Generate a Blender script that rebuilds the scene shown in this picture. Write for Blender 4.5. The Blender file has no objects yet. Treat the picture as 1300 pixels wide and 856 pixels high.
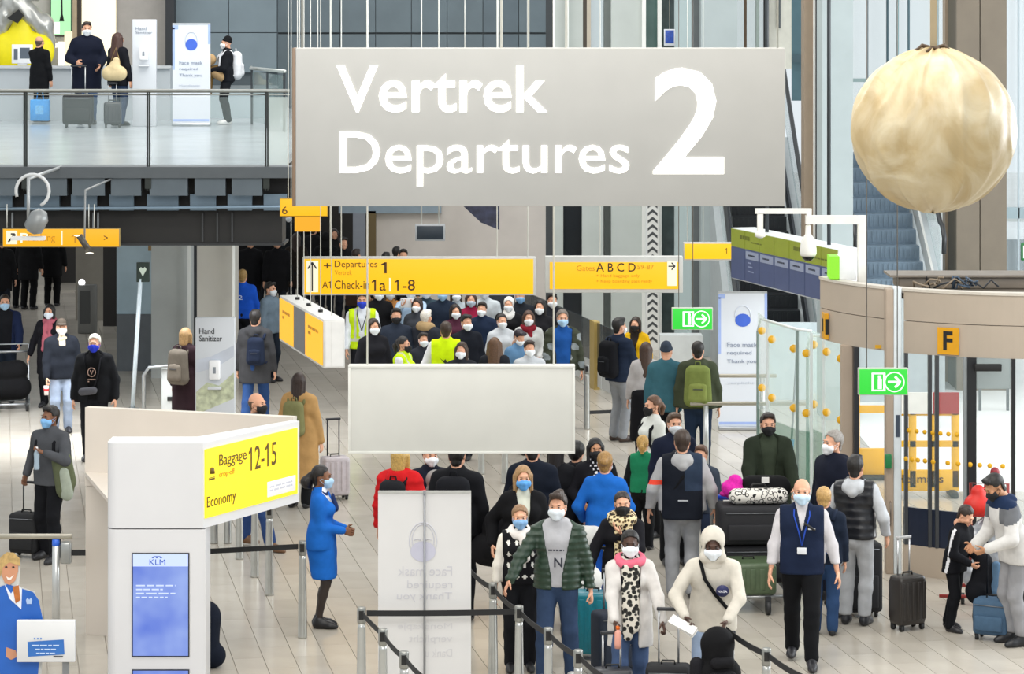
import bpy, bmesh, math, random
import numpy as np
from mathutils import Matrix, Vector, Quaternion
random.seed(7); np.random.seed(7)
SC = bpy.context.scene
COL = SC.collection
PI = math.pi
# ------------------------------------------------------------------ camera, light, exposure
FOC = 3600.0          # focal length in pixels of the 1300 px frame
HY = 10.0             # horizon row
CZ = 6.4              # camera height above the hall floor
cam_d = bpy.data.cameras.new('camera'); cam = bpy.data.objects.new('camera', cam_d); COL.objects.link(cam)
cam_d.sensor_width = 36.0; cam_d.lens = FOC / 1300.0 * 36.0
cam_d.shift_y = -(428.0 - HY) / 1300.0
cam_d.clip_start = 0.5; cam_d.clip_end = 500
cam.location = (0, 0, CZ); cam.rotation_euler = (PI / 2, 0, 0)
SC.camera = cam
SC.view_settings.view_transform = 'Standard'; SC.view_settings.look = 'None'
SC.view_settings.gamma = 1.0; SC.view_settings.use_curve_mapping = False
SC.view_settings.exposure = 0.22
W = bpy.data.worlds.new('daylight'); SC.world = W; W.use_nodes = True
nt = W.node_tree; bgn = nt.nodes['Background']
tc = nt.nodes.new('ShaderNodeTexCoord'); gr = nt.nodes.new('ShaderNodeSeparateXYZ')
rmp = nt.nodes.new('ShaderNodeValToRGB')
rmp.color_ramp.elements[0].position = 0.0; rmp.color_ramp.elements[0].color = (0.86, 0.93, 0.97, 1)
rmp.color_ramp.elements[1].position = 0.9; rmp.color_ramp.elements[1].color = (0.96, 0.98, 1.0, 1)
nt.links.new(tc.outputs['Generated'], gr.inputs[0]); nt.links.new(gr.outputs['Z'], rmp.inputs[0])
nt.links.new(rmp.outputs[0], bgn.inputs['Color']); bgn.inputs['Strength'].default_value = 0.80
def area(name, loc, rot, sx, sy, power, col):
    l = bpy.data.lights.new(name, 'AREA'); l.shape = 'RECTANGLE'; l.size = sx; l.size_y = sy; l.energy = power; l.color = col
    o = bpy.data.objects.new(name, l); COL.objects.link(o); o.location = loc; o.rotation_euler = rot
    return o
area('overhead_fill', (-1, 22, 13), (math.radians(-12), 0, 0), 14, 8, 1500, (1.0, 0.95, 0.86))  # unseen overhead area light, added for warm contrast
area('overhead_fill', (-2, 44, 13), (0, 0, 0), 16, 10, 1500, (1.0, 0.97, 0.92))  # second added overhead light, further back, without a fixture
area('overhead_fill', (-1, 8, 12), (math.radians(52), 0, 0), 14, 6, 1250, (1.0, 0.97, 0.93))  # added front fill, tilted to brighten the surfaces facing the camera
area('overhead_fill', (-7, 41.5, 3.55), (math.radians(6), 0, 0), 7, 3, 370, (0.95, 0.97, 1.0)).data.spread = math.radians(125)  # added fill hidden by the girder, whitens the floor under the gallery
area('window_light', (16, 34, 6), (0, math.radians(78), 0), 8, 20, 2600, (0.93, 0.97, 1.0))

# ------------------------------------------------------------------ pixel <-> place
def P(px, py, D): return Vector(((px - 650.0) * D / FOC, D, CZ - (py - HY) * D / FOC))
def GD(py, z=0.0): return FOC * (CZ - z) / (py - HY)
def G(px, py, z=0.0):
    D = GD(py, z); return Vector(((px - 650.0) * D / FOC, D, z))

# ------------------------------------------------------------------ materials
def lin(h):
    h = h.lstrip('#'); c = [int(h[i:i + 2], 16) / 255.0 for i in (0, 2, 4)]
    return tuple(((x / 12.92) if x <= 0.04045 else ((x + 0.055) / 1.055) ** 2.4) for x in c)
_m = {}
def M(h, rough=0.6, metal=0.0, var=0.05, scale=6.0, bump=0.0, emit=0.0, alpha=None, spec=None, name='paint'):
    """procedural material: noise-varied colour, optional bump, emission or clear glass"""
    key = (h, rough, metal, var, scale, bump, emit, alpha, spec, name)
    if key in _m: return _m[key]
    m = bpy.data.materials.new(name); m.use_nodes = True; n = m.node_tree.nodes; L = m.node_tree.links
    b = n['Principled BSDF']; c = lin(h)
    b.inputs['Roughness'].default_value = rough; b.inputs['Metallic'].default_value = metal
    if spec is not None: b.inputs['Specular IOR Level'].default_value = spec
    if emit > 0:
        b.inputs['Base Color'].default_value = (*[x * .25 for x in c], 1)
        b.inputs['Emission Color'].default_value = (*c, 1); b.inputs['Emission Strength'].default_value = emit
    if var > 0:
        t = n.new('ShaderNodeTexCoord'); z = n.new('ShaderNodeTexNoise'); z.inputs['Scale'].default_value = scale; z.inputs['Detail'].default_value = 3
        L.new(t.outputs['Object'], z.inputs['Vector'])
        r = n.new('ShaderNodeValToRGB'); r.color_ramp.elements[0].position = 0.3; r.color_ramp.elements[1].position = 0.7
        r.color_ramp.elements[0].color = (*[x * (1 - var) for x in c], 1); r.color_ramp.elements[1].color = (*[min(1, x * (1 + var)) for x in c], 1)
        L.new(z.outputs['Fac'], r.inputs[0]); L.new(r.outputs[0], b.inputs['Base Color'])
        if bump > 0:
            bp = n.new('ShaderNodeBump'); bp.inputs['Strength'].default_value = bump; bp.inputs['Distance'].default_value = 0.008
            L.new(z.outputs['Fac'], bp.inputs['Height']); L.new(bp.outputs[0], b.inputs['Normal'])
    elif emit <= 0:
        b.inputs['Base Color'].default_value = (*c, 1)
    if alpha is not None: b.inputs['Alpha'].default_value = alpha
    _m[key] = m; return m
def cloth(h, bump=0.25): return M(h, 0.85, 0, 0.09, 11, bump * 2.0, spec=0.15, name='cloth')
def metal(h, r=0.35): return M(h, r, 0.85, 0.06, 9, name='metal')
def plastic(h, r=0.4): return M(h, r, 0, 0.05, 9, name='plastic')
def glass(h='#d8efec', alpha=0.22, r=0.04): return M(h, r, 0, 0, alpha=alpha, name='glass')
def lit(h, e=1.0): return M(h, 0.5, 0, 0, emit=e * 1.2, name='backlit')

# ------------------------------------------------------------------ object helpers
def tag(o, label=None, cat=None, group=None, kind=None):
    if label: o['label'] = label
    if cat: o['category'] = cat
    if group: o['group'] = group
    if kind: o['kind'] = kind
    return o
def thing(name, label, cat, loc=(0, 0, 0), rz=0.0, group=None, kind=None):
    o = bpy.data.objects.new(name, None); COL.objects.link(o); o.location = loc; o.rotation_euler = (0, 0, math.radians(rz))
    o.empty_display_size = 0.1
    return tag(o, label, cat, group, kind)
def link(name, me, parent=None, mats=()):
    for m in mats: me.materials.append(m)
    o = bpy.data.objects.new(name, me); COL.objects.link(o)
    if parent is not None: o.parent = parent
    return o
def raw_mesh(name, V, F, smooth=True, mi=None):
    """V (n,3) array, F (m,k) array of equal-size faces or list of arrays"""
    me = bpy.data.meshes.new(name)
    Fs = F if isinstance(F, list) else [F]
    Fs = [np.asarray(f, dtype=np.int32) for f in Fs if len(f)]
    loops = np.concatenate([f.ravel() for f in Fs]); cnt = np.concatenate([np.full(len(f), f.shape[1], np.int32) for f in Fs])
    st = np.concatenate([[0], np.cumsum(cnt)[:-1]]).astype(np.int32)
    me.vertices.add(len(V)); me.vertices.foreach_set('co', np.asarray(V, np.float32).ravel())
    me.loops.add(len(loops)); me.loops.foreach_set('vertex_index', loops)
    me.polygons.add(len(cnt)); me.polygons.foreach_set('loop_start', st)
    if mi is not None: me.polygons.foreach_set('material_index', np.asarray(mi, np.int32))
    me.polygons.foreach_set('use_smooth', np.full(len(cnt), smooth))
    me.update(calc_edges=True); me.validate()
    return me
class MB:
    """collects boxes, tubes, prisms with a material slot each, builds one mesh"""
    def __init__(s): s.v = []; s.f = []; s.m = []; s.s = []
    def add(s, vs, fs, m=0, sm=False):
        o = len(s.v); s.v += [tuple(v) for v in vs]; s.f += [tuple(i + o for i in f) for f in fs]; s.m += [m] * len(fs); s.s += [sm] * len(fs); return s
    def box(s, x0, x1, y0, y1, z0, z1, m=0, bev=0.0, T=None):
        if bev > 0:
            bm = bmesh.new(); bmesh.ops.create_cube(bm, size=1.0)
            for v in bm.verts: v.co = Vector(((x0 + x1) / 2 + v.co.x * (x1 - x0), (y0 + y1) / 2 + v.co.y * (y1 - y0), (z0 + z1) / 2 + v.co.z * (z1 - z0)))
            bmesh.ops.bevel(bm, geom=list(bm.edges), offset=bev, segments=3 if bev > 0.03 else 2, affect='EDGES', profile=0.5)
            bm.verts.index_update()
            vs = [v.co.copy() for v in bm.verts]; fs = [[v.index for v in f.verts] for f in bm.faces]; bm.free()
        else:
            vs = [Vector(c) for c in ((x0, y0, z0), (x1, y0, z0), (x1, y1, z0), (x0, y1, z0), (x0, y0, z1), (x1, y0, z1), (x1, y1, z1), (x0, y1, z1))]
            fs = [(0, 3, 2, 1), (4, 5, 6, 7), (0, 1, 5, 4), (1, 2, 6, 5), (2, 3, 7, 6), (3, 0, 4, 7)]
        if T is not None: vs = [T @ v for v in vs]
        return s.add(vs, fs, m, bev > 0)
    def tube(s, pts, r, n=8, m=0, cap=True):
        pts = [Vector(p) for p in pts]; rs = r if isinstance(r, (list, tuple)) else [r] * len(pts)
        vs = []; fs = []; up = None
        for i, p in enumerate(pts):
            d = (pts[min(i + 1, len(pts) - 1)] - pts[max(i - 1, 0)]).normalized()
            if up is None: up = d.orthogonal().normalized()
            up = (up - d * up.dot(d)).normalized(); w = d.cross(up)
            for k in range(n):
                a = 2 * PI * k / n; vs.append(p + (up * math.cos(a) + w * math.sin(a)) * rs[i])
        for i in range(len(pts) - 1):
            for k in range(n):
                a = i * n + k; b = i * n + (k + 1) % n; fs.append((a, b, b + n, a + n))
        if cap: fs += [tuple(reversed(range(n))), tuple(range((len(pts) - 1) * n, len(pts) * n))]
        return s.add(vs, fs, m, True)
    def lathe(s, prof, c=(0, 0, 0), n=20, m=0):
        c = Vector(c); vs = []; fs = []
        for r, z in prof:
            for k in range(n):
                a = 2 * PI * k / n; vs.append(c + Vector((r * math.cos(a), r * math.sin(a), z)))
        for i in range(len(prof) - 1):
            for k in range(n):
                a = i * n + k; b = i * n + (k + 1) % n; fs.append((a, b, b + n, a + n))
        fs += [tuple(reversed(range(n))), tuple(range((len(prof) - 1) * n, len(prof) * n))]
        return s.add(vs, fs, m, True)
    def prism(s, out, axis, a, b, m=0, sm=False):
        """outline of 2-D points extruded between a and b along axis 0/1/2 (ccw seen from +axis)"""
        def mk(u, v, w):
            c = [0, 0, 0]; c[axis] = w; o = [(1, 2), (2, 0), (0, 1)][axis]; c[o[0]] = u; c[o[1]] = v; return c
        n = len(out); vs = [mk(u, v, a) for u, v in out] + [mk(u, v, b) for u, v in out]
        fs = [tuple(reversed(range(n))), tuple(range(n, 2 * n))] + [(i, (i + 1) % n, (i + 1) % n + n, i + n) for i in range(n)]
        return s.add(vs, fs, m, sm)
    def poly(s, pts, m=0): return s.add(pts, [tuple(range(len(pts)))], m)
    def build(s, name, mats, parent=None, loc=None):
        me = bpy.data.meshes.new(name); me.from_pydata(s.v, [], s.f); me.polygons.foreach_set('material_index', s.m); me.polygons.foreach_set('use_smooth', s.s)
        o = link(name, me, parent, mats if isinstance(mats, (list, tuple)) else [mats])
        if loc is not None: o.location = loc
        return o
def arc(n, a0, a1): return [(math.cos(math.radians(a0 + (a1 - a0) * i / n)), math.sin(math.radians(a0 + (a1 - a0) * i / n))) for i in range(n + 1)]
_txt = {}
def _curve_text(txt, bold):
    cu = bpy.data.curves.new('lettering', 'FONT'); cu.body = txt; cu.offset = bold; cu.extrude = .004; cu.resolution_u = 3
    o = bpy.data.objects.new('lettering', cu); COL.objects.link(o)
    dg = bpy.context.evaluated_depsgraph_get(); me = o.evaluated_get(dg).to_mesh()
    V = np.array([v.co[:] for v in me.vertices]).reshape(-1, 3); F = [list(p.vertices) for p in me.polygons]
    o.evaluated_get(dg).to_mesh_clear(); bpy.data.objects.remove(o); bpy.data.curves.remove(cu)
    return V, F
def text_mesh(txt, bold=0.0):
    k = (txt, bold)
    if k not in _txt:
        V, F = _curve_text(txt, bold)
        for i, ch in enumerate(txt):            # the built-in face draws 1 as a bare bar: add its flag
            if ch != '1': continue
            B, _f = _curve_text('1', bold); x1 = _curve_text(txt[:i + 1], bold)[0][:, 0].max(); w = np.ptp(B[:, 0]); x0 = x1 - w; t = B[:, 1].max()
            q = [(x0 - .15, t - .20), (x0 - .15, t - .20 + w * .8), (x0 + w * .3, t), (x0 + w * .3, t - w * 1.15)]
            n = len(V); V = np.concatenate([V, A3([(x, y, z) for z in (-.004, .004) for x, y in q])])
            F = F + [[n + 4 + j for j in (0, 3, 2, 1)], [n + j for j in (0, 1, 2, 3)]] + [[n + j, n + (j + 1) % 4, n + 4 + (j + 1) % 4, n + 4 + j] for j in range(4)]
        _txt[k] = (V, F)
    return _txt[k]
def A3(x): return np.array(x, float)
def lettering(parent, txt, x0, z0, x1, z1, y, mat, bold=0.0, depth=0.004, name='lettering', mirror=False, split=None):
    """raised letters fitted into the local box x0..x1, z0..z1 on the plane y, read from -y; big ones letter by letter"""
    V, F = text_mesh(txt, bold)
    mn = V.min(0); mx = V.max(0); Q = np.zeros_like(V)
    u = (V[:, 0] - mn[0]) / max(1e-6, mx[0] - mn[0])
    if mirror: u = 1 - u
    Q[:, 0] = x0 + u * (x1 - x0); Q[:, 2] = z0 + (V[:, 1] - mn[1]) / max(1e-6, mx[1] - mn[1]) * (z1 - z0)
    Q[:, 1] = y - (V[:, 2] - mn[2]) / max(1e-6, mx[2] - mn[2]) * depth
    if mirror: F = [f[::-1] for f in F]
    if split is None: split = (z1 - z0) > .06
    if not split or len(txt.replace(' ', '')) < 2:
        me = bpy.data.meshes.new(name); me.from_pydata(Q.tolist(), [], F); return link(name, me, parent, [mat])
    # connected pieces, joined where they overlap in x (the dot of an i)
    par = list(range(len(V)))
    def fd(i):
        while par[i] != i: par[i] = par[par[i]]; i = par[i]
        return i
    for f in F:
        for j in f[1:]: par[fd(j)] = fd(f[0])
    rt = np.array([fd(i) for i in range(len(V))]); grp = []
    for g in sorted(set(rt.tolist()), key=lambda g: Q[rt == g, 0].min()):
        lo, hi = Q[rt == g, 0].min(), Q[rt == g, 0].max()
        if grp and lo < grp[-1][2] - .45 * min(hi - lo, grp[-1][2] - grp[-1][1]): grp[-1][0].add(g); grp[-1][2] = max(hi, grp[-1][2])
        else: grp.append([{g}, lo, hi])
    for gs, lo, hi in grp:
        ids = [i for i in range(len(V)) if rt[i] in gs]; mp = {v: i for i, v in enumerate(ids)}
        me = bpy.data.meshes.new('letter'); me.from_pydata(Q[ids].tolist(), [], [[mp[i] for i in f] for f in F if rt[f[0]] in gs]); o = link('letter', me, parent, [mat])
    return o

def scribble(parent, x0, z0, x1, z1, y, mat, rows=1, name='print_lines'):
    """rows of small unreadable marks, as print too small to read"""
    b = MB(); rh = (z1 - z0) / rows
    for r in range(rows):
        x = x0; zt = z1 - r * rh
        while x < x1 - .004:
            w = min((x1 - x0) * random.uniform(.10, .28), x1 - x); b.box(x, x + w, y - .002, y, zt - rh * .62, zt - rh * .12); x += w + (x1 - x0) * .05
            if r == rows - 1 and rows > 1 and random.random() < .3: break
    return b.build(name, mat, parent)
# ------------------------------------------------------------------ implicit surfaces -> quad meshes (surface nets)
def surfnets(F, org, h):
    S = F < 0
    c = np.zeros(tuple(n - 1 for n in F.shape), np.int8)
    OFF = [(a, b, d) for a in (0, 1) for b in (0, 1) for d in (0, 1)]
    for a, b, d in OFF: c += S[a:a + c.shape[0], b:b + c.shape[1], d:d + c.shape[2]]
    act = (c > 0) & (c < 8); I = np.argwhere(act); n = len(I)
    if n == 0: return np.zeros((0, 3)), np.zeros((0, 4), int)
    idx = np.full(c.shape, -1, np.int32); idx[act] = np.arange(n)
    vals = [F[I[:, 0] + a, I[:, 1] + b, I[:, 2] + d] for a, b, d in OFF]
    pos = np.zeros((n, 3)); cnt = np.zeros(n)
    for i in range(8):
        for j in range(i + 1, 8):
            if sum(abs(OFF[i][k] - OFF[j][k]) for k in range(3)) != 1: continue
            m = (vals[i] < 0) != (vals[j] < 0)
            if not m.any(): continue
            t = vals[i][m] / (vals[i][m] - vals[j][m])
            pos[m] += np.array(OFF[i]) + t[:, None] * (np.array(OFF[j]) - np.array(OFF[i])); cnt[m] += 1
    V = (I + pos / cnt[:, None]) * h + org
    Q = []
    for ax in range(3):
        sl0 = [slice(None)] * 3; sl1 = [slice(None)] * 3; sl0[ax] = slice(None, -1); sl1[ax] = slice(1, None)
        A = S[tuple(sl0)]; B = S[tuple(sl1)]; u, v = [k for k in range(3) if k != ax]
        if ax == 1: u, v = v, u
        E = np.argwhere(A != B); E = E[(E[:, u] > 0) & (E[:, v] > 0)]
        E = E[(E[:, u] < F.shape[u] - 1) & (E[:, v] < F.shape[v] - 1)]
        if len(E) == 0: continue
        def cell(du, dv):
            K = E.copy(); K[:, u] -= du; K[:, v] -= dv; return idx[K[:, 0], K[:, 1], K[:, 2]]
        q = np.stack([cell(1, 1), cell(0, 1), cell(0, 0), cell(1, 0)], 1)
        fl = ~A[E[:, 0], E[:, 1], E[:, 2]]
        q[fl] = q[fl][:, ::-1]
        Q.append(q)
    return V, np.concatenate(Q)
def field(prims, h, k=0.03, post=None, pad=None, clip_lo=None):
    """prims: (a, b, ra, rb, axis or None, flat). post(F, X, Y, Z) may carve the field"""
    lo = np.min([np.minimum(p[0], p[1]) - max(p[2], p[3]) for p in prims], 0) - 2.5 * h - 0.01
    hi = np.max([np.maximum(p[0], p[1]) + max(p[2], p[3]) for p in prims], 0) + 2.5 * h + 0.01
    if clip_lo is not None: lo = np.maximum(lo, clip_lo)
    n = np.ceil((hi - lo) / h).astype(int) + 1
    ax = [lo[i] + h * np.arange(n[i]) for i in range(3)]
    F = np.full(tuple(n), 0.5, np.float32)
    for a, b, ra, rb, axis, fl in prims:
        a = np.asarray(a, float); b = np.asarray(b, float); R = max(ra, rb) + 2 * h + k
        l = np.maximum(np.floor((np.minimum(a, b) - R - lo) / h).astype(int), 0); u = np.minimum(np.ceil((np.maximum(a, b) + R - lo) / h).astype(int) + 1, n)
        if (u <= l).any(): continue
        X = ax[0][l[0]:u[0], None, None] - a[0]; Y = ax[1][None, l[1]:u[1], None] - a[1]; Z = ax[2][None, None, l[2]:u[2]] - a[2]
        d = b - a; L2 = float(d @ d)
        if L2 > 1e-9: t = np.clip((X * d[0] + Y * d[1] + Z * d[2]) / L2, 0, 1)
        else: t = np.zeros((1, 1, 1))
        X = X - t * d[0]; Y = Y - t * d[1]; Z = Z - t * d[2]
        q = X * X + Y * Y + Z * Z
        if axis is not None: q = q + (X * axis[0] + Y * axis[1] + Z * axis[2]) ** 2 * (1 / fl ** 2 - 1)
        D = np.sqrt(q) - (ra + (rb - ra) * t)
        S = F[l[0]:u[0], l[1]:u[1], l[2]:u[2]]
        e = np.maximum(k - np.abs(S - D), 0) / k
        S[...] = np.minimum(S, D) - e * e * k * 0.25
    if post is not None: F = post(F, ax[0][:, None, None], ax[1][None, :, None], ax[2][None, None, :])
    return F, lo
def blob(prims, h, k=0.03, post=None, clip_lo=None):
    F, lo = field(prims, h, k, post, clip_lo=clip_lo)
    # close the volume at the border of the grid
    F[0] = F[-1] = 0.5; F[:, 0] = F[:, -1] = 0.5; F[:, :, 0] = F[:, :, -1] = 0.5
    return surfnets(F, lo, h)
A_ = np.array
def pr(a, b, ra, rb=None, axis=None, fl=1.0): return (A_(a, float), A_(b, float), ra, ra if rb is None else rb, axis, fl)
YA = A_((0, 1.0, 0)); XA = A_((1.0, 0, 0)); ZA = A_((0, 0, 1.0))

# ------------------------------------------------------------------ head, hair, mask and hand templates (head faces -y, origin mid head)
def head_prims(t=0.0):
    return [pr((0, .018, .030), (0, .022, .034), .088 + t, axis=XA, fl=.86), pr((0, -.030, -.005), (0, -.045, -.070), .058 + t, .040 + t, XA, .95),
            pr((-.03, .0, -.05), (.03, .0, -.05), .045 + t), pr((0, .02, -.05), (0, .035, -.14), .052, .056)]
_tp = {}
def tmpl(kind, fine):
    key = (kind, fine)
    if key in _tp: return _tp[key]
    h = {'head': (.0094, .0155), 'mask': (.0085, .014), 'mask_plain': (.0085, .014)}.get(kind, (.0105, .0155))[0 if fine else 1]
    if kind == 'head':
        p = head_prims() + [pr((0, -.086, .002), (0, -.107, -.028), .009, .014), pr((-.02, -.080, .030), (.02, -.080, .030), .014),
             pr((0, -.085, -.060), (0, -.084, -.060), .016, axis=ZA, fl=.7), pr((0, -.078, -.088), (0, -.078, -.088), .018)]
        for s in (-1, 1):
            p += [pr((s * .076, .014, .010), (s * .079, .020, -.024), .016, .011, XA, .5), pr((s * .038, -.062, -.018), (s * .040, -.05, -.03), .026, .02)]
        def post(F, X, Y, Z):
            for s in (-1, 1):
                e = np.sqrt((X - s * .031) ** 2 + (Y + .094) ** 2 + ((Z - .010) * 1.3) ** 2) - .016
                F = np.maximum(F, -e)
            return F
        V, Q = blob(p, h, .016, post)
        mi = np.zeros(len(Q), int); parts = [(V, Q, mi)]
        if fine:
            def ell(c, r, mm, n=8, m=5):
                vs = []; fs = []
                for i in range(m + 1):
                    a = PI * i / m
                    for k in range(n):
                        b = 2 * PI * k / n; vs.append((c[0] + r[0] * math.sin(a) * math.cos(b), c[1] + r[1] * math.sin(a) * math.sin(b), c[2] + r[2] * math.cos(a)))
                for i in range(m):
                    for k in range(n): fs.append((i * n + k, (i + 1) * n + k, (i + 1) * n + (k + 1) % n, i * n + (k + 1) % n))
                return A_(vs), A_(fs), np.full(len(fs), mm)
            for s in (-1, 1):
                parts.append(ell((s * .031, -.078, .009), (.012, .010, .0060), 1)); parts.append(ell((s * .031, -.0865, .009), (.0068, .0045, .0062), 2))
                parts.append(ell((s * .032, -.0885, .029), (.019, .006, .0042), 3))
            parts.append(ell((0, -.0965, -.060), (.021, .008, .0065), 4))
        V, Q, mi = join(parts)
        r = (V, Q, mi)
    elif kind.startswith('hand'):
        # wrist at origin, fingers towards -z, palm faces -x side, thumb towards -y
        curl = {'hand_relax': .45, 'hand_grip': 1.25, 'hand_flat': .12}[kind]
        p = [pr((0, -.012, -.03), (0, -.016, -.085), .030, .034, XA, .45), pr((0, .012, -.03), (0, .020, -.082), .028, .028, XA, .45), pr((0, 0, .02), (0, 0, -.03), .026, .026, XA, .75)]
        for i, (y, L) in enumerate(((-.034, .070), (-.011, .079), (.012, .073), (.034, .056))):
            q = A_((0, y, -.088)); a = .12
            for sgm in (.45, .30, .25):
                d = A_((-math.sin(a), y * .25, -math.cos(a))); d /= np.linalg.norm(d); q2 = q + d * L * sgm
                p.append(pr(q, q2, .0095, .0085)); q = q2; a += curl
        q = A_((0, -.028, -.030))
        for d, L, r in (((-.35, -.75, -.55), .045, .013), ((-.5, -.35, -.8), .032, .0105), ((-.55, -.1, -.85), .024, .009)):
            d = A_(d); d /= np.linalg.norm(d); q2 = q + d * L; p.append(pr(q, q2, r, r * .9)); q = q2
        V, Q = blob(p, .0085 if fine else .015, .005)
        r = (V, Q, np.zeros(len(Q), int))
    elif kind.startswith('mask'):
        def post(F, X, Y, Z):
            F = np.maximum(F, Y + .030 - np.maximum(0, (-Z - .06)) * .3); F = np.maximum(F, Z + .000 + np.abs(X) * .22); F = np.maximum(F, -.118 - Z)
            return F + .0012 * np.sin(Z * 300)
        p = [pr((0, -.030, -.005), (0, -.045, -.070), .067, .052, XA, .98), pr((0, -.088, -.012), (0, -.103, -.034), .017, .022), pr((0, -.090, -.045), (0, -.080, -.086), .030, .027), pr((-.040, -.05, -.045), (.040, -.05, -.045), .040), pr((-.03, -.076, -.03), (.03, -.076, -.03), .025)]
        V, Q = blob(p, h, .02, post); parts = [(V, Q, np.zeros(len(Q), int))]
        for s in (() if kind == 'mask_plain' else (-1, 1)):
            b = MB()
            for z0, z1 in ((-.022, .006), (-.075, -.018)): b.tube([(s * .062, -.038, z0), (s * .077, -.01, (z0 + z1) / 2), (s * .082, .016, z1)], .0022, 4)
            q4 = A_([f for f in b.f if len(f) == 4]); parts.append((A_(b.v), q4, np.zeros(len(q4), int)))
        r = join(parts)
    else:
        p = []; cutx = 'plane'; g = .012
        base = [pr((0, .022, .034), (0, .026, .040), .088 + g, axis=XA, fl=.88), pr((0, .035, -.02), (0, .05, -.05), .078, .055, XA, .98)]
        hl = dict(yf=-.072, zf=.078, yb=.035, zb=-.075)
        if kind == 'short': p = base + [pr((-.03, -.045, .105), (.04, -.05, .105), .030)]
        elif kind == 'crop': p = base
        elif kind == 'buzz': p = [pr((0, .022, .032), (0, .026, .036), .094, axis=XA, fl=.87), pr((0, .035, -.02), (0, .045, -.05), .070, .05, XA, .98)]
        elif kind == 'quiff': p = base + [pr((-.045, -.055, .110), (.035, -.075, .112), .026), pr((.0, -.03, .125), (.02, .03, .13), .035)]
        elif kind == 'balding':
            p = [pr((0, .022, .030), (0, .026, .034), .094, axis=XA, fl=.88), pr((0, .035, -.02), (0, .045, -.05), .073, .05, XA, .98)]; cutx = 'bald'
        elif kind == 'afro': p = [pr((0, .030, .055), (0, .030, .055), .115), pr((0, .06, .0), (0, .06, .0), .085)]
        elif kind == 'long': p = base + [pr((0, .07, .02), (0, .095, -.26), .075, .06, YA, .6), pr((-.078, .01, .03), (-.088, -.01, -.24), .030, .020), pr((.078, .01, .03), (.088, -.01, -.24), .030, .020)]
        elif kind == 'longback': p = base + [pr((0, .07, .02), (0, .105, -.36), .085, .065, YA, .6), pr((-.07, .04, .03), (-.06, .08, -.30), .035, .03), pr((.07, .04, .03), (.06, .08, -.30), .035, .03)]
        elif kind == 'wavy': p = base + [pr((0, .07, .02), (0, .105, -.30), .095, .10, YA, .7), pr((-.08, .02, .03), (-.10, .04, -.26), .04, .045), pr((.08, .02, .03), (.10, .04, -.26), .04, .045)]
        elif kind == 'pony': p = base + [pr((0, .115, .045), (0, .155, -.02), .030, .034), pr((0, .155, -.02), (0, .13, -.20), .034, .014)]
        elif kind == 'bigpony': p = base + [pr((0, .125, .02), (0, .175, -.05), .040, .062), pr((0, .175, -.05), (0, .155, -.16), .062, .03)]
        elif kind == 'bun': p = base + [pr((0, .118, .035), (0, .12, .030), .042)]
        elif kind == 'topbun': p = base + [pr((0, .06, .125), (0, .06, .128), .036)]
        elif kind == 'bob': p = base + [pr((0, .06, .02), (0, .07, -.10), .085, .075, YA, .75), pr((-.075, .01, .03), (-.078, -.005, -.10), .034, .026), pr((.075, .01, .03), (.078, -.005, -.10), .034, .026)]
        elif kind == 'beanie': p = [pr((0, .022, .045), (0, .03, .070), .100, .085, XA, .90)]; hl = dict(yf=-.075, zf=.050, yb=.10, zb=-.005)
        elif kind == 'cap': p = [pr((0, .020, .045), (0, .022, .055), .098, .094, XA, .88), pr((-.03, -.09, .066), (.03, -.09, .066), .05, axis=ZA, fl=.16), pr((-.02, -.12, .062), (.02, -.12, .062), .048, axis=ZA, fl=.16)]; hl = dict(yf=-.17, zf=.046, yb=.10, zb=.025)
        elif kind == 'hood': p = [pr((0, .03, .035), (0, .045, .045), .118, axis=XA, fl=.92), pr((0, .05, -.08), (0, .05, -.17), .105, .12), pr((-.06, -.02, -.10), (.06, -.02, -.10), .06)]; cutx = 'hood'
        elif kind == 'hijab': p = [pr((0, .025, .035), (0, .03, .040), .104, axis=XA, fl=.88), pr((0, .02, -.09), (0, .02, -.17), .085, .13), pr((0, -.03, -.12), (0, -.05, -.2), .06, .08)]; cutx = 'hood'
        def post(F, X, Y, Z):
            if cutx == 'hood':
                r = np.sqrt((X / .072) ** 2 + ((Z + .020) / .100) ** 2) - 1
                return np.maximum(F, -np.maximum(r * .07, Y + .012))
            if cutx == 'bald':
                F = np.maximum(F, Z - .035 + 0 * X); F = np.maximum(F, -(Y - .0 + 0.0 * Z))
                return np.maximum(F, -.085 - Z)
            # hairline plane from forehead to the front of the ear, then down behind the ear
            yf, zf, yb, zb = hl['yf'], hl['zf'], hl['yb'], hl['zb']
            d = A_((yb - yf, zb - zf)); d = d / np.hypot(*d); n = A_((-d[1], d[0]))
            if n[1] < 0: n = -n
            pl = -((Y - yf) * n[0] + (Z - zf) * n[1])
            ear = np.maximum(np.maximum(-.03 - Y, Y - .05), np.maximum(Z - .02, -.2 - Z)) if kind in ('short', 'crop', 'buzz', 'quiff', 'pony', 'bun', 'topbun', 'bigpony') else None
            if kind in ('long', 'wavy', 'bob', 'longback'):
                # face opening
                r = np.sqrt((X / .064) ** 2 + ((Z + .020) / .098) ** 2) - 1
                F = np.maximum(F, -np.maximum(r * .06, Y + .0))
                return F + .004 * np.sin(X * 190 + Z * 12) * (Z < .03)
            if kind in ('cap', 'beanie'): F = np.maximum(F, pl)
            else:
                ya = -.026 + np.clip((.03 - Z) * 1.0, 0, .075) - .5 * np.clip(Z - .06, 0, .05)
                F = np.maximum(F, -np.maximum((Y - ya) * .8, Z - .086 + .9 * np.abs(X) ** 1.3))
                F = np.maximum(F, -.12 - Z + 0 * X)
            if ear is not None: F = np.maximum(F, -ear)
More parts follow.
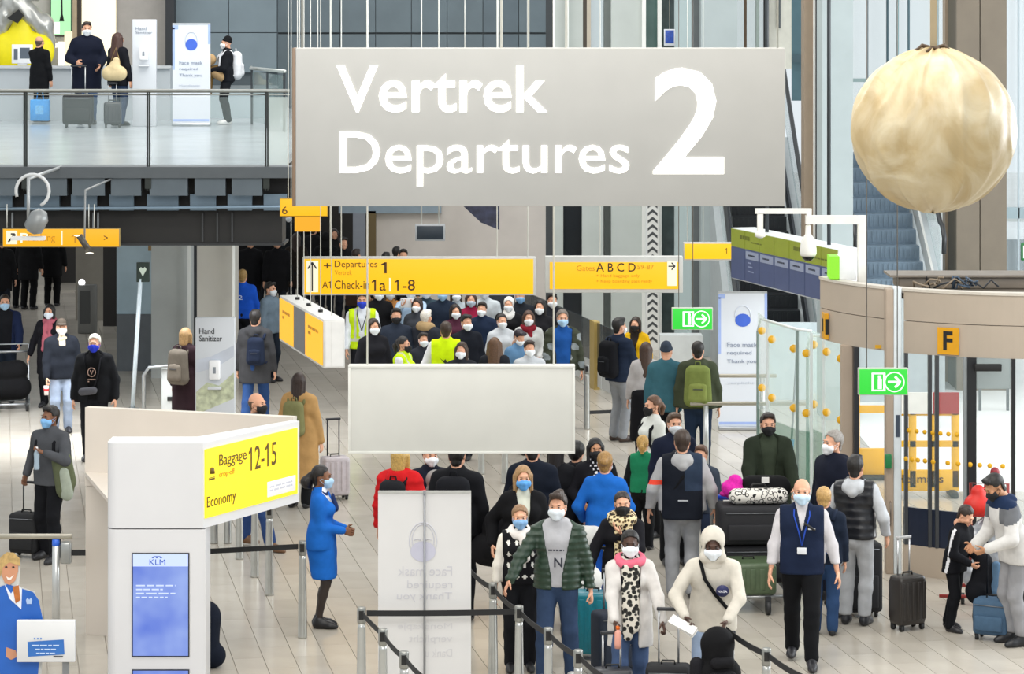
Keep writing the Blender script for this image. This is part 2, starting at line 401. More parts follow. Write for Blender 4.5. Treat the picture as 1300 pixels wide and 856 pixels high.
            if kind not in ('cap', 'beanie'): F = F + .0025 * np.sin(X * 210 + Y * 60)
            return F
        V, Q = blob(p, h, .018, post)
        r = (V, Q, np.zeros(len(Q), int))
    _tp[key] = r; return r
def join(parts):
    o = 0; VV = []; QQ = []; MM = []
    for V, Q, m in parts:
        if len(V) == 0: continue
        VV.append(V); QQ.append(np.asarray(Q) + o); MM.append(m); o += len(V)
    return np.concatenate(VV), np.concatenate(QQ), np.concatenate(MM)

# ------------------------------------------------------------------ figures
def rotx(a): a = math.radians(a); return A_([[1, 0, 0], [0, math.cos(a), -math.sin(a)], [0, math.sin(a), math.cos(a)]])
def rotz(a): a = math.radians(a); return A_([[math.cos(a), -math.sin(a), 0], [math.sin(a), math.cos(a), 0], [0, 0, 1]])
def roty(a): a = math.radians(a); return A_([[math.cos(a), 0, math.sin(a)], [0, 1, 0], [-math.sin(a), 0, math.cos(a)]])
def ik(S, T, l1, l2, hint):
    d = T - S; L = np.linalg.norm(d); L = max(L, 1e-4)
    if L > .995 * (l1 + l2): T = S + d / L * .995 * (l1 + l2); d = T - S; L = np.linalg.norm(d)
    a = (l1 * l1 - l2 * l2 + L * L) / (2 * L); hh = math.sqrt(max(0, l1 * l1 - a * a)); u = d / L
    p = hint - u * (hint @ u); p = p / (np.linalg.norm(p) + 1e-9)
    return S + u * a + p * hh, T
SK = {'pale': '#e0b096', 'fair': '#d6a082', 'tan': '#b88562', 'brown': '#7a5138', 'dark': '#4a3024'}
def person(px, py, H, rz, label, group=None, skin='fair', hair='short', hc='#2c2018', mask='#e9eef2',
           top=(), legs='#20222a', shoes='#1c1c20', fem=False, w=1.0, la=None, ra=None, ea=None, eb=None, fa=None, fb=None,
           lean=0.0, side=0.0, yaw=0.0, pitch=0.0, hs=1.0, fine=True, z0=0.0, hands=('hand_relax', 'hand_relax'), skirt=None, legskin=None,
           ankles=True, loc=None, extra=None, drop=0.0, tw=0.0):
    """One figure. Local frame: faces -y, 'a' is the -x side, 'b' the +x side; lengths for a 1.75 m adult, scaled to H.
       top: list of garment dicts (name, col, t, hem, sleeve, open, ...)"""
    u = H / 1.75; h = (.0158 if fine else .027) / u; hb = (.033 if fine else .045) / u
    loc = G(px, py, z0) if loc is None else Vector(loc)
    root = thing('person', label, 'person', loc, rz, group)
    sw = .168 if fem else .188
    R = roty(side) @ rotx(lean); piv = A_((0, 0, .95 - drop)); Rt = R @ rotz(tw)
    def TL(p): return piv + Rt @ (A_(p, float) - A_((0, 0, .95)))
    fwd = Rt @ YA
    hipz = .93 - drop
    J = {}
    for s, n, hand, el, ft in ((-1, 'a', la, ea, fa), (1, 'b', ra, eb, fb)):
        ft = A_(ft if ft is not None else (s * .10, 0, 0), float)
        J['hip' + n] = A_((s * .088, 0, hipz)); ank = ft + A_((0, .02, .085))
        J['kn' + n], J['an' + n] = ik(J['hip' + n], ank, .435, .425, A_((s * .08, -1, .1)))
        J['ft' + n] = ft
        J['sh' + n] = TL((s * sw, 0, 1.40))
        hd = A_(hand if hand is not None else (s * .285, -.06, .81), float)
        J['el' + n], J['wr' + n] = ik(J['sh' + n], hd, .29, .255, A_(el if el is not None else (s * .55, .8, -.25), float))
    nb = TL((0, .015, 1.44)); hc0 = TL((0, -.012, 1.49)) + (R @ A_((0, 0, .135)))
    RH = R @ rotx(-lean * .6) @ rotz(yaw) @ rotx(pitch)
    def limb(n, t, upto=1.0, r0=1.0): # arm tube
        el, sh, wr = J['el' + n], J['sh' + n], J['wr' + n]
        e = el + (wr - el) * upto
        return [pr(sh, el, (.050 + t * .8) * r0, (.040 + t * .9)), pr(el, e, .040 + t * .9, .030 + t * .8)]
    def torso(t, top_only=False):
        c = .128 * w + t
        l = [pr(TL((-.066 * w, 0, 1.30)), TL((.066 * w, 0, 1.30)), c, axis=fwd, fl=.74), pr(TL((-sw * .74, .01, 1.385)), TL((sw * .74, .01, 1.385)), .062 + t, axis=fwd, fl=.95), pr(TL((0, .02, 1.45)), TL((-sw * .85, .01, 1.405)), .055 + t * .8, .045 + t * .8), pr(TL((0, .02, 1.45)), TL((sw * .85, .01, 1.405)), .055 + t * .8, .045 + t * .8),
             pr(TL((-.045 * w, 0, 1.12)), TL((.045 * w, 0, 1.12)), (.118 if fem else .128) * w + t, axis=fwd, fl=.76),
             pr(TL((0, 0, 1.0)), TL((0, 0, 1.3)), .125 * w + t, .13 * w + t, fwd, .8)]
        if fem: l += [pr(TL((-.07, -.075, 1.29)), TL((.07, -.075, 1.29)), .062 + t)]
        return l
    def pelvis(t): return [pr(A_((-.065 * w, .0, hipz + .03)), A_((.065 * w, .0, hipz + .03)), .122 * w + t, axis=YA, fl=.84), pr(A_((0, .03, hipz - .03)), A_((0, .03, hipz)), .10 * w + t)]
    def leg(n, t, wide=1.0):
        k, a = J['kn' + n], J['an' + n]; c = k + (a - k) * .3 + A_((0, .012, 0))
        return [pr(J['hip' + n], k, .088 * w + t, .059 + t), pr(k, c, .058 + t, .058 + t), pr(c, a, .058 + t, (.038 + t) * wide)]
    # ---- body: one continuous skin
    bp = torso(-.004) + pelvis(-.004) + [pr(nb, nb + (hc0 - nb) * .55, .060, .053)]
    for n in 'ab':
        bp += limb(n, -.002) + leg(n, -.004)
        bp += [pr(J['an' + n], J['ft' + n] + A_((0, -.10, .030)), .034, .020)]
    V, Q = blob(bp, hb, .035)
    parts = [(V, Q, np.full(len(Q), 5 if legskin else 0))]
    if legskin:
        cz = V[Q].mean(1)[:, 2]; parts = [(V, Q, np.where(cz < hipz, 5, 0))]
    Vh, Qh, mh = tmpl('head', fine)
    if mask: Qh = Qh[mh != 4]; mh = mh[mh != 4]
    parts.append(((Vh * hs) @ RH.T + hc0, Qh, mh))
    for n, s, hk in (('a', -1, hands[0]), ('b', 1, hands[1])):
        Vk, Qk, mk = tmpl(hk, fine); d = J['wr' + n] - J['el' + n]; d /= np.linalg.norm(d)
        z = -d; fx = A_((0, -1.0, 0)) if abs(d[1]) < .85 else A_((0, 0, 1.0)); y = -(fx - z * (fx @ z)); y /= np.linalg.norm(y); x = np.cross(y, z)
        Mx = np.stack([x, y, z], 1); Vm = Vk.copy()
        if s < 0: Vm[:, 0] *= -1; Qk = Qk[:, ::-1]
        parts.append((Vm @ Mx.T + J['wr' + n], Qk, mk))
    V, Q, mi = join(parts)
    sk = SK.get(skin, skin); sm = M(sk, .55, 0, .06, 18, name='skin')
    lipc = {'dark': '#5a2f2c', 'brown': '#7a4238'}.get(skin, '#b0605a')
    link('body', raw_mesh('body', V * u, Q, True, mi), root, [sm, plastic({'dark': '#463b35', 'brown': '#5e524a'}.get(skin, '#8c827a'), .7), plastic('#1a120e', .5), cloth('#241a14' if hair in ('hood', 'hijab', 'cap', 'beanie') else hc), M(lipc, .5, var=.03, name='lips'), M(legskin or sk, .5, var=.05, name='tights')])
    def garment(name, prims, mats, t=.02, k=.026, post=None, hh=None, paint=None, lbl=None):
        def pst(F, X, Y, Z):
            F = F + .0045 * np.sin(21 * Z + 9 * X + 5 * Y) * np.sin(17 * X - 13 * Z + 11 * Y + px)
            return post(F, X, Y, Z) if post else F
        V, Q = blob(prims, hh or h, k, pst)
        if len(V) == 0: return None
        mi = None
        if paint is not None: mi = paint(*(V[Q].mean(1).T))
        o = link(name, raw_mesh(name, V * u, Q, True, mi), root, mats)
        if lbl: o['label'] = lbl
        return o
    def tloc(X, Y, Z):
        q0 = X - piv[0]; q1 = Y - piv[1]; q2 = Z - piv[2]; Ri = Rt.T
        return (Ri[0, 0] * q0 + Ri[0, 1] * q1 + Ri[0, 2] * q2, Ri[1, 0] * q0 + Ri[1, 1] * q1 + Ri[1, 2] * q2, Ri[2, 0] * q0 + Ri[2, 1] * q1 + Ri[2, 2] * q2 + .95)
    # ---- trousers / skirt
    if skirt:
        col, hem, r0, r1 = skirt
        kp = (J['kna'] + J['knb']) / 2
        b = A_((kp[0], kp[1] * .6, hem - .03))
        garment('skirt', pelvis(.018) + [pr(A_((-.05, 0, hipz)), A_((-.05, b[1], hem)), r0 - .04, r1 - .04), pr(A_((.05, 0, hipz)), A_((.05, b[1], hem)), r0 - .04, r1 - .04)], [cloth(col)],
                post=lambda F, X, Y, Z: np.maximum(np.maximum(F, hem - Z), Z - 1.06))
    if legs:
        lt = .017; lcol = [cloth(legs, .4)]
        def lp(F, X, Y, Z): return np.maximum(np.maximum(F, Z - (1.03 - drop)), .03 - Z) if ankles is True else np.maximum(np.maximum(F, Z - (1.03 - drop)), ankles - Z)
        garment('trousers', pelvis(lt) + leg('a', lt, 1.25) + leg('b', lt, 1.25), lcol, post=lp, k=.025, hh=h * 1.3)
    # ---- shoes
    if shoes:
        for n, s in (('a', -1), ('b', 1)):
            a = J['ft' + n]
            b = [pr(a + A_((0, .045, .042)), a + A_((s * .012, -.11, .034)), .046, .044, XA, .88), pr(a + A_((s * .012, -.11, .032)), a + A_((s * .014, -.165, .026)), .042, .030), pr(a + A_((0, .025, .06)), a + A_((0, .02, .10)), .046, .044), pr(a + A_((0, .0, .075)), a + A_((s * .01, -.09, .045)), .044, .036, XA, .9)]
            zf = a[2] + .004
            garment('shoe', b, [M(shoes, .45, 0, .08, name='leather')], k=.03, hh=(.0165 if fine else .024) / u, post=lambda F, X, Y, Z, zf=zf: np.maximum(F, zf - Z))
    # ---- upper garments
    for g in top:
        t = g.get('t', .022); hem = g.get('hem', .86); sl = g.get('sleeve', .94); col = g['col']
        p = torso(t) + [pr(nb + A_((0, 0, -.03)), nb + (hc0 - nb) * g.get('collar', .25), .078 + t * .6, .066 + t * .6)]
        if hem < .98:
            hr = g.get('flare', .130)
            p += [pr(TL((-.055 * w, 0, 1.05)), A_((-.055 * w, .01, max(hem, .3))), hr * w + t, (hr + .004) * w + t, YA, .84), pr(TL((.055 * w, 0, 1.05)), A_((.055 * w, .01, max(hem, .3))), hr * w + t, (hr + .004) * w + t, YA, .84)]
        if sl > 0:
            for n in 'ab': p += limb(n, t * .8, sl, g.get('r0', 1.0))
        else:
            for n in 'ab': p += [pr(TL(((-1 if n == 'a' else 1) * sw * .86, .01, 1.40)), TL(((-1 if n == 'a' else 1) * sw * .80, .01, 1.33)), .075 + t * .6)]
        if g.get('hood'): p += [pr(TL((-.06, .09, 1.44)), TL((.06, .09, 1.44)), .062), pr(TL((0, .12, 1.40)), TL((0, .11, 1.44)), .06), pr(TL((-.085, .0, 1.475)), TL((-.05, .08, 1.47)), .04), pr(TL((.085, .0, 1.475)), TL((.05, .08, 1.47)), .04)]
        op = g.get('open'); qu = g.get('quilt'); 
        def post(F, X, Y, Z, hem=hem, op=op, qu=qu, g=g):
            x, y, z = tloc(X, Y, Z)
            if qu: F = F + g.get('qa', .011) * np.abs(np.sin(PI * z / qu)) - .004
            F = np.maximum(F, hem - Z + 0 * X)
            F = np.maximum(F, z - 1.535 + y * .25)
            if op is not None:
                wd = op[0] + op[1] * np.clip(z - op[2], 0, 1)
                F = np.maximum(F, -np.maximum(np.abs(x) - wd, y + .02))
            if sl <= 0: F = np.maximum(F, np.abs(x) - (sw + .022))
            return F
        mats = [g['mat']] if 'mat' in g else [cloth(col, g.get('bump', .3))]
        mats = mats + [cloth(c) for c in g.get('cols', ())]
        pt = g.get('paint')
        paint = (lambda X, Y, Z, pt=pt: pt(*tloc(X, Y, Z))) if pt else None
        garment(g.get('name', 'jacket'), p, mats, post=post, paint=paint, hh=g.get('h'), lbl=g.get('label'))
    # ---- scarf, hair, mask
    if hair:
        Vk, Qk, mk = tmpl(hair, fine)
        nm = {'beanie': 'beanie', 'cap': 'cap', 'hood': 'hood', 'hijab': 'headscarf'}.get(hair, 'hair')
        link(nm, raw_mesh(nm, ((Vk * hs) @ RH.T + hc0) * u, Qk), root, [M(hc, .5, 0, .25, 60, .3, name='hair') if nm == 'hair' else cloth(hc)])
    if mask:
        Vk, Qk, mk = tmpl('mask_plain' if hair in ('hood', 'hijab') else 'mask', fine)
        link('face_mask', raw_mesh('face_mask', ((Vk * hs) @ RH.T + hc0) * u, Qk), root, [M(mask, .8, 0, .03, name='mask')])
    ctx = dict(J=J, TL=TL, u=u, root=root, hc0=hc0, RH=RH, h=h, nb=nb, garment=garment, R=Rt, tloc=tloc, loc=loc, rz=rz)
    if extra: extra(ctx)
    return ctx
# ------------------------------------------------------------------ the hall itself
def struct(o): o['kind'] = 'structure'; return o
def wallbox(name, px0, px1, z0, z1, D, th, mat, parent=None, st=True):
    """upright slab facing the camera between two image columns at depth D"""
    x0 = (px0 - 650) * D / FOC; x1 = (px1 - 650) * D / FOC
    b = MB(); b.box(x0, x1, D, D + th, z0, z1); o = b.build(name, mat, parent)
    if st and parent is None: struct(o)
    return o
# floor: slab plus real tiles laid at ten degrees to the view
fl = MB(); fl.box(-26, 26, 14, 110, -.2, -.012, 0)
m_slab = M('#a29a8e', .55, name='floor_joint')
floor = struct(fl.build('floor', m_slab))
TW, TL_, GA, GB = .30, .90, .007, .003
ang = math.atan(650 / FOC); ca, sa = math.cos(ang), math.sin(ang)
tcol = [M(c, .19, 0, .05, 3.0, name='stone_tile') for c in ('#bbb4a8', '#b8b1a5', '#beb7ab', '#b5aea2')]
def tile_box():
    b = MB(); b.box(-TW / 2 + GA / 2, TW / 2 - GA / 2, -TL_ / 2 + GB / 2, TL_ / 2 - GB / 2, -.012, 0); return b
tmesh = []
for c in tcol:
    b = tile_box(); me = bpy.data.meshes.new('tile'); me.from_pydata(b.v, [], b.f); me.materials.append(c); tmesh.append(me)
cells = []
for i in range(-90, 91):
    for j in range(12, 84):
        off = 0 if i % 2 else .45
        u = i * TW; v = j * TL_ + off
        x = u * ca - v * sa; y = u * sa + v * ca
        if y < 22 or y > 64: continue
        ix = 650 + FOC * x / y; iy = HY + FOC * CZ / y
        if not (-60 < ix < 1360): continue
        cells.append((0 if (iy < 880) else 1, -iy, x, y, ix))
cells.sort()
far = MB(); near_n = 0
far_v = []; 
for k, (flag, niy, x, y, ix) in enumerate(cells):
    if flag == 0 and near_n < 290 and 120 < ix < 1300:
        o = bpy.data.objects.new('tile', tmesh[(k * 7 + int(x * 10)) % 4]); COL.objects.link(o); o.parent = floor
        o.location = (x, y, 0); o.rotation_euler = (0, 0, ang); near_n += 1
    else: far_v.append((x, y, (k * 5 + int(x * 7)) % 4))
for x, y, mi in far_v:
    T = Matrix.Translation((x, y, 0)) @ Matrix.Rotation(ang, 4, 'Z')
    far.box(-TW / 2 + GA / 2, TW / 2 - GA / 2, -TL_ / 2 + GB / 2, TL_ / 2 - GB / 2, -.012, 0, mi, T=T)
o = far.build('far_tiles', tcol, floor); o['kind'] = 'stuff'
bs = MB(); bs.box(-26, 3, 64.3, 110, -.012, 0); bs.build('plain_paving', tcol[1], floor)

og = MB(); og.box(3.2, 26, 52, 110, -.012, .004); og.box(5.2, 26, 37.5, 52, -.012, .003); og.build('outside_paving', M('#dcdedb', .6, 0, .06, .8, name='concrete'), floor)
# back walls
m_gblue = M('#75838a', .6, 0, .06, 2, name='wall_panel'); m_gblue2 = M('#6b7981', .6, 0, .06, 2, name='wall_panel')
m_warm = M('#d8d0c8', .7, 0, .05, 2, name='plaster'); m_pale = M('#b9c0bc', .6, 0, .05, 2, name='plaster'); m_paleblue = M('#a6b1b2', .6, 0, .05, 2, name='plaster')
m_white = M('#eceeea', .5, 0, .03, 3, name='white_paint'); m_dark = M('#1a1a1c', .6, 0, .1, name='dark_paint'); m_brown = M('#6f6557', .6, 0, .06, 3, name='brown_cladding')
m_tan = M('#b3a290', .55, 0, .05, 3, name='tan_cladding'); m_dgrey = M('#5d6365', .6, 0, .06, name='grey_paint')
wb = wallbox('wall_back', 340, 703, 3.2, 10, 60.2, .3, m_dgrey)
D = 60.0
for i in range(8):                                   # grey panels, joints left open
    x0 = 340 + 45.5 * i
    for z0, z1 in ((3.25, 5.84), (5.88, 7.9), (7.94, 9.96)):
        b = MB(); b.box((x0 + .4 - 650) * D / FOC, (x0 + 45.1 - 650) * D / FOC, 60.1, 60.2, z0, z1); b.build('panel', m_gblue if i != 6 else m_gblue2, wb)
wallbox('wall_back_lower', 452, 703, 0, 3.2, 60.2, .3, m_warm)
wallbox('trim_1', 430, 560, 2.05, 2.35, 60.0, .2, M('#8fa0ac', .5, name='grey_paint'))
wallbox('trim_2', 466, 477, 0, 2.1, 60.0, .2, M('#6b5a38', .6, name='brown_cladding'))
wallbox('trim_3', 448, 464, 0, 2.05, 60.0, .2, M('#8a8f98', .6, name='grey_paint'))
wallbox('wall_unlit_depth', -120, 470, 0, 4.0, 66, .3, M('#2b2826', .7, name='dark_paint'))  # dark colour stands in for the darkness of the open space behind
wallbox('trim_4', 48, 60, 0, 2.6, 65.5, .3, M('#a9a59c', .6, name='plaster'))
wallbox('trim_5', 96, 131, 0, 3.2, 58, .4, M('#8b857a', .6, name='plaster'))
wallbox('trim_6', 131, 149, 0, 3.2, 57, .3, M('#201c1a', .6, name='dark_paint'))
# columns and window strips, left to right
def strip(name, a, b, D, th, mat, z0=0, z1=9.6): return wallbox(name, a, b, z0, z1, D, th, mat)
strip('trim_7', 693, 703, 58, .3, M('#4b4f52', .6, name='grey_paint'))
strip('column', 703, 740, 54, .5, m_pale, 3.4); strip('column', 703, 715, 54, .5, m_pale, 0, 3.4); strip('window_1', 715, 739, 54.1, .1, M('#20262b', .15, name='dark_glass'), 0, 3.4)
strip('trim_8', 669, 672, 57.5, .15, m_white, 3.4); strip('trim_9', 718, 722, 53.8, .1, m_white, 3.4)
strip('trim_10', 740, 745, 54, .2, M('#40382f', .6, name='dark_paint')); strip('column', 739, 766, 53.6, .3, m_pale, 0, 3.3)
strip('trim_11', 745, 750, 54, .2, M('#b9b0a0', .6, name='plaster'), 3.4); strip('window_2', 750, 767, 54.2, .05, M('#cfe2e6', .1, 0, 0, alpha=.35, name='glass'), 3.4)
strip('column', 767, 776, 54, .5, M('#747b79', .6, name='grey_paint')); strip('column', 776, 815, 53.5, .6, m_pale); strip('trim_12', 815, 820, 53.4, .3, m_white)
strip('window_3', 820, 835, 54, .05, M('#5d7a74', .1, 0, .2, 2, name='dark_glass'), 3.3)
strip('trim_13', 835, 840, 53.4, .2, m_white); strip('window_4', 840, 856, 54, .05, M('#3a4746', .1, 0, .3, 3, name='dark_glass'))
strip('window_5', 856, 881, 54.1, .05, M('#b7d2cf', .1, 0, 0, alpha=.4, name='glass'))
strip('column', 880, 890, 52.5, .5, m_dgrey); strip('column', 890, 936, 52, .7, m_paleblue)
strip('window_6', 936, 976, 56, .05, M('#d5ebe6', .1, 0, 0, alpha=.25, name='glass'), 3.2); strip('trim_14', 945, 948, 55.8, .15, M('#5a4632', .6, name='brown_cladding'), 3.2)
strip('trim_15', 960, 964, 55.8, .15, M('#a8b5ae', .6, name='plaster'), 3.2); strip('trim_16', 970, 976, 55.8, .15, m_dark, 3.2)
strip('wall_right', 976, 1005, 56, .2, M('#e9e6d8', .6, name='plaster'), 5.2); strip('trim_17', 989, 991, 55.9, .1, m_dgrey, 6.0, 6.9)
strip('window_7', 1005, 1021, 55, .05, M('#4d6b74', .1, 0, .1, 2, name='dark_glass'), 4.6)
strip('trim_18', 1006, 1021, 54.8, .1, M('#3c555e', .5, name='grey_paint'), 5.35, 5.5)
strip('column', 1021, 1033, 47, .5, M('#8f7f6c', .6, name='brown_cladding'), 2.5); strip('trim_19', 1033, 1036, 46.9, .3, m_white, 2.5); strip('trim_20', 1036, 1044, 46.8, .4, m_dark, 2.5)
strip('column', 1044, 1083, 44, .8, m_paleblue)
strip('window_8', 1083, 1200, 56, .05, M('#e4f2f2', .1, 0, 0, alpha=.18, name='glass'), 4.5)
for i, (a, b, c) in enumerate(((1101, 1102.5, '#6b7478'), (1126, 1128, '#33525c'), (1139, 1141, '#7da0a4'), (1153, 1155, '#4d6b74'), (1190, 1192, '#a8b5b5'))):
    strip('trim_%d' % (21 + i), a, b, 55.6, .12, M(c, .5, name='grey_paint'), 3.0)
strip('trim_26', 1083, 1104, 55.4, .1, M('#8fa4a4', .5, name='grey_paint'), 4.95, 5.02)
strip('trim_27', 1200, 1212, 48.5, .3, M('#a3917c', .5, name='tan_cladding')); strip('trim_28', 1207, 1213, 48.4, .2, M('#5a5044', .5, name='brown_cladding'))
pc = strip('column', 1213, 1277, 47.6, .8, M('#58503f', .6, name='brown_cladding'))
for a, b in ((1213.3, 1242.3), (1243.5, 1276.7)):
    q = MB(); q.box((a - 650) * 47.5 / FOC, (b - 650) * 47.5 / FOC, 47.4, 47.6, 0, 9.5); q.build('panel', m_brown, pc)
strip('window_9', 1277, 1420, 52, .05, M('#e4f0f4', .1, 0, 0, alpha=.2, name='glass')); strip('trim_29', 1293, 1294.5, 51.8, .1, M('#b5c2c8', .5, name='grey_paint'))
strip('trim_30', 1277, 1310, 51.8, .1, M('#9db0b6', .5, name='grey_paint'), 2.55, 2.75)
lw = MB(); lw.box((838 - 650) * 50 / FOC, (892 - 650) * 50 / FOC, 50, 50.4, 0, .62); struct(lw.build('wall_low', M('#dde2e2', .4, name='white_paint')))
# light wall and floor beyond the glass screens
strip('wall_right_back', 936, 1046, 46.3, .15, M('#cfdde2', .5, name='plaster'), 0, 1.25)
strip('wall_outside', 936, 1500, 64, .2, M('#dfe4e0', .7, 0, .12, .6, name='plaster'), -.2, 1.9)

# pillars on the left
strip('window_10', 148, 193, 50, .08, M('#b4cbd8', .2, 0, .08, 2, name='frosted_glass'), 1.0, 3.7); strip('trim_31', 148, 193, 49.95, .14, M('#6a7076', .4, name='grey_paint'), 0, 1.0)
strip('column', 192, 242, 49, .8, M('#bcc0be', .6, 0, .06, 2, name='plaster'), 0, 3.7); strip('trim_32', 188, 192, 49, .2, M('#8a6d3e', .5, name='brown_cladding'), 2.2, 3.7)
strip('trim_33', 238, 242, 48.8, .1, m_white, 0, 3.3); strip('trim_34', 242, 251, 49.5, .2, M('#33353a', .6, name='dark_paint'), 0, 3.6)  # the dark strip paints the shade in the gap between the pillars
strip('column', 250, 297, 47, .8, M('#b7b4ac', .6, 0, .05, 2, name='plaster'), 0, 3.6); strip('trim_35', 295, 297.5, 46.8, .1, m_white, 0, 3.5)

# ------------------------------------------------------------------ gallery at the upper left
GZ = 4.35
g_x1 = (343 - 650) * 36.5 / FOC; g_x0 = -10.5
b = MB(); b.box(g_x0, g_x1, 36.5, 58, GZ - .12, GZ); struct(b.build('floor_gallery', M('#a3abae', .22, 0, .10, 1.2, name='gallery_floor')))
gal = struct(bpy.data.objects.new('trim_gallery', None)); COL.objects.link(gal); gal.location = (0, 36.5, GZ)
b = MB(); b.box(g_x0, g_x1 + .35, -.03, .5, -.14, .004); b.build('edge_strip', M('#50565a', .5, name='grey_paint'), gal)
m_steel = M('#5b656c', .45, .3, .08, 3, name='steel'); m_steel2 = M('#6f8291', .45, .3, .08, 3, name='steel')
def gx(px): return (px - 650) * 36.6 / FOC
for a, c in ((-60, 24), (36, 86), (93, 134), (142, 180), (191, 239), (248, 287), (295, 333)):
    b = MB(); b.box(gx(a), gx(c), .02, .12, -.37, -.13); b.build('fascia_plate', m_steel, gal)
for a, c in ((-60, 12), (28, 72), (87, 120), (136, 167), (184, 224), (239, 272), (287, 318), (333, 362)):
    b = MB(); b.box(gx(a), gx(c), .30, .40, -.58, -.37); b.build('joist_plate', m_steel2, gal)
b = MB(); b.box(g_x0, g_x1 + .3, .42, .5, -.60, -.13); b.build('void_board', M('#0d0d0e', .7, name='dark_paint'), gal)
b = MB(); b.tube([(g_x0, .15, -.58), (g_x1 + .3, .15, -.52)], .022, 8); b.build('conduit', m_steel2, gal)
b = MB(); b.box(g_x0, gx(355), .5, 1.1, -1.02, -.60); b.build('girder', M('#191817', .6, 0, .1, name='dark_paint'), gal)
for px in (8, 112, 118, 252, 271, 290):
    b = MB(); b.box(gx(px), gx(px + 2.2), .47, .5, -1.0, -.62); b.build('stiffener', M('#37393b' if px > 200 else '#8b9094', .5, name='steel'), gal)
b = MB(); b.box(g_x0, gx(358), .46, 1.2, -1.05, -1.02); b.build('girder_flange', M('#26282a', .5, name='steel'), gal)
# glass railing along the gallery edge
rail = thing('glass_railing', 'steel and glass railing along the edge of the upper gallery', 'railing', (0, 36.55, GZ))
hr = MB(); hr.tube([(g_x0, 0, .98), (gx(368), 0, .98)], .024, 10); hr.tube([(g_x0, .03, .93), (gx(368), .03, .93)], .010, 6); hr.build('handrail', metal('#8d8f8a'), rail)
posts = [-105, 33, 189, 339]
for p in posts:
    b = MB(); b.box(gx(p) - .022, gx(p) - .006, -.02, .05, -.30, .96); b.box(gx(p) + .006, gx(p) + .022, -.02, .05, -.30, .96)
    b.box(gx(p) - .04, gx(p) + .04, -.045, -.02, -.28, -.05); b.build('post', M('#2e3330', .4, .4, name='steel'), rail)
for a, c in zip(posts[:-1], posts[1:]):
    b = MB(); b.box(gx(a) + .03, gx(c) - .03, 0, .014, .02, .90); b.build('glass_pane', glass('#cfe0de', .09), rail)
b = MB(); b.box(gx(339) + .03, gx(367), 0, .014, .02, .90); b.build('glass_pane', glass('#e6f0ea', .30), rail)
rail2 = thing('glass_railing', 'short glass railing round the stairwell behind the gallery corner', 'railing', ((319 - 650) * 50 / FOC, 50, GZ))
L2 = 3.2
b = MB(); b.tube([(0, 0, 1.0), (.05, -.6, 1.0), (.85, -L2, 1.0)], .03, 8); b.build('handrail', metal('#b8bdb8'), rail2)
for t in (.02, .5, .98):
    b = MB(); b.box(.85 * t - .02, .85 * t + .02, -L2 * t - .02, -L2 * t + .02, 0, .98); b.build('post', M('#30363a', .4, .3, name='steel'), rail2)
for t0, t1 in ((.04, .48), (.52, .96)):
    b = MB(); b.add([(.85 * t0, -L2 * t0, .05), (.85 * t1, -L2 * t1, .05), (.85 * t1, -L2 * t1, .93), (.85 * t0, -L2 * t0, .93), (.85 * t0 + .015, -L2 * t0, .05), (.85 * t1 + .015, -L2 * t1, .05), (.85 * t1 + .015, -L2 * t1, .93), (.85 * t0 + .015, -L2 * t0, .93)],
        [(0, 1, 2, 3), (7, 6, 5, 4), (0, 4, 5, 1), (3, 2, 6, 7), (0, 3, 7, 4), (1, 5, 6, 2)]); b.build('glass_pane', glass('#9fb4b4', .35), rail2)
# wall behind the gallery
def gw(name, a, c, y0, y1, D, th, mat):
    z0 = CZ - (y1 - HY) * D / FOC; z1 = CZ - (y0 - HY) * D / FOC
    return wallbox(name, a, c, z0, z1, D, th, mat)
gw('wall_gallery', 220, 352, -90, 158, 57, .2, M('#4b555a', .6, name='grey_paint'))
wg = bpy.data.objects['wall_gallery']
for a, c in ((220, 290), (290.8, 351)):
    for y0, y1 in ((-90, 41), (42, 92)):
        b = MB(); b.box((a - 650) * 56.9 / FOC, (c - 650) * 56.9 / FOC, 56.9, 57, CZ - (y1 - HY) * 56.9 / FOC, CZ - (y0 - HY) * 56.9 / FOC); b.build('panel', m_gblue, wg)
gw('trim_36', 210, 221, -90, 158, 56.5, .3, M('#26282c', .5, name='dark_paint'))
gw('wall_gallery_left', 148, 210, -90, 158, 57, .2, M('#aba59f', .6, name='plaster'))
gw('wall_gallery_cream', 98, 148, -90, 158, 57, .2, M('#efe3c6', .5, 0, .06, 2, name='plaster')); gw('trim_37', 96, 103, -90, 90, 56.8, .2, M('#3a332c', .6, name='dark_paint'))
gw('wall_gallery_end', -120, 98, -90, 158, 57, .2, M('#c9c6bf', .6, name='plaster')); gw('trim_38', 92, 97, -90, 60, 56.7, .2, M('#b7a48a', .6, name='plaster'))
# ------------------------------------------------------------------ hanging signs
BLK = plastic('#141414', .6); WHT = plastic('#f4f4f0', .5); YEL = lit('#ffc400', .70); BRN = plastic('#4a2f08', .6); PBRN = plastic('#c88a10', .6); GRYF = M('#b9b9b4', .5, name='sign_frame'); OFFW = lit('#fff6d8', .6)
def hang_sign(name, label, cat, x0, y0, x1, y1, D, depth, group=None):
    """an Empty at the lower middle of a sign facing the camera; returns root and a pixel->local converter"""
    c = P((x0 + x1) / 2, y1, D); r = thing(name, label, cat, c, 0, group); k = D / FOC
    cv = lambda px, py: ((px - (x0 + x1) / 2) * k, (y1 - py) * k)
    return r, cv, k
def panel(r, cv, x0, y0, x1, y1, ya, yb, mat, name, bev=.006):
    a = cv(x0, y1); c = cv(x1, y0); b = MB(); b.box(a[0], c[0], ya, yb, a[1], c[1], bev=bev); return b.build(name, mat, r)
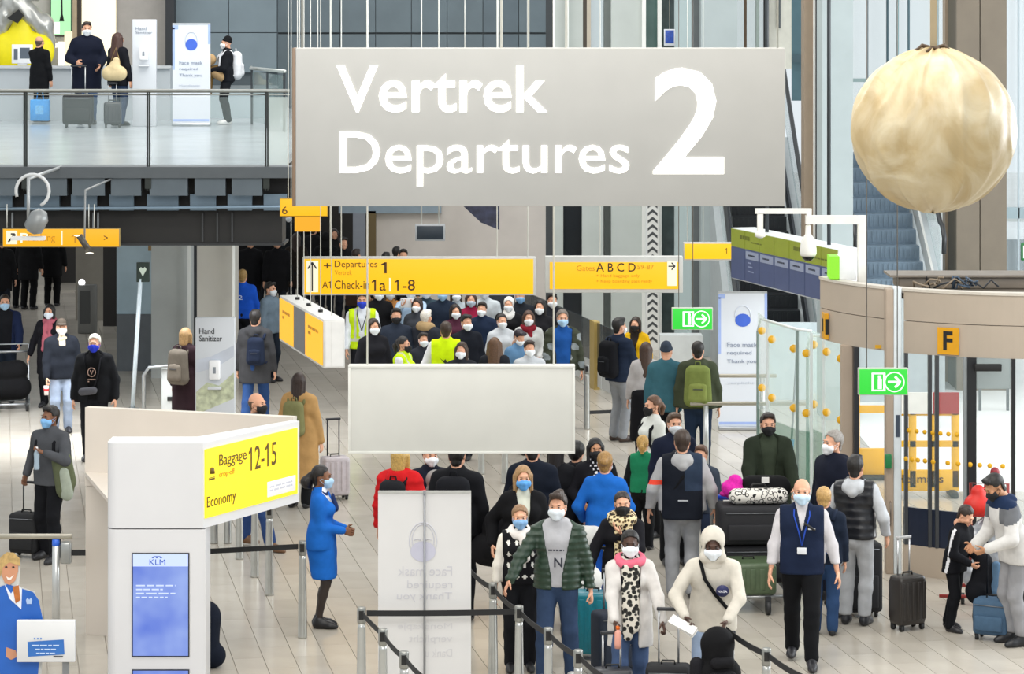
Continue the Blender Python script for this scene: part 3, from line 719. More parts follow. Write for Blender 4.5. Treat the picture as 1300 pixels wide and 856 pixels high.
def txt(r, cv, t, x0, y0, x1, y1, mat, bold=.0, y=-.002, name='lettering', depth=.006, mirror=False):
    a = cv(x0, y1); c = cv(x1, y0); return lettering(r, t, a[0], a[1], c[0], c[1], y, mat, bold, depth, name, mirror)
def wire(r, cv, px, py, top=9.0, rad=.006, y=.05, mat=None, name='suspension_wire'):
    a = cv(px, py); b = MB(); b.tube([(a[0], y, a[1]), (a[0], y, top - r.location.z)], rad, 6); return b.build(name, mat or M('#b8b8b0', .4, .4, name='wire'), r)
WIREW = M('#e4e4dc', .4, .2, name='wire'); WIRED = M('#6a6660', .4, .3, name='wire')
# big departures sign
r, cv, k = hang_sign('departures_sign', 'huge grey overhead sign reading Vertrek Departures 2 in glowing white letters', 'sign', 371, 61, 997, 262, 24, .3)
panel(r, cv, 375, 61, 997, 262, 0, .28, M('#a9a8a4', .55, .0, .025, 3, name='brushed_sign_panel'), 'sign_board')
panel(r, cv, 371, 61, 375, 262, -.004, .28, M('#7a6552', .5, name='sign_edge'), 'edge_trim', .002)
LW = lit('#fffdf6', 1.6)
txt(r, cv, 'Vertrek', 427, 83, 695, 143, LW, .012); txt(r, cv, 'Departures', 431, 167, 799, 237, LW, .004)
txt(r, cv, '2', 829, 86, 919, 221, LW, .010, name='numeral')
for px in (383, 988): wire(r, cv, px, 61, rad=.008)
for px, m, rr in ((719, WIREW, .012), (671, WIREW, .008), (636.5, WIREW, .012)): wire(r, cv, px, 62, rad=rr, mat=m)
# blank panel seen from the back
r, cv, k = hang_sign('blank_sign', 'blank pale grey hanging panel in front of the crowd, wires at both ends', 'sign', 442, 464, 730, 576, 26, .12)
panel(r, cv, 442, 464, 730, 576, 0, .12, M('#c6c6c0', .55, 0, .03, 3, name='sign_panel'), 'sign_board'); 
for a in ((442, 464, 730, 467), (442, 573, 730, 576), (442, 467, 445, 573), (727, 467, 730, 573)): panel(r, cv, *a, -.008, .0, M('#d2d2cc', .5, name='sign_frame'), 'frame_bar', .001)
for px in (466, 703): wire(r, cv, px, 464, rad=.0085, mat=WIREW)
# departures 1 / check-in
r, cv, k = hang_sign('direction_sign', 'long yellow overhead sign to Departures 1 and Check-in 1a 1-8 with up arrow', 'sign', 384, 327, 680, 375, 40, .2, 'yellow direction signs')
panel(r, cv, 384, 327, 680, 375, .004, .2, GRYF, 'frame'); panel(r, cv, 386, 329, 677, 373, -.008, .004, lit('#ffbc00', .72), 'lit_face', .001)
panel(r, cv, 389, 331, 404, 371, -.014, -.008, OFFW, 'arrow_plate', .004)
b = MB()
for s in (-1, 1): a = cv(396.5, 333); b.tube([(a[0], -.02, a[1]), (a[0] + s * .06, -.02, a[1] - .09)], .011, 6)
a = cv(396.5, 333); c = cv(396.5, 369); b.tube([(a[0], -.02, a[1]), (c[0], -.02, c[1])], .010, 6); b.build('arrow', BLK, r)
txt(r, cv, 'Departures', 425, 331, 479, 342, BRN, y=-.009); txt(r, cv, 'Vertrek', 425, 343, 447, 349, PBRN, y=-.009); txt(r, cv, '1', 484, 333, 491, 347, BRN, .01, y=-.009, name='numeral')
txt(r, cv, 'Check-in', 425, 356, 469, 367, BRN, y=-.009); txt(r, cv, '1a', 472, 355, 490, 369, BRN, .005, y=-.009); txt(r, cv, '1-8', 501, 355, 527, 369, BRN, .005, y=-.009)
panel(r, cv, 494, 353, 496, 370, -.012, -.008, OFFW, 'divider', .001); txt(r, cv, '+', 411, 334, 420, 341, BRN, y=-.009, name='pictogram'); txt(r, cv, 'A1', 409, 357, 420, 366, BRN, y=-.009, name='pictogram')
for px, m in ((433, WIREW), (419, WIREW), (631, WIREW), (670, WIREW)): wire(r, cv, px, 327, mat=m, rad=.008)
# gates sign
r, cv, k = hang_sign('direction_sign', 'grey framed yellow overhead sign to gates A B C D 59-87 with right arrow', 'sign', 692, 326, 867, 372, 40, .2, 'yellow direction signs')
panel(r, cv, 692, 326, 867, 372, .004, .2, GRYF, 'frame'); panel(r, cv, 698, 333, 862, 367, -.008, .004, lit('#ffba00', .72), 'lit_face', .001)
panel(r, cv, 847, 332, 859, 363, -.014, -.008, OFFW, 'arrow_plate', .004); b = MB(); a = cv(857, 338); c = cv(848.5, 338); b.tube([(c[0], -.02, c[1]), (a[0], -.02, a[1])], .009, 6)
for s in (-1, 1): b.tube([(a[0], -.02, a[1]), (a[0] - .05, -.02, a[1] + s * .05)], .009, 6)
b.build('arrow', BLK, r)
txt(r, cv, 'Gates', 732, 337, 755, 344, PBRN, y=-.009); txt(r, cv, 'A B C D', 757, 334, 807, 345, plastic('#2c2410'), .008, y=-.009); txt(r, cv, '59-87', 809, 336, 830, 342, PBRN, y=-.009)
txt(r, cv, '+ Hand baggage only', 757, 348, 812, 353, PBRN, y=-.009); txt(r, cv, '+ Keep boarding pass ready', 757, 355, 828, 360, PBRN, y=-.009)
for px, m in ((762, WIREW), (862, WIRED)): wire(r, cv, px, 326, mat=m)
# plain yellow sign on the far column
r, cv, k = hang_sign('direction_sign', 'small plain yellow sign hung before the pale column left of the olive board', 'sign', 868, 308, 930, 331, 46, .15, 'yellow direction signs')
panel(r, cv, 868, 308, 930, 331, 0, .15, GRYF, 'frame'); panel(r, cv, 869, 309.5, 930, 329, -.006, 0, YEL, 'lit_face', .001); txt(r, cv, '1', 921, 315, 923, 322, BRN, y=-.007, name='numeral')
for px in (873, 893): wire(r, cv, px, 308, mat=WIREW)
# parking sign under the gallery
r, cv, k = hang_sign('direction_sign', 'yellow Parking sign hanging under the gallery girder at the left', 'sign', 3, 290, 152, 314, 36.35, .12, 'yellow direction signs')
panel(r, cv, 3, 290, 152, 314, 0, .12, M('#8a7a4a', .5, name='sign_frame'), 'frame'); panel(r, cv, 4, 291, 151, 313, -.006, 0, lit('#f5ae05', .66), 'lit_face', .001)
panel(r, cv, 8, 293, 22, 310, -.012, -.006, OFFW, 'arrow_plate', .004); txt(r, cv, 'P', 26, 296, 36, 308, lit('#fff6d8', .7), .01, y=-.007, name='pictogram'); txt(r, cv, 'Parking', 36, 297, 70, 309, PBRN, y=-.007); panel(r, cv, 78, 293, 79.5, 311, -.009, -.006, OFFW, 'divider', .001)
b = MB(); a = cv(11, 307); c = cv(19, 297); b.tube([(a[0], -.016, a[1]), (c[0], -.016, c[1])], .012, 6); b.tube([(c[0], -.016, c[1]), (c[0] - .05, -.016, c[1])], .01, 6); b.tube([(c[0], -.016, c[1]), (c[0], -.016, c[1] - .05)], .01, 6); b.build('arrow', BLK, r)
txt(r, cv, '1', 91, 298, 97, 308, PBRN, y=-.007, name='numeral'); txt(r, cv, '>', 132, 299, 137, 305, BRN, y=-.007, name='pictogram')
for px in (8, 112, 119): wire(r, cv, px, 290, top=3.88, mat=WIREW)
for px in (20, 130):
    p0 = cv(px, 300); b = MB(); b.box(p0[0] - .02, p0[0] + .02, .10, .72, p0[1], p0[1] + .04); b.build('bracket', BLK, r)
# yellow sign tucked behind the big sign
r, cv, k = hang_sign('direction_sign', 'yellow sign half hidden behind the left end of the big grey sign', 'sign', 355, 252, 416, 275, 34, .12, 'yellow direction signs')
panel(r, cv, 355, 252, 416, 275, 0, .12, M('#a8820c', .5, name='sign_frame'), 'frame'); panel(r, cv, 356, 253, 415, 274, -.006, 0, lit('#f8b405', .7), 'lit_face', .001); txt(r, cv, '6', 358, 262, 365, 272, BRN, y=-.007, name='numeral')
for px in (365.5, 380, 403): wire(r, cv, px, 252, mat=WIREW)
b = MB(); p0 = cv(374, 275); b.box(p0[0], p0[0] + .3, 0, .1, p0[1] - .18, p0[1]); b.build('lower_plate', lit('#f0a804', .6), r)
# oblique hanging light box with two yellow faces
A = Vector(((355 - 650) * 35.8 / FOC, 35.8, 2.20)); B = Vector(((411 - 650) * 33 / FOC, 33, 2.20)); Ld = (B - A).length
r = thing('light_box_sign', 'slanting white hanging box with two yellow faces left of the check-in sign', 'sign', A, math.degrees(math.atan2((B - A).y, (B - A).x)))
b = MB(); b.box(0, Ld, 0, .25, 0, .57, bev=.006); b.build('box', M('#d6d5d0', .5, name='sign_panel'), r)
for u0, u1, m, nm in ((.01, .34, lit('#ffba06', .7), 'lit_face'), (.35, .60, M('#6d6e70', .4, name='screen_off'), 'dark_face'), (.61, .985, lit('#ffba06', .7), 'lit_face')):
    b = MB(); b.box(Ld * u0, Ld * u1, -.008, 0, .03, .54); f = b.build(nm, m, r)
for u in (.2, .46, .72):
    b = MB(); b.tube([(Ld * u, .12, .57), (Ld * u, .12, .60)], .03, 8); b.build('bracket', BLK, r)
scribble(r, .25, .28, .75, .42, -.009, PBRN, 2); scribble(r, Ld * .68, .28, Ld * .90, .42, -.009, PBRN, 2)
for u in (.05, .2, .35, .5, .72, .95):
    b = MB(); b.tube([(Ld * u, .12, .6), (Ld * u, .12, 6.8)], .006, 6); b.build('suspension_wire', WIREW, r)
b = MB(); b.box(Ld, Ld + .006, .02, .23, .02, .55); b.box(Ld + .006, Ld + .009, .09, .10, .02, .55); b.build('end_cap', M('#e2e1dd', .5, name='sign_panel'), r)
# monitor seen from behind, dark banner corner
r, cv, k = hang_sign('hanging_monitor', 'small grey monitor hanging on two rods in front of the plain back wall', 'monitor', 527, 285, 565, 306, 50, .1)
panel(r, cv, 527, 285, 565, 306, 0, .1, M('#a2a5a8', .5, name='plastic'), 'casing'); panel(r, cv, 529, 287, 563, 304, -.005, 0, M('#28313a', .4, name='screen_off'), 'screen', .001)
for px in (535, 557): wire(r, cv, px, 285, rad=.012, mat=WIREW)
r = thing('hanging_banner', 'dark striped banner corner hanging below the big sign', 'banner', P(612, 292, 46))
b = MB(); b.add([(-.30, 0, 1.6), (.28, 0, 1.6), (.28, 0, 0), (-.02, 0, .12), (-.30, .02, .40), (-.30, .02, 1.6), (.28, .02, 1.6), (.28, .02, 0), (-.02, .02, .12), (-.30, .02, .38)], [(4, 3, 2, 1, 0), (5, 6, 7, 8, 9), (0, 1, 6, 5), (1, 2, 7, 6), (2, 3, 8, 7), (3, 4, 9, 8)]); b.build('cloth', M('#2c2f42', .7, 0, .5, 9, name='cloth'), r)
for x in (-.28, .26):
    b = MB(); b.tube([(x, .01, 1.58), (x, .01, 5.5)], .008, 6); b.build('suspension_wire', WIREW, r)
# emergency exit signs
def exit_sign(label, x0, y0, x1, y1, D, ws):
    r, cv, k = hang_sign('exit_sign', label, 'sign', x0, y0, x1, y1, D, .1, 'green exit signs')
    w = x1 - x0; hgt = y1 - y0
    panel(r, cv, x0, y0, x1, y1, 0, .09, M('#bcc4b4', .4, name='sign_frame'), 'casing', .004); panel(r, cv, x0 + 1, y0 + 1, x1 - 1, y1 - 1, -.006, 0, lit('#2fcb3a', .75), 'lit_face', .001)
    WL = lit('#f2fff2', 1.0)
    cx, cz = cv(x0 + w * .40, y0 + hgt * .5); s = hgt * k
    b = MB()
    for a, c, d, e in ((-.16, .16, -.34, -.29), (-.16, .16, .29, .34), (-.16, -.11, -.34, .34), (.11, .16, -.34, .34)): b.box(cx + a * s * 1.6, cx + c * s * 1.6, -.012, -.006, cz + d * s, cz + e * s)
    b.box(cx - .02 * s, cx + .12 * s, -.011, -.006, cz - .26 * s, cz + .12 * s); b.lathe([(.001, 0), (.06 * s, .0), (.06 * s, .1 * s), (.001, .1 * s)], (cx + .04 * s, -.009, cz + .14 * s), 8)
    b.build('pictogram', WL, r)
    cx, cz = cv(x0 + w * .72, y0 + hgt * .5); b = MB(); ring = [(cx + .36 * s * c, -.010, cz + .36 * s * q) for c, q in arc(24, 0, 360)]; b.tube(ring, .022 * s, 5, cap=False)
    b.tube([(cx - .24 * s, -.010, cz), (cx + .22 * s, -.010, cz)], .045 * s, 6)
    for q in (-1, 1): b.tube([(cx + .22 * s, -.010, cz), (cx + .02 * s, -.010, cz + q * .20 * s)], .045 * s, 6)
    b.build('arrow', WL, r)
    for px in ws: wire(r, cv, px, y0, rad=.0055, mat=WIRED)
exit_sign('green exit sign hanging left of the tall white mask banner', 853, 391, 905, 419, 38.5, (862, 880))
exit_sign('larger green exit sign hanging before the revolving door post', 1090, 468, 1153, 502, 29.5, (1101, 1140))
r, cv, k = hang_sign('exit_sign', 'half visible green exit sign at the right edge by the brown pillar', 'sign', 1297, 309, 1330, 331, 40, .1, 'green exit signs'); panel(r, cv, 1297, 309, 1330, 331, 0, .08, M('#1c6b35', .4, name='sign_frame'), 'casing'); panel(r, cv, 1299, 312, 1328, 328, -.005, 0, lit('#e8fff0', .8), 'lit_face', .001); wire(r, cv, 1310, 309, mat=WIREW)
# olive and slate information board
A = Vector(((928 - 650) * 44 / FOC, 44, 2.20)); B = Vector(((1063 - 650) * 40 / FOC, 40, 2.20)); Ld = (B - A).length
r = thing('information_board', 'long oblique board with olive top band and slate blue fields', 'board', A, math.degrees(math.atan2((B - A).y, (B - A).x)))
b = MB(); b.box(0, Ld, .012, .40, 0, .79, bev=.01); b.build('casing', M('#cfd3d4', .45, name='plastic'), r)
N = 7
for i in range(N):
    x0 = Ld * i / N + .008; x1 = Ld * (i + 1) / N - .008
    b = MB(); b.box(x0, x1, 0, .012, .02, .50); b.build('slate_panel', M('#4a5578', .35, 0, .05, name='board_face'), r)
    b = MB(); b.box(x0, x1, 0, .012, .508, .78); b.build('olive_panel', M('#8f9a2c', .35, 0, .06, name='board_face'), r)
    if i:
        b = MB(); b.box(x0 + .03, x1 - .03, -.003, 0, .36, .48); b.build('white_field', M('#8f97ac', .5, name='board_face'), r)
        scribble(r, x0 + .14, .39, x1 - .18, .44, -.003, plastic('#242a3c'))
OLV = plastic('#5e6418')
for q_ in ((.38, .60, .80, .72), (.86, .60, 1.3, .64), (2.55, .60, 2.95, .72), (3.3, .58, 3.8, .62)): scribble(r, *q_, 0, OLV)
for i, z in enumerate((.28, .22, .15)): scribble(r, .72, z, .72 + .14 + .05 * i, z + .04, 0, plastic('#8f97b4'))
b = MB(); b.tube([(1.0, .2, .79), (1.0, .2, 6.8)], .03, 8); b.tube([(3.4, .2, .79), (3.4, .2, 6.8)], .03, 8); b.build('hanger', M('#30363a', .4, name='steel'), r)
# ------------------------------------------------------------------ moon lamp wrapped in plastic
c = P(1185, 165, 22); R0 = .642
r = thing('balloon_lamp', 'big round lamp wrapped in wrinkled cream plastic hanging on a strap', 'lamp', c)
vs = []; fs = []; n, m_ = 168, 64
for i in range(m_ + 1):
    th = PI * i / m_
    for j in range(n):
        ph = 2 * PI * j / n
        fold = .020 * abs(math.sin(ph * 4 + 1.3 * math.cos(th * 2))) ** 3 + .012 * math.sin(ph * 9 + 3 * math.sin(th * 3)) * math.sin(th) ** .5 + .007 * math.sin(17 * ph + 5 * th)
        gather = .030 * math.sin(ph * 13) * max(0, 1 - th / .6) + .022 * math.sin(ph * 11) * max(0, (th - 2.55) / .6)
        wv = .10 * math.sin(th * 3.1) + .05 * math.sin(th * 7)
        for p0, am0, wd in ((4.35, .030, .05), (4.95, .036, .045), (5.35, .022, .07), (3.95, .026, .06), (5.9, .03, .06), (3.4, .03, .06), (1.0, .03, .06), (2.1, .03, .06)):
            am = am0 * .85; dd = (ph - p0 - wv * (1 if p0 != 4.95 else .25)) / (wd * .8); fold += am * math.exp(-dd * dd) * math.sin(th) ** .7
        rr = R0 * (1 - .022 + fold * .9 + gather * .6)
        vs.append((rr * math.sin(th) * math.cos(ph), rr * math.sin(th) * math.sin(ph), rr * math.cos(th)))
for i in range(m_):
    for j in range(n): fs.append((i * n + j, (i + 1) * n + j, (i + 1) * n + (j + 1) % n, i * n + (j + 1) % n))
b = MB(); b.add(vs, fs, 0, True)
mw = bpy.data.materials.new('wrinkled_plastic'); mw.use_nodes = True; q = mw.node_tree.nodes; Lk = mw.node_tree.links; pb = q['Principled BSDF']
tcn = q.new('ShaderNodeTexCoord'); nz = q.new('ShaderNodeTexNoise'); nz.inputs['Scale'].default_value = 2.2; nz.inputs['Detail'].default_value = 5; nz.inputs['Distortion'].default_value = 1.2
Lk.new(tcn.outputs['Object'], nz.inputs['Vector']); rp = q.new('ShaderNodeValToRGB'); rp.color_ramp.elements[0].position = .35; rp.color_ramp.elements[1].position = .7
rp.color_ramp.elements[0].color = (*lin('#a8936a'), 1); rp.color_ramp.elements[1].color = (*lin('#cbc0a4'), 1); Lk.new(nz.outputs['Fac'], rp.inputs[0]); Lk.new(rp.outputs[0], pb.inputs['Base Color'])
bp = q.new('ShaderNodeBump'); bp.inputs['Strength'].default_value = .4; bp.inputs['Distance'].default_value = .03; Lk.new(nz.outputs['Fac'], bp.inputs['Height']); Lk.new(bp.outputs[0], pb.inputs['Normal'])
pb.inputs['Roughness'].default_value = .38; pb.inputs['Subsurface Weight'].default_value = .3; pb.inputs['Subsurface Radius'].default_value = (.3, .25, .15); pb.inputs['Emission Color'].default_value = (1.0, .78, .40, 1); pb.inputs['Emission Strength'].default_value = .03
b.build('wrapped_globe', mw, r)
b = MB(); b.box(-.025, .025, -.008, .008, R0 - .03, 3.2); b.build('strap', M('#9a8a6c', .6, name='webbing'), r)
b = MB()
for i in range(9):
    a = i * .7; b.tube([(.02 * math.cos(a), .02 * math.sin(a), R0 - .01), (.10 * math.cos(a), .10 * math.sin(a), R0 - .025 + .02 * (i % 3)), (.16 * math.cos(a), .16 * math.sin(a), R0 - .03)], [.02, .016, .006], 6)
b.build('gathered_knot', M('#4a3a2a', .7, name='cord'), r)
b = MB(); b.tube([(-.05, 0, R0 - .03), (.05, 0, R0 - .03)], .012, 6); b.tube([(.03 * math.cos(i / 9 * 2 * PI), -.02, -R0 + .02 + .02 * math.sin(i / 9 * 2 * PI)) for i in range(10)], .006, 5); b.build('tie_cord', BLK, r)
# ------------------------------------------------------------------ escalators
def escalator(label, px, D0, z0, z1, wd, col, side_r=True):
    r = thing('escalator', label, 'escalator', ((px - 650) * D0 / FOC, D0, 0), 0)
    nst = int((z1 - z0) / .235)
    for i in range(nst):
        z = z0 + i * .235; y = i * .40
        b = MB(); b.box(-wd / 2, wd / 2, y, y + .44, z - .235, z); 
        for q in range(int(wd / .08)): b.box(-wd / 2 + q * .08 + .01, -wd / 2 + q * .08 + .05, y - .012, y, z - .20, z - .03)
        b.build('step', M(col, .4, .3, .1, 6, name='step_metal'), r)
    L = nst * .40; H = nst * .235
    for s in (-1, 1):
        x = s * (wd / 2 + .08)
        b = MB(); b.add([(x - .02, -.3, z0 - .3), (x + .02, -.3, z0 - .3), (x + .02, L, z0 + H - .3), (x - .02, L, z0 + H - .3), (x - .02, -.3, z0 + .06), (x + .02, -.3, z0 + .06), (x + .02, L, z0 + H + .06), (x - .02, L, z0 + H + .06)], [(0, 3, 2, 1), (4, 5, 6, 7), (0, 1, 5, 4), (1, 2, 6, 5), (2, 3, 7, 6), (3, 0, 4, 7)]); b.build('skirt_panel', M('#cfd0cc' if col != '#22262a' else '#30343a', .4, .3, name='steel'), r)
        x = s * (wd / 2 + .22)
        b = MB(); b.add([(x - .008, 0, z0 + .06), (x + .008, 0, z0 + .06), (x + .008, L, z0 + H + .06), (x - .008, L, z0 + H + .06), (x - .008, 0, z0 + .85), (x + .008, 0, z0 + .85), (x + .008, L, z0 + H + .85), (x - .008, L, z0 + H + .85)], [(0, 3, 2, 1), (4, 5, 6, 7), (0, 1, 5, 4), (1, 2, 6, 5), (2, 3, 7, 6), (3, 0, 4, 7)]); b.build('balustrade_glass', glass('#9db7ba', .3), r)
        b = MB(); b.tube([(x, -.4, z0 + .45), (x, -.45, z0 + .7), (x, -.25, z0 + .88), (x, 0, z0 + .92), (x, L, z0 + H + .92)], .04, 8); b.build('handrail', M('#26282a' , .4, name='rubber'), r)
    b = MB(); b.add([(-wd / 2 - .3, 0, 0), (wd / 2 + .3, 0, 0), (wd / 2 + .3, L, 0), (-wd / 2 - .3, L, 0), (-wd / 2 - .3, 0, z0 - .25), (wd / 2 + .3, 0, z0 - .25), (wd / 2 + .3, L, z0 + H - .35), (-wd / 2 - .3, L, z0 + H - .35)], [(0, 3, 2, 1), (4, 5, 6, 7), (0, 1, 5, 4), (1, 2, 6, 5), (2, 3, 7, 6), (3, 0, 4, 7)]); b.build('truss', M('#aeb6b8', .5, name='steel'), r)
escalator('grey escalator with broad steps rising behind the revolving door', 1138, 46.0, 2.0, 4.2, .98, '#6b7d8c')
escalator('dark escalator seen between the big sign and the tan column', 986, 47.2, .8, 4.4, .95, '#22262a')
# ------------------------------------------------------------------ revolving door drum
DCX, DCY, DR = 6.05, 33.9, 2.45
r = thing('revolving_door', 'beige revolving door drum with yellow F plates, white post and glass', 'door', (DCX, DCY, 0))
m_be = M('#b5a796', .5, 0, .03, 3, name='beige_cladding')
def arcband(b, R, z0, z1, a0, a1, th, n=40, m=0):
    vs = []
    for c, s in arc(n, a0, a1): vs += [(R * c, R * s, z0), (R * c, R * s, z1), ((R - th) * c, (R - th) * s, z0), ((R - th) * c, (R - th) * s, z1)]
    fs = []
    for i in range(n):
        o = i * 4; p = o + 4
        fs += [(o, p, p + 1, o + 1), (o + 2, o + 3, p + 3, p + 2), (o + 1, p + 1, p + 3, o + 3), (o, o + 2, p + 2, p)]
    fs += [(0, 1, 3, 2), (n * 4, n * 4 + 2, n * 4 + 3, n * 4 + 1)]
    b.add(vs, fs, m, False)
# left part of the drum ends at the white post; the right part bulges towards us
def ang_px(px):   # angle on the drum front for an image column
    X = None
    for i in range(1800, 3600):
        a = math.radians(i / 10); x = DCX + DR * math.cos(a); y = DCY + DR * math.sin(a)
        if 650 + FOC * x / y >= px: return i / 10
    return 360
aL, aP0, aP1 = 190, ang_px(1128), ang_px(1147)
for z0, z1 in ((2.50, 2.86), (2.868, 3.20)):
    b = MB(); arcband(b, DR, z0, z1, aL, aP0, .12); b.build('drum_panel', m_be, r)
    b = MB(); arcband(b, DR, z0, z1, aP1, 350, .12); b.build('drum_panel', m_be, r)
b = MB(); arcband(b, DR + .015, 3.20, 3.23, aL, 350, .16); b.build('drum_rim', M('#cfc7ba', .4, name='beige_cladding'), r)
b = MB(); out = [(DR * .97 * c, DR * .97 * s) for c, s in arc(24, 205, 335)]; b.prism(out, 2, 3.10, 3.16); b.build('roof', M('#6e665c', .5, 0, .15, 4, name='roof_felt'), r)
b = MB(); b.box(-1.6, 2.2, -1.25, -.75, 3.16, 3.30, bev=.02); b.box(-1.7, 2.3, -1.3, -.7, 3.30, 3.325); b.build('roof_hatch', M('#7a7166', .5, 0, .1, name='roof_felt'), r)
for i in range(10):
    t0 = random.uniform(-1.55, -.9); b = MB(); pts = [(t0, -1.6, 3.2)]
    for k_ in range(6): pts.append((pts[-1][0] + random.uniform(-.03, .14), -1.6 - random.uniform(-.1, .1), 3.2 + random.uniform(.0, .14)))
    b.tube(pts, .012, 5); b.build('cable', M(('#22262c', '#44566a', '#8a7a66')[i % 3], .5, name='cable'), r)
def onarc(px, R=DR):
    a = math.radians(ang_px(px)); return Vector((R * math.cos(a), R * math.sin(a), 0)), a
# white and tan post
pp, a = onarc(1137, DR + .05)
b = MB(); b.box(-.085, .0, -.06, .12, 0, 3.22, bev=.006); o = b.build('post', M('#ab9a88', .5, name='beige_cladding'), r, pp)
b = MB(); b.box(.0, .088, -.07, .12, 0, 3.24, bev=.01); o2 = b.build('post', M('#dbe3e6', .4, name='white_paint'), r, pp)
b = MB(); b.box(-.055, -.02, -.066, -.06, 2.02, 2.28); b.build('alarm_plate', M('#d8d2c8', .5, name='plastic'), o)
b = MB(); b.box(-.048, -.028, -.072, -.066, 2.16, 2.21); b.box(-.048, -.028, -.072, -.066, 2.06, 2.10); b.build('alarm_button', M('#7a2a22', .5, name='plastic'), o)
b = MB(); b.box(.02, .065, -.076, -.07, 1.55, 1.80); b.build('switch_plate', M('#3a4656', .4, name='plastic'), o2)
b = MB(); b.box(-.10, -.03, -.12, -.06, 1.20, 1.36, bev=.008); b.build('door_release', M('#1e7a44', .4, name='plastic'), o)
b = MB(); b.tube([(-.04, -.07, .55), (-.04, -.10, .57), (-.04, -.10, .80), (-.04, -.07, .82)], .008, 6); b.build('pull_handle', metal('#8a8076'), o)
# left jamb and dark frame
pj, _ = onarc(1076); b = MB(); b.box(-.075, .06, -.05, .1, 0, 2.5); b.build('jamb', m_tan, r, pj)
pj, _ = onarc(1086); b = MB(); b.box(-.025, .035, -.06, .1, 0, 2.5); b.build('jamb', M('#22252a', .4, name='dark_paint'), r, pj)
# curved glazing
gl = glass('#cfe6e6', .09)
b = MB(); arcband(b, DR, .75, 2.5, aP1, ang_px(1187), .02, 8); b.build('glass_pane', gl, r)
b = MB(); arcband(b, DR, .75, 2.5, ang_px(1189), ang_px(1226), .02, 8); b.build('glass_pane', gl, r)
b = MB(); arcband(b, DR, .1, 2.5, ang_px(1089), aP0 - .5, .02, 8); b.build('glass_pane', gl, r)
b = MB(); arcband(b, DR, .1, 2.5, ang_px(1238), 330, .02, 10); b.build('glass_pane', gl, r)
b = MB(); arcband(b, DR + .005, .34, .76, aP1, ang_px(1228), .03, 8); b.build('dark_lower_panel', M('#20283a', .3, 0, .1, name='dark_glass'), r)
b = MB(); arcband(b, DR + .02, 0, .34, aP1, ang_px(1228), .06, 8); b.build('plinth', m_be, r)
for px, w_ in ((1150, .02), (1180, .02), (1189, .02), (1226, .025)):
    q_, _ = onarc(px); b = MB(); b.box(-w_, w_, -.03, .04, .34, 2.5); b.build('mullion', M('#3c3f42' if px != 1226 else '#9aa0a2', .4, name='steel'), r, q_)
for px, w_ in ((1233, .05), (1286, .02)):
    q_, _ = onarc(px); b = MB(); b.box(-w_, w_, -.04, .05, 0, 2.5); b.build('mullion', M('#15171a', .4, name='dark_paint'), r, q_)
q_, _ = onarc(1252); b = MB(); b.box(-.14, .16, -.08, -.03, 2.36, 2.44, bev=.01); b.build('door_closer', BLK, r, q_)
# yellow letter plates and safety dots
q_, a = onarc(1204, DR + .01)
b = MB(); b.box(-.125, .125, -.014, 0, 2.52, 2.82); o = b.build('letter_plate', M('#e0a010', .4, name='plastic'), r, q_); o.rotation_euler = (0, 0, a + PI / 2)
lettering(o, 'F', -.055, 2.57, .055, 2.78, -.015, BLK, .03, name='letter')
q_ = Vector((DR * math.cos(math.radians(aL + 4)) - .01, DR * math.sin(math.radians(aL + 4)), 0)); b = MB(); b.box(-.012, .04, -.15, .15, 2.52, 2.82); o = b.build('letter_plate', M('#e0a010', .4, name='plastic'), r, q_)
b = MB(); b.box(-.016, -.012, -.05, .05, 2.6, 2.75); b.box(-.0, .04, -.155, -.15, 2.58, 2.76); b.build('letter', BLK, o)
q_, a = onarc(1117, DR + .01); b = MB(); b.box(-.05, .05, -.01, 0, 2.52, 2.56); o = b.build('small_plate', M('#d8a418', .4, name='plastic'), r, q_)
ydot = M('#f0b41c', .5, name='sticker')
for px in (1150, 1158, 1165, 1174, 1184, 1203, 1216, 1231, 1243, 1256, 1272):
    q_, a = onarc(px, DR + .012); b = MB(); b.lathe([(.001, -.003), (.028, -.003), (.028, .003), (.001, .003)], (0, 0, 0), 14); o = b.build('safety_dot', ydot, r, q_ + Vector((0, -.04, 1.31))); o.rotation_euler = (PI / 2, 0, a + PI / 2)
for px in (1154, 1164, 1174, 1184, 1194, 1204, 1215):
    q_, a = onarc(px, DR + .012); b = MB(); b.lathe([(.001, -.003), (.026, -.003), (.026, .003), (.001, .003)], (0, 0, 0), 14); o = b.build('safety_dot', ydot, r, q_ + Vector((0, -.01, 1.63))); o.rotation_euler = (PI / 2, 0, a + PI / 2)
# yellow barrier outside, seen through the glass
c = G(1176, 655 - 24); c = Vector(((1172 - 650) * 37.2 / FOC, 37.2, 0))
r = thing('barrier', 'yellow plastic work barrier with red and white board outside the glass', 'barrier', c)
YB = M('#eab010', .5, name='plastic'); bw = .42
b = MB()
for x in (-bw, -.14, .14, bw): b.box(x - .05, x + .05, -.03, .03, .1, 1.32, bev=.012)
b.box(-bw - .05, bw + .05, -.03, .03, .06, .34, bev=.012); b.box(-bw - .05, bw + .05, -.03, .03, 1.05, 1.30, bev=.012); b.box(-bw - .05, bw + .05, -.03, .03, .64, .72)
b.build('frame', YB, r)
for i, (x0, x1, c_) in enumerate(((-.48, -.30, '#a02020'), (-.30, .12, '#eae6e0'), (.12, .46, '#a02020'))):
    b = MB(); b.box(x0, x1, -.06, -.03, 1.08, 1.36); b.build('warning_board', M(c_, .5, name='plastic'), r)
lettering(r, 'Heijmans', -.36, .14, .26, .28, -.032, plastic('#5a3c08'), .01)
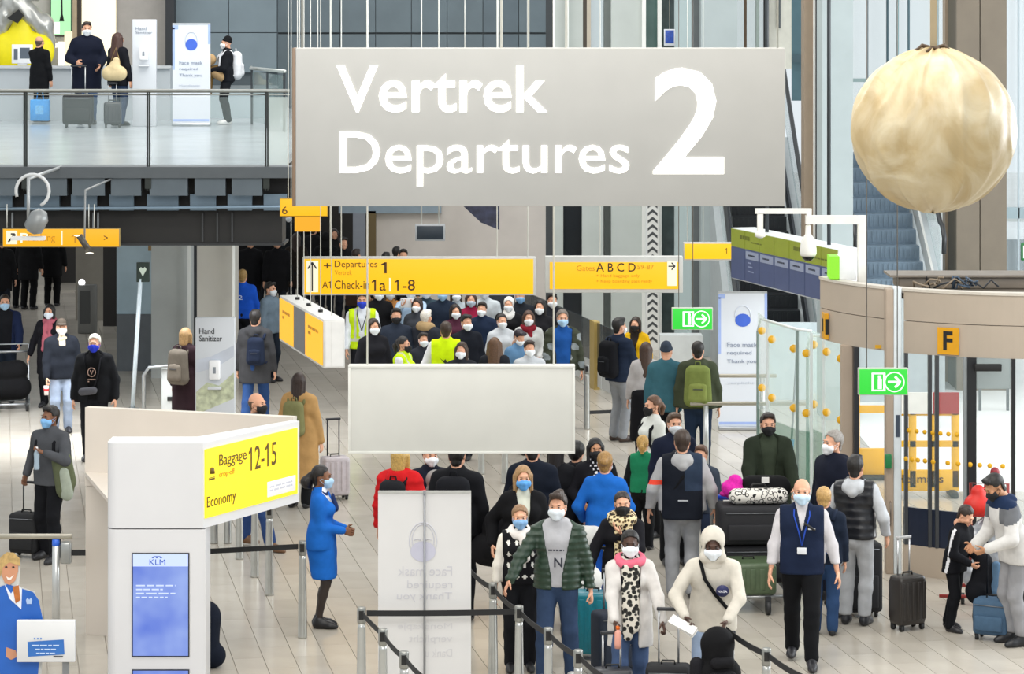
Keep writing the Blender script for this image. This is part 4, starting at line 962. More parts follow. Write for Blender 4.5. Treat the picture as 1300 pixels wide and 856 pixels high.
for s in (-1, 1):
    b = MB(); b.box(s * .38 - .05, s * .38 + .05, -.25, .25, 0, .08, bev=.02); b.build('foot', M('#2a2a2a', .6, name='rubber'), r)
r = thing('barrier', 'yellow round topped work barrier outside behind the left door pane', 'barrier', ((1108 - 650) * 38.5 / FOC, 38.5, 0))
b = MB(); b.tube([(-.22, 0, .02), (-.22, 0, 1.25), (-.14, 0, 1.4), (.14, 0, 1.4), (.22, 0, 1.25), (.22, 0, .02)], .045, 8); b.box(-.22, .22, -.03, .03, .06, .42, bev=.01); b.box(-.22, .22, -.03, .03, .9, 1.0); b.build('frame', YB, r)
b = MB(); b.box(-.30, .30, -.12, .12, 0, .05, bev=.02); b.build('foot', M('#2a2a2a', .6, name='rubber'), r)
r = thing('van', 'white van parked outside beyond the right door glass', 'van', ((1268 - 650) * 56 / FOC, 56, 0))
b = MB(); b.add([(x, y, z) for y in (-.9, .9) for x, z in ((-2.6, .45), (2.2, .45), (2.4, .9), (2.3, 1.2), (1.7, 1.35), (1.1, 2.1), (-2.5, 2.15), (-2.65, 1.9))], [tuple(range(8)), tuple(reversed(range(8, 16)))] + [((i + 1) % 8, i, i + 8, (i + 1) % 8 + 8) for i in range(8)]); b.build('bodywork', M('#e8ecee', .3, name='car_paint'), r)
b = MB(); b.box(-.1, 1.0, -.93, -.9, 1.25, 1.9); b.build('side_window', M('#3c4a50', .1, name='dark_glass'), r)
for x in (-1.7, 1.5):
    b = MB(); b.lathe([(.001, -.1), (.33, -.1), (.33, .1), (.001, .1)], (0, 0, 0), 18); o = b.build('wheel', M('#1c1c1e', .6, name='rubber'), r, (x, -.85, .33)); o.rotation_euler = (PI / 2, 0, 0)
r = thing('road_sign_board', 'grey panel standing outside beyond the right door glass', 'board', ((1262 - 650) * 45 / FOC, 45, 0)); b = MB(); b.box(-.28, .28, 0, .06, .35, 1.75, bev=.01); b.build('board', M('#767a78', .5, name='steel'), r); b = MB(); b.box(-.24, -.2, 0, .05, 0, .35); b.box(.2, .24, 0, .05, 0, .35); b.build('stand', M('#55585a', .5, name='steel'), r)
# small lit box and camera frame standing on the drum
r = thing('exit_light_box', 'white box with lit green face standing on the drum edge', 'sign', ((1067 - 650) * 33.2 / FOC, 33.05, 3.232))
b = MB(); b.box(-.03, .17, 0, .3, 0, .27, bev=.006); b.build('casing', M('#e6e8e8', .4, name='plastic'), r); b = MB(); b.box(-.14, -.03, .0, .3, .01, .27); b.build('lit_face', lit('#86d62a', .75), r)
r = thing('camera_gantry', 'white square tube frame carrying two security cameras above the drum', 'frame', (3.87 + .3, 33.2, 3.06))
k = 33.2 / FOC; g0 = lambda px, py: ((px - 650) * k - r.location.x, 0, CZ - (py - HY) * k - r.location.z)
mwh = M('#eceae2', .4, name='white_paint')
def sq(pts, w_=.04):
    b = MB()
    for a, c in zip(pts[:-1], pts[1:]):
        x0, x1 = sorted((a[0], c[0])); z0, z1 = sorted((a[2], c[2])); hz = z1 - z0 < .02; e_ = w_ * (1.0 if hz else .96); b.box(x0 - e_, x1 + e_, -e_, e_, z0 - (e_ if hz else 0), z1 + (e_ if hz else -w_ * .99))
    return b
sq([g0(1028, 279), g0(1094, 279), g0(1094, 373)], .05).build('frame_tube', mwh, r); sq([g0(962, 268), g0(1027, 268), g0(1027, 282)], .03).build('frame_tube', mwh, r); sq([g0(965, 268), g0(965, 294)], .035).build('drop_tube', mwh, r)
r2 = thing('security_camera', 'white dome camera with black lens hanging from the white frame', 'camera', Vector(g0(1026, 330)) + r.location)
b = MB(); b.lathe([(.012, .42), (.03, .40), (.035, .30), (.05, .28), (.085, .22), (.098, .12), (.098, .07), (.085, .045)], (0, 0, 0), 18); b.build('housing', mwh, r2); b = MB(); b.lathe([(.075, .05), (.07, .02), (.04, -.01), (.001, -.015)], (0, 0, 0), 16); b.build('lens_dome', plastic('#101214', .15), r2)
r2 = thing('security_camera', 'small white camera puck at the left end of the white frame', 'camera', Vector(g0(965, 301)) + r.location); b = MB(); b.lathe([(.03, .08), (.05, .06), (.062, .04), (.062, .01), (.05, 0)], (0, 0, 0), 14); b.build('housing', mwh, r2)
b = MB(); b.lathe([(.046, .0), (.03, -.012), (.001, -.015)], (0, 0, 0), 12); b.build('lens_dome', plastic('#cfd2d2', .2), r2)
# ------------------------------------------------------------------ bag-drop totem at the front left
TD = 26.7; tk = TD / FOC
r = thing('bag_drop_totem', 'white check-in totem with yellow Economy sign face and blue screen', 'totem', ((197 - 650) * tk, TD, 0))
tx = lambda px: (px - 197) * tk; tz = lambda py: CZ - (py - HY) * tk
m_tw = M('#d2d2d4', .35, 0, .02, 2, name='white_panel'); m_tw2 = M('#d2c9be', .4, 0, .03, 2, name='white_panel')
def rounded(x0, x1, y0, y1, rl):
    pts = [(x1, y0), (x1, y1), (x0, y1)]
    pts += [(x0 + rl - rl * math.cos(t), y0 + rl - rl * math.sin(t)) for t in [i * PI / 16 for i in range(0, 9)]]
    return pts
b = MB(); b.prism([(p[0], p[1]) for p in rounded(tx(135), tx(261), 0, .42, .10)], 2, 0, tz(672.5), sm=False); b.build('column', m_tw, r)
# header: front box and wing carrying the yellow face, running back to the right
wx, wy = (380 - 650) * 28.15 / FOC - r.location.x, 28.15 - TD
b = MB(); out = rounded(tx(135), tx(258), 0, .42, .10)
out = [(tx(258), 0), (wx, wy), (wx - .09, wy + .03), (tx(258) - .10, .42), (tx(135), .42)] + out[3:]
b.prism(out, 2, tz(671), tz(563)); b.build('header', m_tw, r)
Lw = math.hypot(wx - tx(258), wy); wa = math.atan2(wy, wx - tx(258))
f = bpy.data.objects.new('wing_face', None); 
b = MB(); b.box(.02, Lw - .05, -.012, 0, .09, .74); yf = b.build('lit_face', lit('#ffe21c', .85), r, (tx(258), 0, tz(671))); yf.rotation_euler = (0, 0, wa)
bpy.data.objects.remove(f)
YB2 = plastic('#5a4208')
lettering(yf, 'Baggage', .24, .52, .70, .66, -.014, YB2, split=True); lettering(yf, 'drop-off', .24, .43, .50, .50, -.014, PBRN); lettering(yf, '12-15', .74, .43, 1.22, .66, -.014, YB2, split=True); lettering(yf, 'Economy', .04, .155, .52, .29, -.014, YB2, split=True)
b = MB(); b.lathe([(.001, 0), (.03, 0), (.022, .05), (.001, .06)], (.12, -.016, .50), 8); b.box(.07, .17, -.016, -.012, .44, .455); b.box(.07, .17, -.016, -.012, .46, .465); b.build('pictogram', YB2, yf)
b = MB(); b.box(1.06, 1.56, -.018, -.012, .13, .28, bev=.003); b.build('white_notice', M('#eceae8', .5, name='paper'), yf)
scribble(yf, 1.10, .17, 1.50, .24, -.018, plastic('#c2c2cc'), 2)
# rear wing of the V
A = Vector(((108 - 650) * 28.95 / FOC, 28.95)); B = Vector(((372 - 650) * 28.25 / FOC, 28.25)); dv = (B - A); La = dv.length
bw_ = MB(); bw_.box(0, La, 0, .10, tz(671) + .02, 2.32); rw = bw_.build('rear_wing', m_tw2, r, (A.x - r.location.x, A.y - TD, 0)); rw.rotation_euler = (0, 0, math.atan2(dv.y, dv.x))
bw_ = MB(); bw_.box(0, .26, .01, .10, 0, tz(671) + .015); q = bw_.build('rear_leg', m_tw2, r, (A.x - r.location.x, A.y - TD, 0)); q.rotation_euler = (0, 0, math.atan2(dv.y, dv.x))
b = MB(); b.prism([(tx(135), .40), (wx - .10, wy + .03), (B.x - r.location.x, B.y - TD + .0), (A.x - r.location.x, A.y - TD)], 2, 1.62, 1.66); b.build('inner_deck', m_tw2, r)
# screens
sc_m = bpy.data.materials.new('screen'); sc_m.use_nodes = True; q = sc_m.node_tree.nodes; Lk = sc_m.node_tree.links; pb = q['Principled BSDF']
nz = q.new('ShaderNodeTexNoise'); nz.inputs['Scale'].default_value = 2.5; tcn = q.new('ShaderNodeTexCoord'); Lk.new(tcn.outputs['Object'], nz.inputs['Vector']); rp = q.new('ShaderNodeValToRGB')
rp.color_ramp.elements[0].position = .3; rp.color_ramp.elements[0].color = (*lin('#5878e0'), 1); rp.color_ramp.elements[1].position = .75; rp.color_ramp.elements[1].color = (*lin('#a8c0fa'), 1)
Lk.new(nz.outputs['Fac'], rp.inputs[0]); Lk.new(rp.outputs[0], pb.inputs['Emission Color']); pb.inputs['Emission Strength'].default_value = .72; pb.inputs['Base Color'].default_value = (.02, .03, .08, 1); pb.inputs['Roughness'].default_value = .2
for y0, y1 in ((702, 834), (850, 980)):
    b = MB(); b.box(tx(167.5), tx(240.5), -.010, 0, tz(y1), tz(y0)); fr = b.build('screen_frame', M('#20242c', .4, name='plastic'), r)
    b = MB(); b.box(tx(169), tx(239), -.014, -.010, tz(y1 - 1.5), tz(y0 + 1.5)); b.build('screen', sc_m, fr)
    if y0 == 702:
        b = MB(); b.box(tx(169), tx(239), -.0145, -.0142, tz(719), tz(703.5)); b.build('title_bar', lit('#b9c8f4', .8), fr)
        lettering(fr, 'KLM', tx(190), tz(717), tz and tx(210), tz(710), -.0150, lit('#3c5cb4', .6)); 
        b = MB(); 
        for q_ in (193, 198, 203): b.box(tx(q_), tx(q_ + 3), -.0155, -.0145, tz(708.5), tz(707))
        b.box(tx(195), tx(204), -.0155, -.0145, tz(706.5), tz(705.8)); b.build('crown_emblem', lit('#3c5cb4', .6), fr)
        for i, (t_, w_) in enumerate((('Welcome to baggage drop-off', 50), ('Please have your passport', 34), ('and boarding pass ready', 50), ('Touch to start', 40))): scribble(fr, tx(173), tz(745.5 + i * 5), tx(173 + w_), tz(742 + i * 5), -.0142, lit('#c4d2fa', .7))
# ------------------------------------------------------------------ white roll-up banner seen from behind
c = Vector(((539 - 650) * 25.8 / FOC, 25.8, 0))
r = thing('rollup_banner', 'white roll-up banner from behind, its mask print showing through mirrored', 'banner', c); k = 25.8 / FOC
bx = lambda px: (px - 539) * k; bz = lambda py: CZ - (py - HY) * k
b = MB(); b.box(bx(480), bx(598), 0, .008, .08, 2.0); b.build('sheet', M('#d4d3d2', .55, 0, .02, 2, name='banner_sheet'), r)
b = MB(); b.box(bx(480), bx(598), -.012, .012, 1.985, 2.005); b.build('top_rail', metal('#c8c8c4'), r); b = MB(); b.box(bx(478), bx(600), -.09, .09, 0, .08, bev=.02); b.build('base_cassette', metal('#a8a8a4'), r)
b = MB(); b.tube([(0, -.03, .08), (0, -.03, 2.0)], .010, 8); b.box(-.012, .012, -.045, 0, 1.98, 2.01); b.build('support_pole', M('#8e9094', .4, .3, name='steel'), r)
GH = M('#c4c3c8', .6, name='print'); GM = M('#c6c6ce', .6, name='print')
for t_, x0, x1, y0, y1 in (('Face mask', 505, 574, 719, 731), ('required', 517, 574, 737, 750), ('Thank you', 504, 574, 752, 764), ('Mondkapje', 505, 574, 791, 801), ('verplicht', 519, 574, 806, 818), ('Dank u', 540, 574, 824, 834)):
    lettering(r, t_, bx(x0), bz(y1), bx(x1), bz(y0), -.001, GH if y0 < 780 else M('#c9c8ca', .6, name='print'), .0, .002, mirror=True, split=False)
b = MB(); cx, cz = bx(537), bz(690); b.tube([(cx + .125 * c_, -.003, cz + .02 + .17 * s_) for c_, s_ in arc(24, -20, 200)], .005, 5, cap=False); b.tube([(cx + .10 * c_, -.003, cz + .03 + .14 * s_) for c_, s_ in arc(24, -20, 200)], .004, 5, cap=False)
for s in (-1, 1): b.tube([(cx + s * .05 - .03, -.003, cz + .03), (cx + s * .05, -.003, cz + .04), (cx + s * .05 + .03, -.003, cz + .03)], .005, 5)
b.build('face_print', GM, r)
b = MB(); b.poly([(cx + .115 * c_ * (1 if s_ > -.6 else .9), -.004, cz - .075 + .095 * s_) for c_, s_ in arc(20, 0, 360)][:-1][::-1]); b.build('mask_print', M('#bcbccb', .6, name='print'), r)
# banners facing us
def mask_banner(label, x0, y0, x1, y1, D, z0=0.0):
    k = D / FOC; r = thing('mask_banner', label, 'banner', ((x0 + x1) / 2 * k - 650 * k, D, z0), 0, 'face mask banners')
    w = (x1 - x0) * k; h = (y1 - y0) * k
    b = MB(); b.box(-w / 2, w / 2, 0, .02, .06, h); b.build('sheet', M('#d6dbe2', .5, 0, .015, 2, name='banner_sheet'), r); b = MB(); b.box(-w / 2, w / 2, -.08, .1, 0, .06, bev=.015); b.build('base_cassette', metal('#b8bcc0'), r)
    b = MB(); b.box(-w / 2, w / 2, -.004, .024, h - .02, h + .01); b.build('top_rail', metal('#c4c8cc'), r)
    BL = M('#3c62c8', .5, name='print'); LB = M('#9fb4e4', .5, name='print')
    b = MB(); b.box(-w / 2, -w / 2 + .04, -.002, 0, h * .55, h * .96); b.box(w / 2 - .04, w / 2, -.002, 0, h * .80, h); b.box(-w / 2, -w / 2 + .10, -.002, 0, h - .10, h - .03); b.box(-w / 2 + .01, w / 2 - .02, -.002, 0, .08, .12); b.build('blue_edge', LB, r)
    cz = h * .80; b = MB(); b.tube([(.115 * w / .72 * c_, -.004, cz + .06 + .15 * s_) for c_, s_ in arc(20, -10, 190)], .006, 5); b.build('face_print', M('#c8cedc', .5, name='print'), r)
    b = MB(); b.poly([(.115 * w / .72 * c_, -.005, cz - .01 + .10 * s_) for c_, s_ in arc(20, 0, 360)][:-1][::-1]); b.build('mask_print', BL, r)
    TX = M('#8e98ac', .5, name='print')
    for i, t_ in enumerate(('Face mask', 'required', 'Thank you')): lettering(r, t_, -w * .32, h * .60 - i * h * .062, -w * .32 + w * (.62, .50, .60)[i], h * .635 - i * h * .062, -.004, TX, .004, .003, split=False)
    for i, t_ in enumerate(('Mondkapje', 'verplicht')): lettering(r, t_, -w * .32, h * .38 - i * h * .055, -w * .32 + w * .55, h * .405 - i * h * .055, -.004, M('#c0c6d2', .5, name='print'), 0, .003, split=False)
    return r
mask_banner('tall white face mask banner standing by the pale column right of the crowd', 912, 368, 974, 543, 43)
mask_banner('white face mask banner standing on the upper gallery', 219, 30, 267, 160, FOC * 2.05 / 150, GZ)
# hand sanitizer pillars
def sanitizer(label, x0, y0, x1, D, z0, h, print_):
    k = D / FOC; r = thing('hand_sanitizer_stand', label, 'stand', ((x0 + x1) / 2 * k - 650 * k, D, z0), 0, 'hand sanitizer stands'); w = (x1 - x0) * k
    b = MB(); b.box(-w / 2, w / 2, 0, .14, 0, h, bev=.008); b.build('pillar', M('#cdd1d6', .4, 0, .02, 2, name='white_panel'), r)
    b = MB(); b.box(-.075, .075, -.10, 0, h * .62, h * .74, bev=.02); d = b.build('dispenser', M('#f0f1f2', .35, name='plastic'), r); b = MB(); b.box(-.02, .02, -.104, -.10, h * .66, h * .70); b.build('window', M('#8a9098', .3, name='plastic'), d)
    b = MB(); b.box(-.09, .09, -.11, 0, h * .56, h * .575, bev=.006); b.build('drip_tray', M('#d2d5d8', .4, name='plastic'), r)
    if print_:
        lettering(r, 'Hand', -w * .40, h * .90, -w * .02, h * .935, -.003, plastic('#20242a'), .006, .003, split=False); lettering(r, 'Sanitizer', -w * .40, h * .855, w * .18, h * .89, -.003, plastic('#20242a'), .006, .003, split=False)
        b = MB(); b.poly([(-w * .48, -.002, h * .40), (w * .48, -.002, h * .50), (w * .48, -.002, h * .66), (w * .1, -.002, h * .58), (-w * .2, -.002, h * .60), (-w * .48, -.002, h * .54)]); b.build('grass_print', M('#bcc2a4', .6, 0, .3, 12, name='print'), r)
        b = MB(); b.poly([(-w * .48, -.002, h * .66), (0, -.002, h * .69), (w * .48, -.002, h * .76), (w * .48, -.002, h * .83), (-w * .1, -.002, h * .76), (-w * .48, -.002, h * .74)]); b.build('sky_print', M('#c3c9d4', .6, 0, .08, 3, name='print'), r)
    else:
        lettering(r, 'Hand', -w * .36, h * .90, w * .10, h * .93, -.003, plastic('#8a92a0'), 0, .003, split=False); lettering(r, 'Sanitizer', -w * .36, h * .865, w * .35, h * .89, -.003, plastic('#8a92a0'), 0, .003, split=False)
sanitizer('tall white hand sanitizer pillar with grass print beside the beige column', 248, 404, 298, 38.5, 0, 2.19, True)
sanitizer('narrow white hand sanitizer pillar on the upper gallery', 168, 22, 198, FOC * 2.05 / 150.5, GZ, 1.85, False)
# ------------------------------------------------------------------ gallery fittings
GDp = FOC * 2.05 / 143.5; gk = GDp / FOC; ggx = lambda px: (px - 650) * gk
b = MB(); b.box(ggx(-100), ggx(214), GDp + .25, GDp + .9, GZ, GZ + .98); o = b.build('service_counter', M('#b2b9bd', .4, 0, .03, 2, name='white_panel')); tag(o, 'long white counter along the back of the upper gallery', 'counter')
b = MB(); b.box(ggx(-100), ggx(215), -.06, .0, .95, 1.0); o2 = b.build('counter_top', M('#c2c6c8', .4, name='white_panel'), o, (0, GDp + .25, GZ))
o = thing('wall_bench', 'low pale parapet along the right part of the gallery back', 'parapet', (ggx(290), GDp + 1.4, GZ)); b = MB(); b.box(ggx(200) - ggx(290), ggx(330) - ggx(290), 0, .2, 0, .55); b.build('parapet_panel', M('#a9b6ba', .4, 0, .04, 2, name='white_panel'), o)
b = MB(); b.box(ggx(200) - ggx(290), ggx(345) - ggx(290), -.02, .22, .55, .6); b.build('cap', metal('#9aa0a2'), o)
zz = lambda py, D: CZ - (py - HY) * D / FOC
Dm = GDp + .5; r = thing('counter_monitor', 'small white monitor on the gallery counter at far left', 'monitor', ((28 - 650) * Dm / FOC, Dm, GZ + 1.0)); b = MB(); b.box(-.19, .19, 0, .04, .03, .38, bev=.008); b.build('casing', M('#e8eaec', .4, name='plastic'), r); b = MB(); b.box(-.15, -.08, -.004, 0, .10, .30); b.box(-.04, .14, -.004, 0, .12, .32); b.build('screen', M('#56606c', .4, name='screen_off'), r); b = MB(); b.box(-.08, .08, 0, .1, 0, .03); b.build('foot', M('#c8cacc', .4, name='plastic'), r)
# covered yellow kiosk under silver sheets
r = thing('covered_kiosk', 'bright yellow rounded kiosk partly under silvery sheets on the gallery', 'kiosk', ((25 - 650) * 55.3 / FOC, 55.3, GZ))
V, Q = blob([pr((-.25, 0, 1.2), (.3, 0, 1.2), .38, axis=YA, fl=.5), pr((0, 0, 1.35), (.02, 0, 1.72), .36, .18, YA, .5), pr((-.4, 0, .5), (.4, 0, .5), .45, axis=YA, fl=.4)], .03, .08, lambda F, X, Y, Z: np.maximum(F, .02 - Z))
link('body', raw_mesh('body', V, Q), r, [M('#f0e000', .5, 0, .06, name='plastic')])
V, Q = blob([pr((-.55, .1, 1.5), (-.1, .05, 2.15), .22, .22), pr((-.1, .05, 2.15), (.45, .1, 1.7), .22, .2), pr((.45, .1, 1.7), (.62, .1, 1.3), .2, .08), pr((-.5, .2, 2.4), (.6, .2, 2.6), .35)], .03, .08, lambda F, X, Y, Z: F + .02 * np.sin(30 * X + 12 * Z) * np.sin(9 * Z))
link('silver_sheet', raw_mesh('silver_sheet', V, Q), r, [M('#b9b9b4', .3, .5, .15, 6, .4, name='foil')])
b = MB(); b.prism([(1.85, -.2), (1.75, .0), (1.9, .12), (2.02, .02)], 1, -.25, -.2); b.build('vent', BLK, r)
# lit displays and the gate number on the gallery wall
def gdisp(name, label, x0, y0, x1, y1, D, mat, cat='display'):
    r, cv, k = hang_sign(name, label, cat, x0, y0, x1, y1, D, .1); return r, cv
r, cv = gdisp('green_display', 'pale green lit display high on the gallery wall', 64, -20, 91, 45, 56.88, None); panel(r, cv, 64, -20, 91, 45, 0, .1, M('#3c4c44', .4, name='plastic'), 'casing'); panel(r, cv, 65, -19, 90, 44, -.01, 0, lit('#b4f0b8', .72), 'screen', .001)
panel(r, cv, 65, 28, 76, 43, -.02, -.01, lit('#f4fff4', .8), 'white_field', .001); b = MB(); b.tube([cv(79, -20)[:1] + (-.06,) + cv(79, -20)[1:], cv(79, 18)[:1] + (-.06,) + cv(79, 18)[1:], cv(79, 27)[:1] + (-.06,) + cv(79, 27)[1:]], [.012, .02, .05], 8); b.build('hanging_cable', BLK, r)
wire(r, cv, 70, -20)
r, cv = gdisp('gate_number', 'warm lit panel with a big white 1 on the gallery wall', 64, 47, 95, 84, 56.89, None, 'sign'); panel(r, cv, 64, 47, 95, 84, 0, .1, M('#a8a49a', .5, name='plaster'), 'backing'); panel(r, cv, 82, 40, 92, 83, -.02, 0, lit('#ffeec2', .9), 'light_panel', .001); txt(r, cv, '1', 65, 53, 82, 83, lit('#fffbe8', 1.1), .02, y=-.02, name='numeral')
r, cv = gdisp('light_wall', 'glowing cream wall panel behind the gallery passengers', 103, -40, 148, 82, 56.89, None, 'light'); panel(r, cv, 103, -40, 148, 82, 0, .1, M('#c8bfa8', .5, name='plaster'), 'backing'); panel(r, cv, 104, -40, 147, 82, -.02, 0, lit('#fff3d0', .92), 'light_panel', .001); panel(r, cv, 103, 82, 148, 92, 0, .1, M('#c8bfa8', .5, name='plaster'), 'lower_frame')
# ------------------------------------------------------------------ barriers with black belts
m_post = M('#b9bab6', .3, .75, .06, 8, name='brushed_steel'); m_belt = M('#18191b', .7, 0, .1, name='webbing')
SG = 'belt barrier posts'
def stanchion(px, py, label, to=None, group=SG, belt_z=.93, sag=.02):
    c = G(px, py); r = thing('belt_post', label, 'barrier', c, 0, group)
    b = MB(); b.lathe([(.048, 0), (.046, .02), (.044, .3), (.036, .80), (.034, .84)], (0, 0, 0), 16); b.build('post', m_post, r)
    b = MB(); b.lathe([(.036, .84), (.04, .85), (.04, .975), (.036, .985), (.001, .985)], (0, 0, 0), 16); b.build('belt_head', M('#8f908c', .3, .6, name='steel'), r)
    b = MB(); b.box(-.022, .022, -.046, -.034, .88, .96); b.build('belt_clip', BLK, r)
    for t in (to or ()):
        e = G(*t) - c if len(t) == 2 else Vector(t) - c
        n = Vector((e.x, e.y, 0)).normalized(); s = n * .045; e2 = e - n * .045; vs = []
        N = 10
        for i in range(N + 1):
            q = s + (e2 - s) * (i / N); zc = belt_z - sag * 4 * (i / N) * (1 - i / N); w = Vector((-n.y, n.x, 0)) * .003
            for zz_, sg in ((-.026, -1), (.026, -1), (.026, 1), (-.026, 1)): vs.append((q.x + w.x * sg, q.y + w.y * sg, zc + zz_))
        fs = []
        for i in range(N):
            o = i * 4
            for j in range(4): fs.append((o + j, o + (j + 1) % 4, o + 4 + (j + 1) % 4, o + 4 + j))
        b = MB(); b.add(vs, fs); b.build('belt', m_belt, r)
    return r
def base_of(top): return HY + (top - HY) / .846
S1 = (459, base_of(771)); S2 = (486, base_of(798)); S3 = (513, base_of(827)); S4 = (546, base_of(858))
stanchion(*S1, 'steel belt post at the left corner before the white roll-up banner', [S2, (659, base_of(769))], sag=.006)
stanchion(*S2, 'second steel belt post from the corner before the white banner', [S3]); stanchion(*S3, 'third steel belt post from the corner before the white banner', [S4])
T0 = (595, base_of(716)); T1 = (626, base_of(740)); T2 = (659, base_of(769)); T3 = (696, base_of(797)); T4 = (734, base_of(825)); T5 = (775, base_of(856))
stanchion(*T1, 'steel belt post beside the young woman in the argyle vest', [T2, T0]); stanchion(*T2, 'steel belt post under the hand of the man in the green jacket', [T3]); stanchion(*T3, 'steel belt post in front of the blue jeans', [T4]); stanchion(*T4, 'steel belt post right of the blue jeans at the bottom edge', [T5])
stanchion(973, base_of(823), 'steel belt post between the white hoodie and the guard', [(920, base_of(790)), (1030, base_of(856))])
stanchion(384, 810, 'nearest steel belt post left of the attendant in blue', [(258, 818)], sag=.0)
for px, py, lb in ((342, 756, 'second steel belt post behind the yellow Economy sign'), (323.5, 733, 'third steel belt post behind the yellow Economy sign'), (304, 710, 'fourth steel belt post behind the yellow Economy sign'), (289, 690, 'fifth steel belt post behind the yellow Economy sign'), (272, 690, 'farthest left belt post behind the yellow Economy sign')): stanchion(px, py, lb)
stanchion(611, 602, 'left of two belt posts behind the blank hanging panel', [(470, 604)]); stanchion(641, 614, 'right of two belt posts behind the blank hanging panel')
stanchion(745, 545, 'belt post behind the blank panel beside the tall backpacker', [(890, 533)], belt_z=.25)
# rails
def bar_rail(label, px0, px1, y_top, D, post_px, z=1.0, cassette=False, blue=False):
    k = D / FOC; zt = CZ - (y_top - HY) * k; r = thing('bar_rail', label, 'railing', ((post_px - 650) * k, D, 0))
    b = MB(); b.box((px0 - post_px) * k, (px1 - post_px) * k, -.03, .03, zt - .05, zt, bev=.012); b.build('top_bar', M('#a9a496', .35, .6, .05, name='brushed_steel'), r)
    b = MB(); b.lathe([(.042, 0), (.040, .5), (.036, zt - .05)], (0, 0, 0), 14); b.build('post', M('#c3c5c4', .3, .6, .05, name='brushed_steel'), r)
    if cassette:
        b = MB(); b.box(.05, .16, -.05, .05, zt - .30, zt - .08, bev=.02); b.build('belt_box', M('#a2a4a2', .3, .6, name='steel'), r); b = MB(); b.box(.16, .30, -.005, .005, zt - .22, zt - .16); b.build('belt', m_belt, r)
    if blue: b = MB(); b.lathe([(.037, zt - .12), (.04, zt - .11), (.038, zt - .05)], (0, 0, 0), 14); b.build('collar', M('#2a62d0', .4, name='plastic'), r)
bar_rail('horizontal steel rail at the left edge above the standing cut-out', -30, 92, 678, GD(812), 71, cassette=True, blue=True)
bar_rail('steel rail right of the man with the olive backpack', 876, 1024, 510, GD(604), 896)
bar_rail('far steel rail in front of the tall mask banner', 913, 986, 475, GD(566), 968)
r = thing('lean_pole', 'tall white pole leaning by the grey pillar with a black sign on top', 'pole', G(168, 522))
b = MB(); b.tube([(0, 0, 0), (.13, 0, 2.1)], .034, 10); b.build('pole', M('#d4e0e6', .35, name='white_paint'), r); k = GD(522) / FOC
b = MB(); b.box(.07, .27, -.03, .03, 2.05, 2.36); f = b.build('sign_plate', M('#23302a', .4, name='plastic'), r); b = MB(); b.prism([(z_, x_) for x_, z_ in ((.11, 2.25), (.14, 2.29), (.17, 2.26), (.20, 2.29), (.23, 2.25), (.17, 2.14))], 1, -.036, -.03); b.build('pictogram', M('#c9d6c8', .4, name='print'), f)
b = MB(); b.box(-.1, .1, -.06, .06, 0, .05, bev=.01); b.build('foot', M('#40464a', .5, name='rubber'), r)
r = thing('ticket_gate', 'grey cabinet with rounded hand rail at the foot of the pillar', 'gate', G(206, 535))
b = MB(); b.box(-.02, .5, 0, .5, 0, .82, bev=.03); b.build('cabinet', M('#bcbfbd', .4, 0, .04, name='steel'), r); b = MB(); b.tube([(-.28, -.05, 0), (-.28, -.05, .72), (-.20, -.05, .84), (.3, -.05, .88)], .03, 8); b.build('hand_rail', metal('#a4a8aa'), r); b = MB(); b.box(.08, .2, -.02, .0, .32, .38); b.build('handle', BLK, r)
r = thing('turnstile', 'grey turnstile post with a white lamp near the dark doorway', 'gate', G(108, 424)); b = MB(); b.box(-.15, .2, 0, .3, 0, .95, bev=.03); b.build('housing', M('#6a6965', .5, name='steel'), r); b = MB(); b.box(-.10, .1, -.01, 0, .2, .85); b.build('dark_face', M('#3a3a38', .4, name='plastic'), r); b = MB(); b.lathe([(.001, 0), (.06, .01), (.07, .06), (.04, .11), (.001, .12)], (-.08, .1, .95), 12); b.build('lamp', lit('#ffffff', 1.2), r)
# smoked glass balustrade behind the crowd
A = Vector(((655 - 650) * 53.5 / FOC, 53.5, 0)); B = Vector(((788 - 650) * 46 / FOC, 46, 0)); Lb = (B - A).length
r = thing('smoked_glass_railing', 'sloping smoked glass railing with a tan end post behind the crowd', 'railing', A, math.degrees(math.atan2((B - A).y, (B - A).x)))
for i in range(6):
    b = MB(); b.box(Lb * i / 6 + .02, Lb * (i + 1) / 6 - .02, 0, .02, .45, 1.12); b.build('glass_pane', M('#3c4448', .15, 0, 0, alpha=.72, name='glass'), r)
    b = MB(); b.box(Lb * i / 6 + .02, Lb * (i + 1) / 6 - .02, .005, .03, .05, .44); b.build('lower_panel', M('#c2c6c6', .4, name='steel'), r)
b = MB(); b.box(Lb * .76, Lb * .80, -.05, .05, 0, 1.14); b.build('post', M('#b39a58', .4, name='brass'), r)
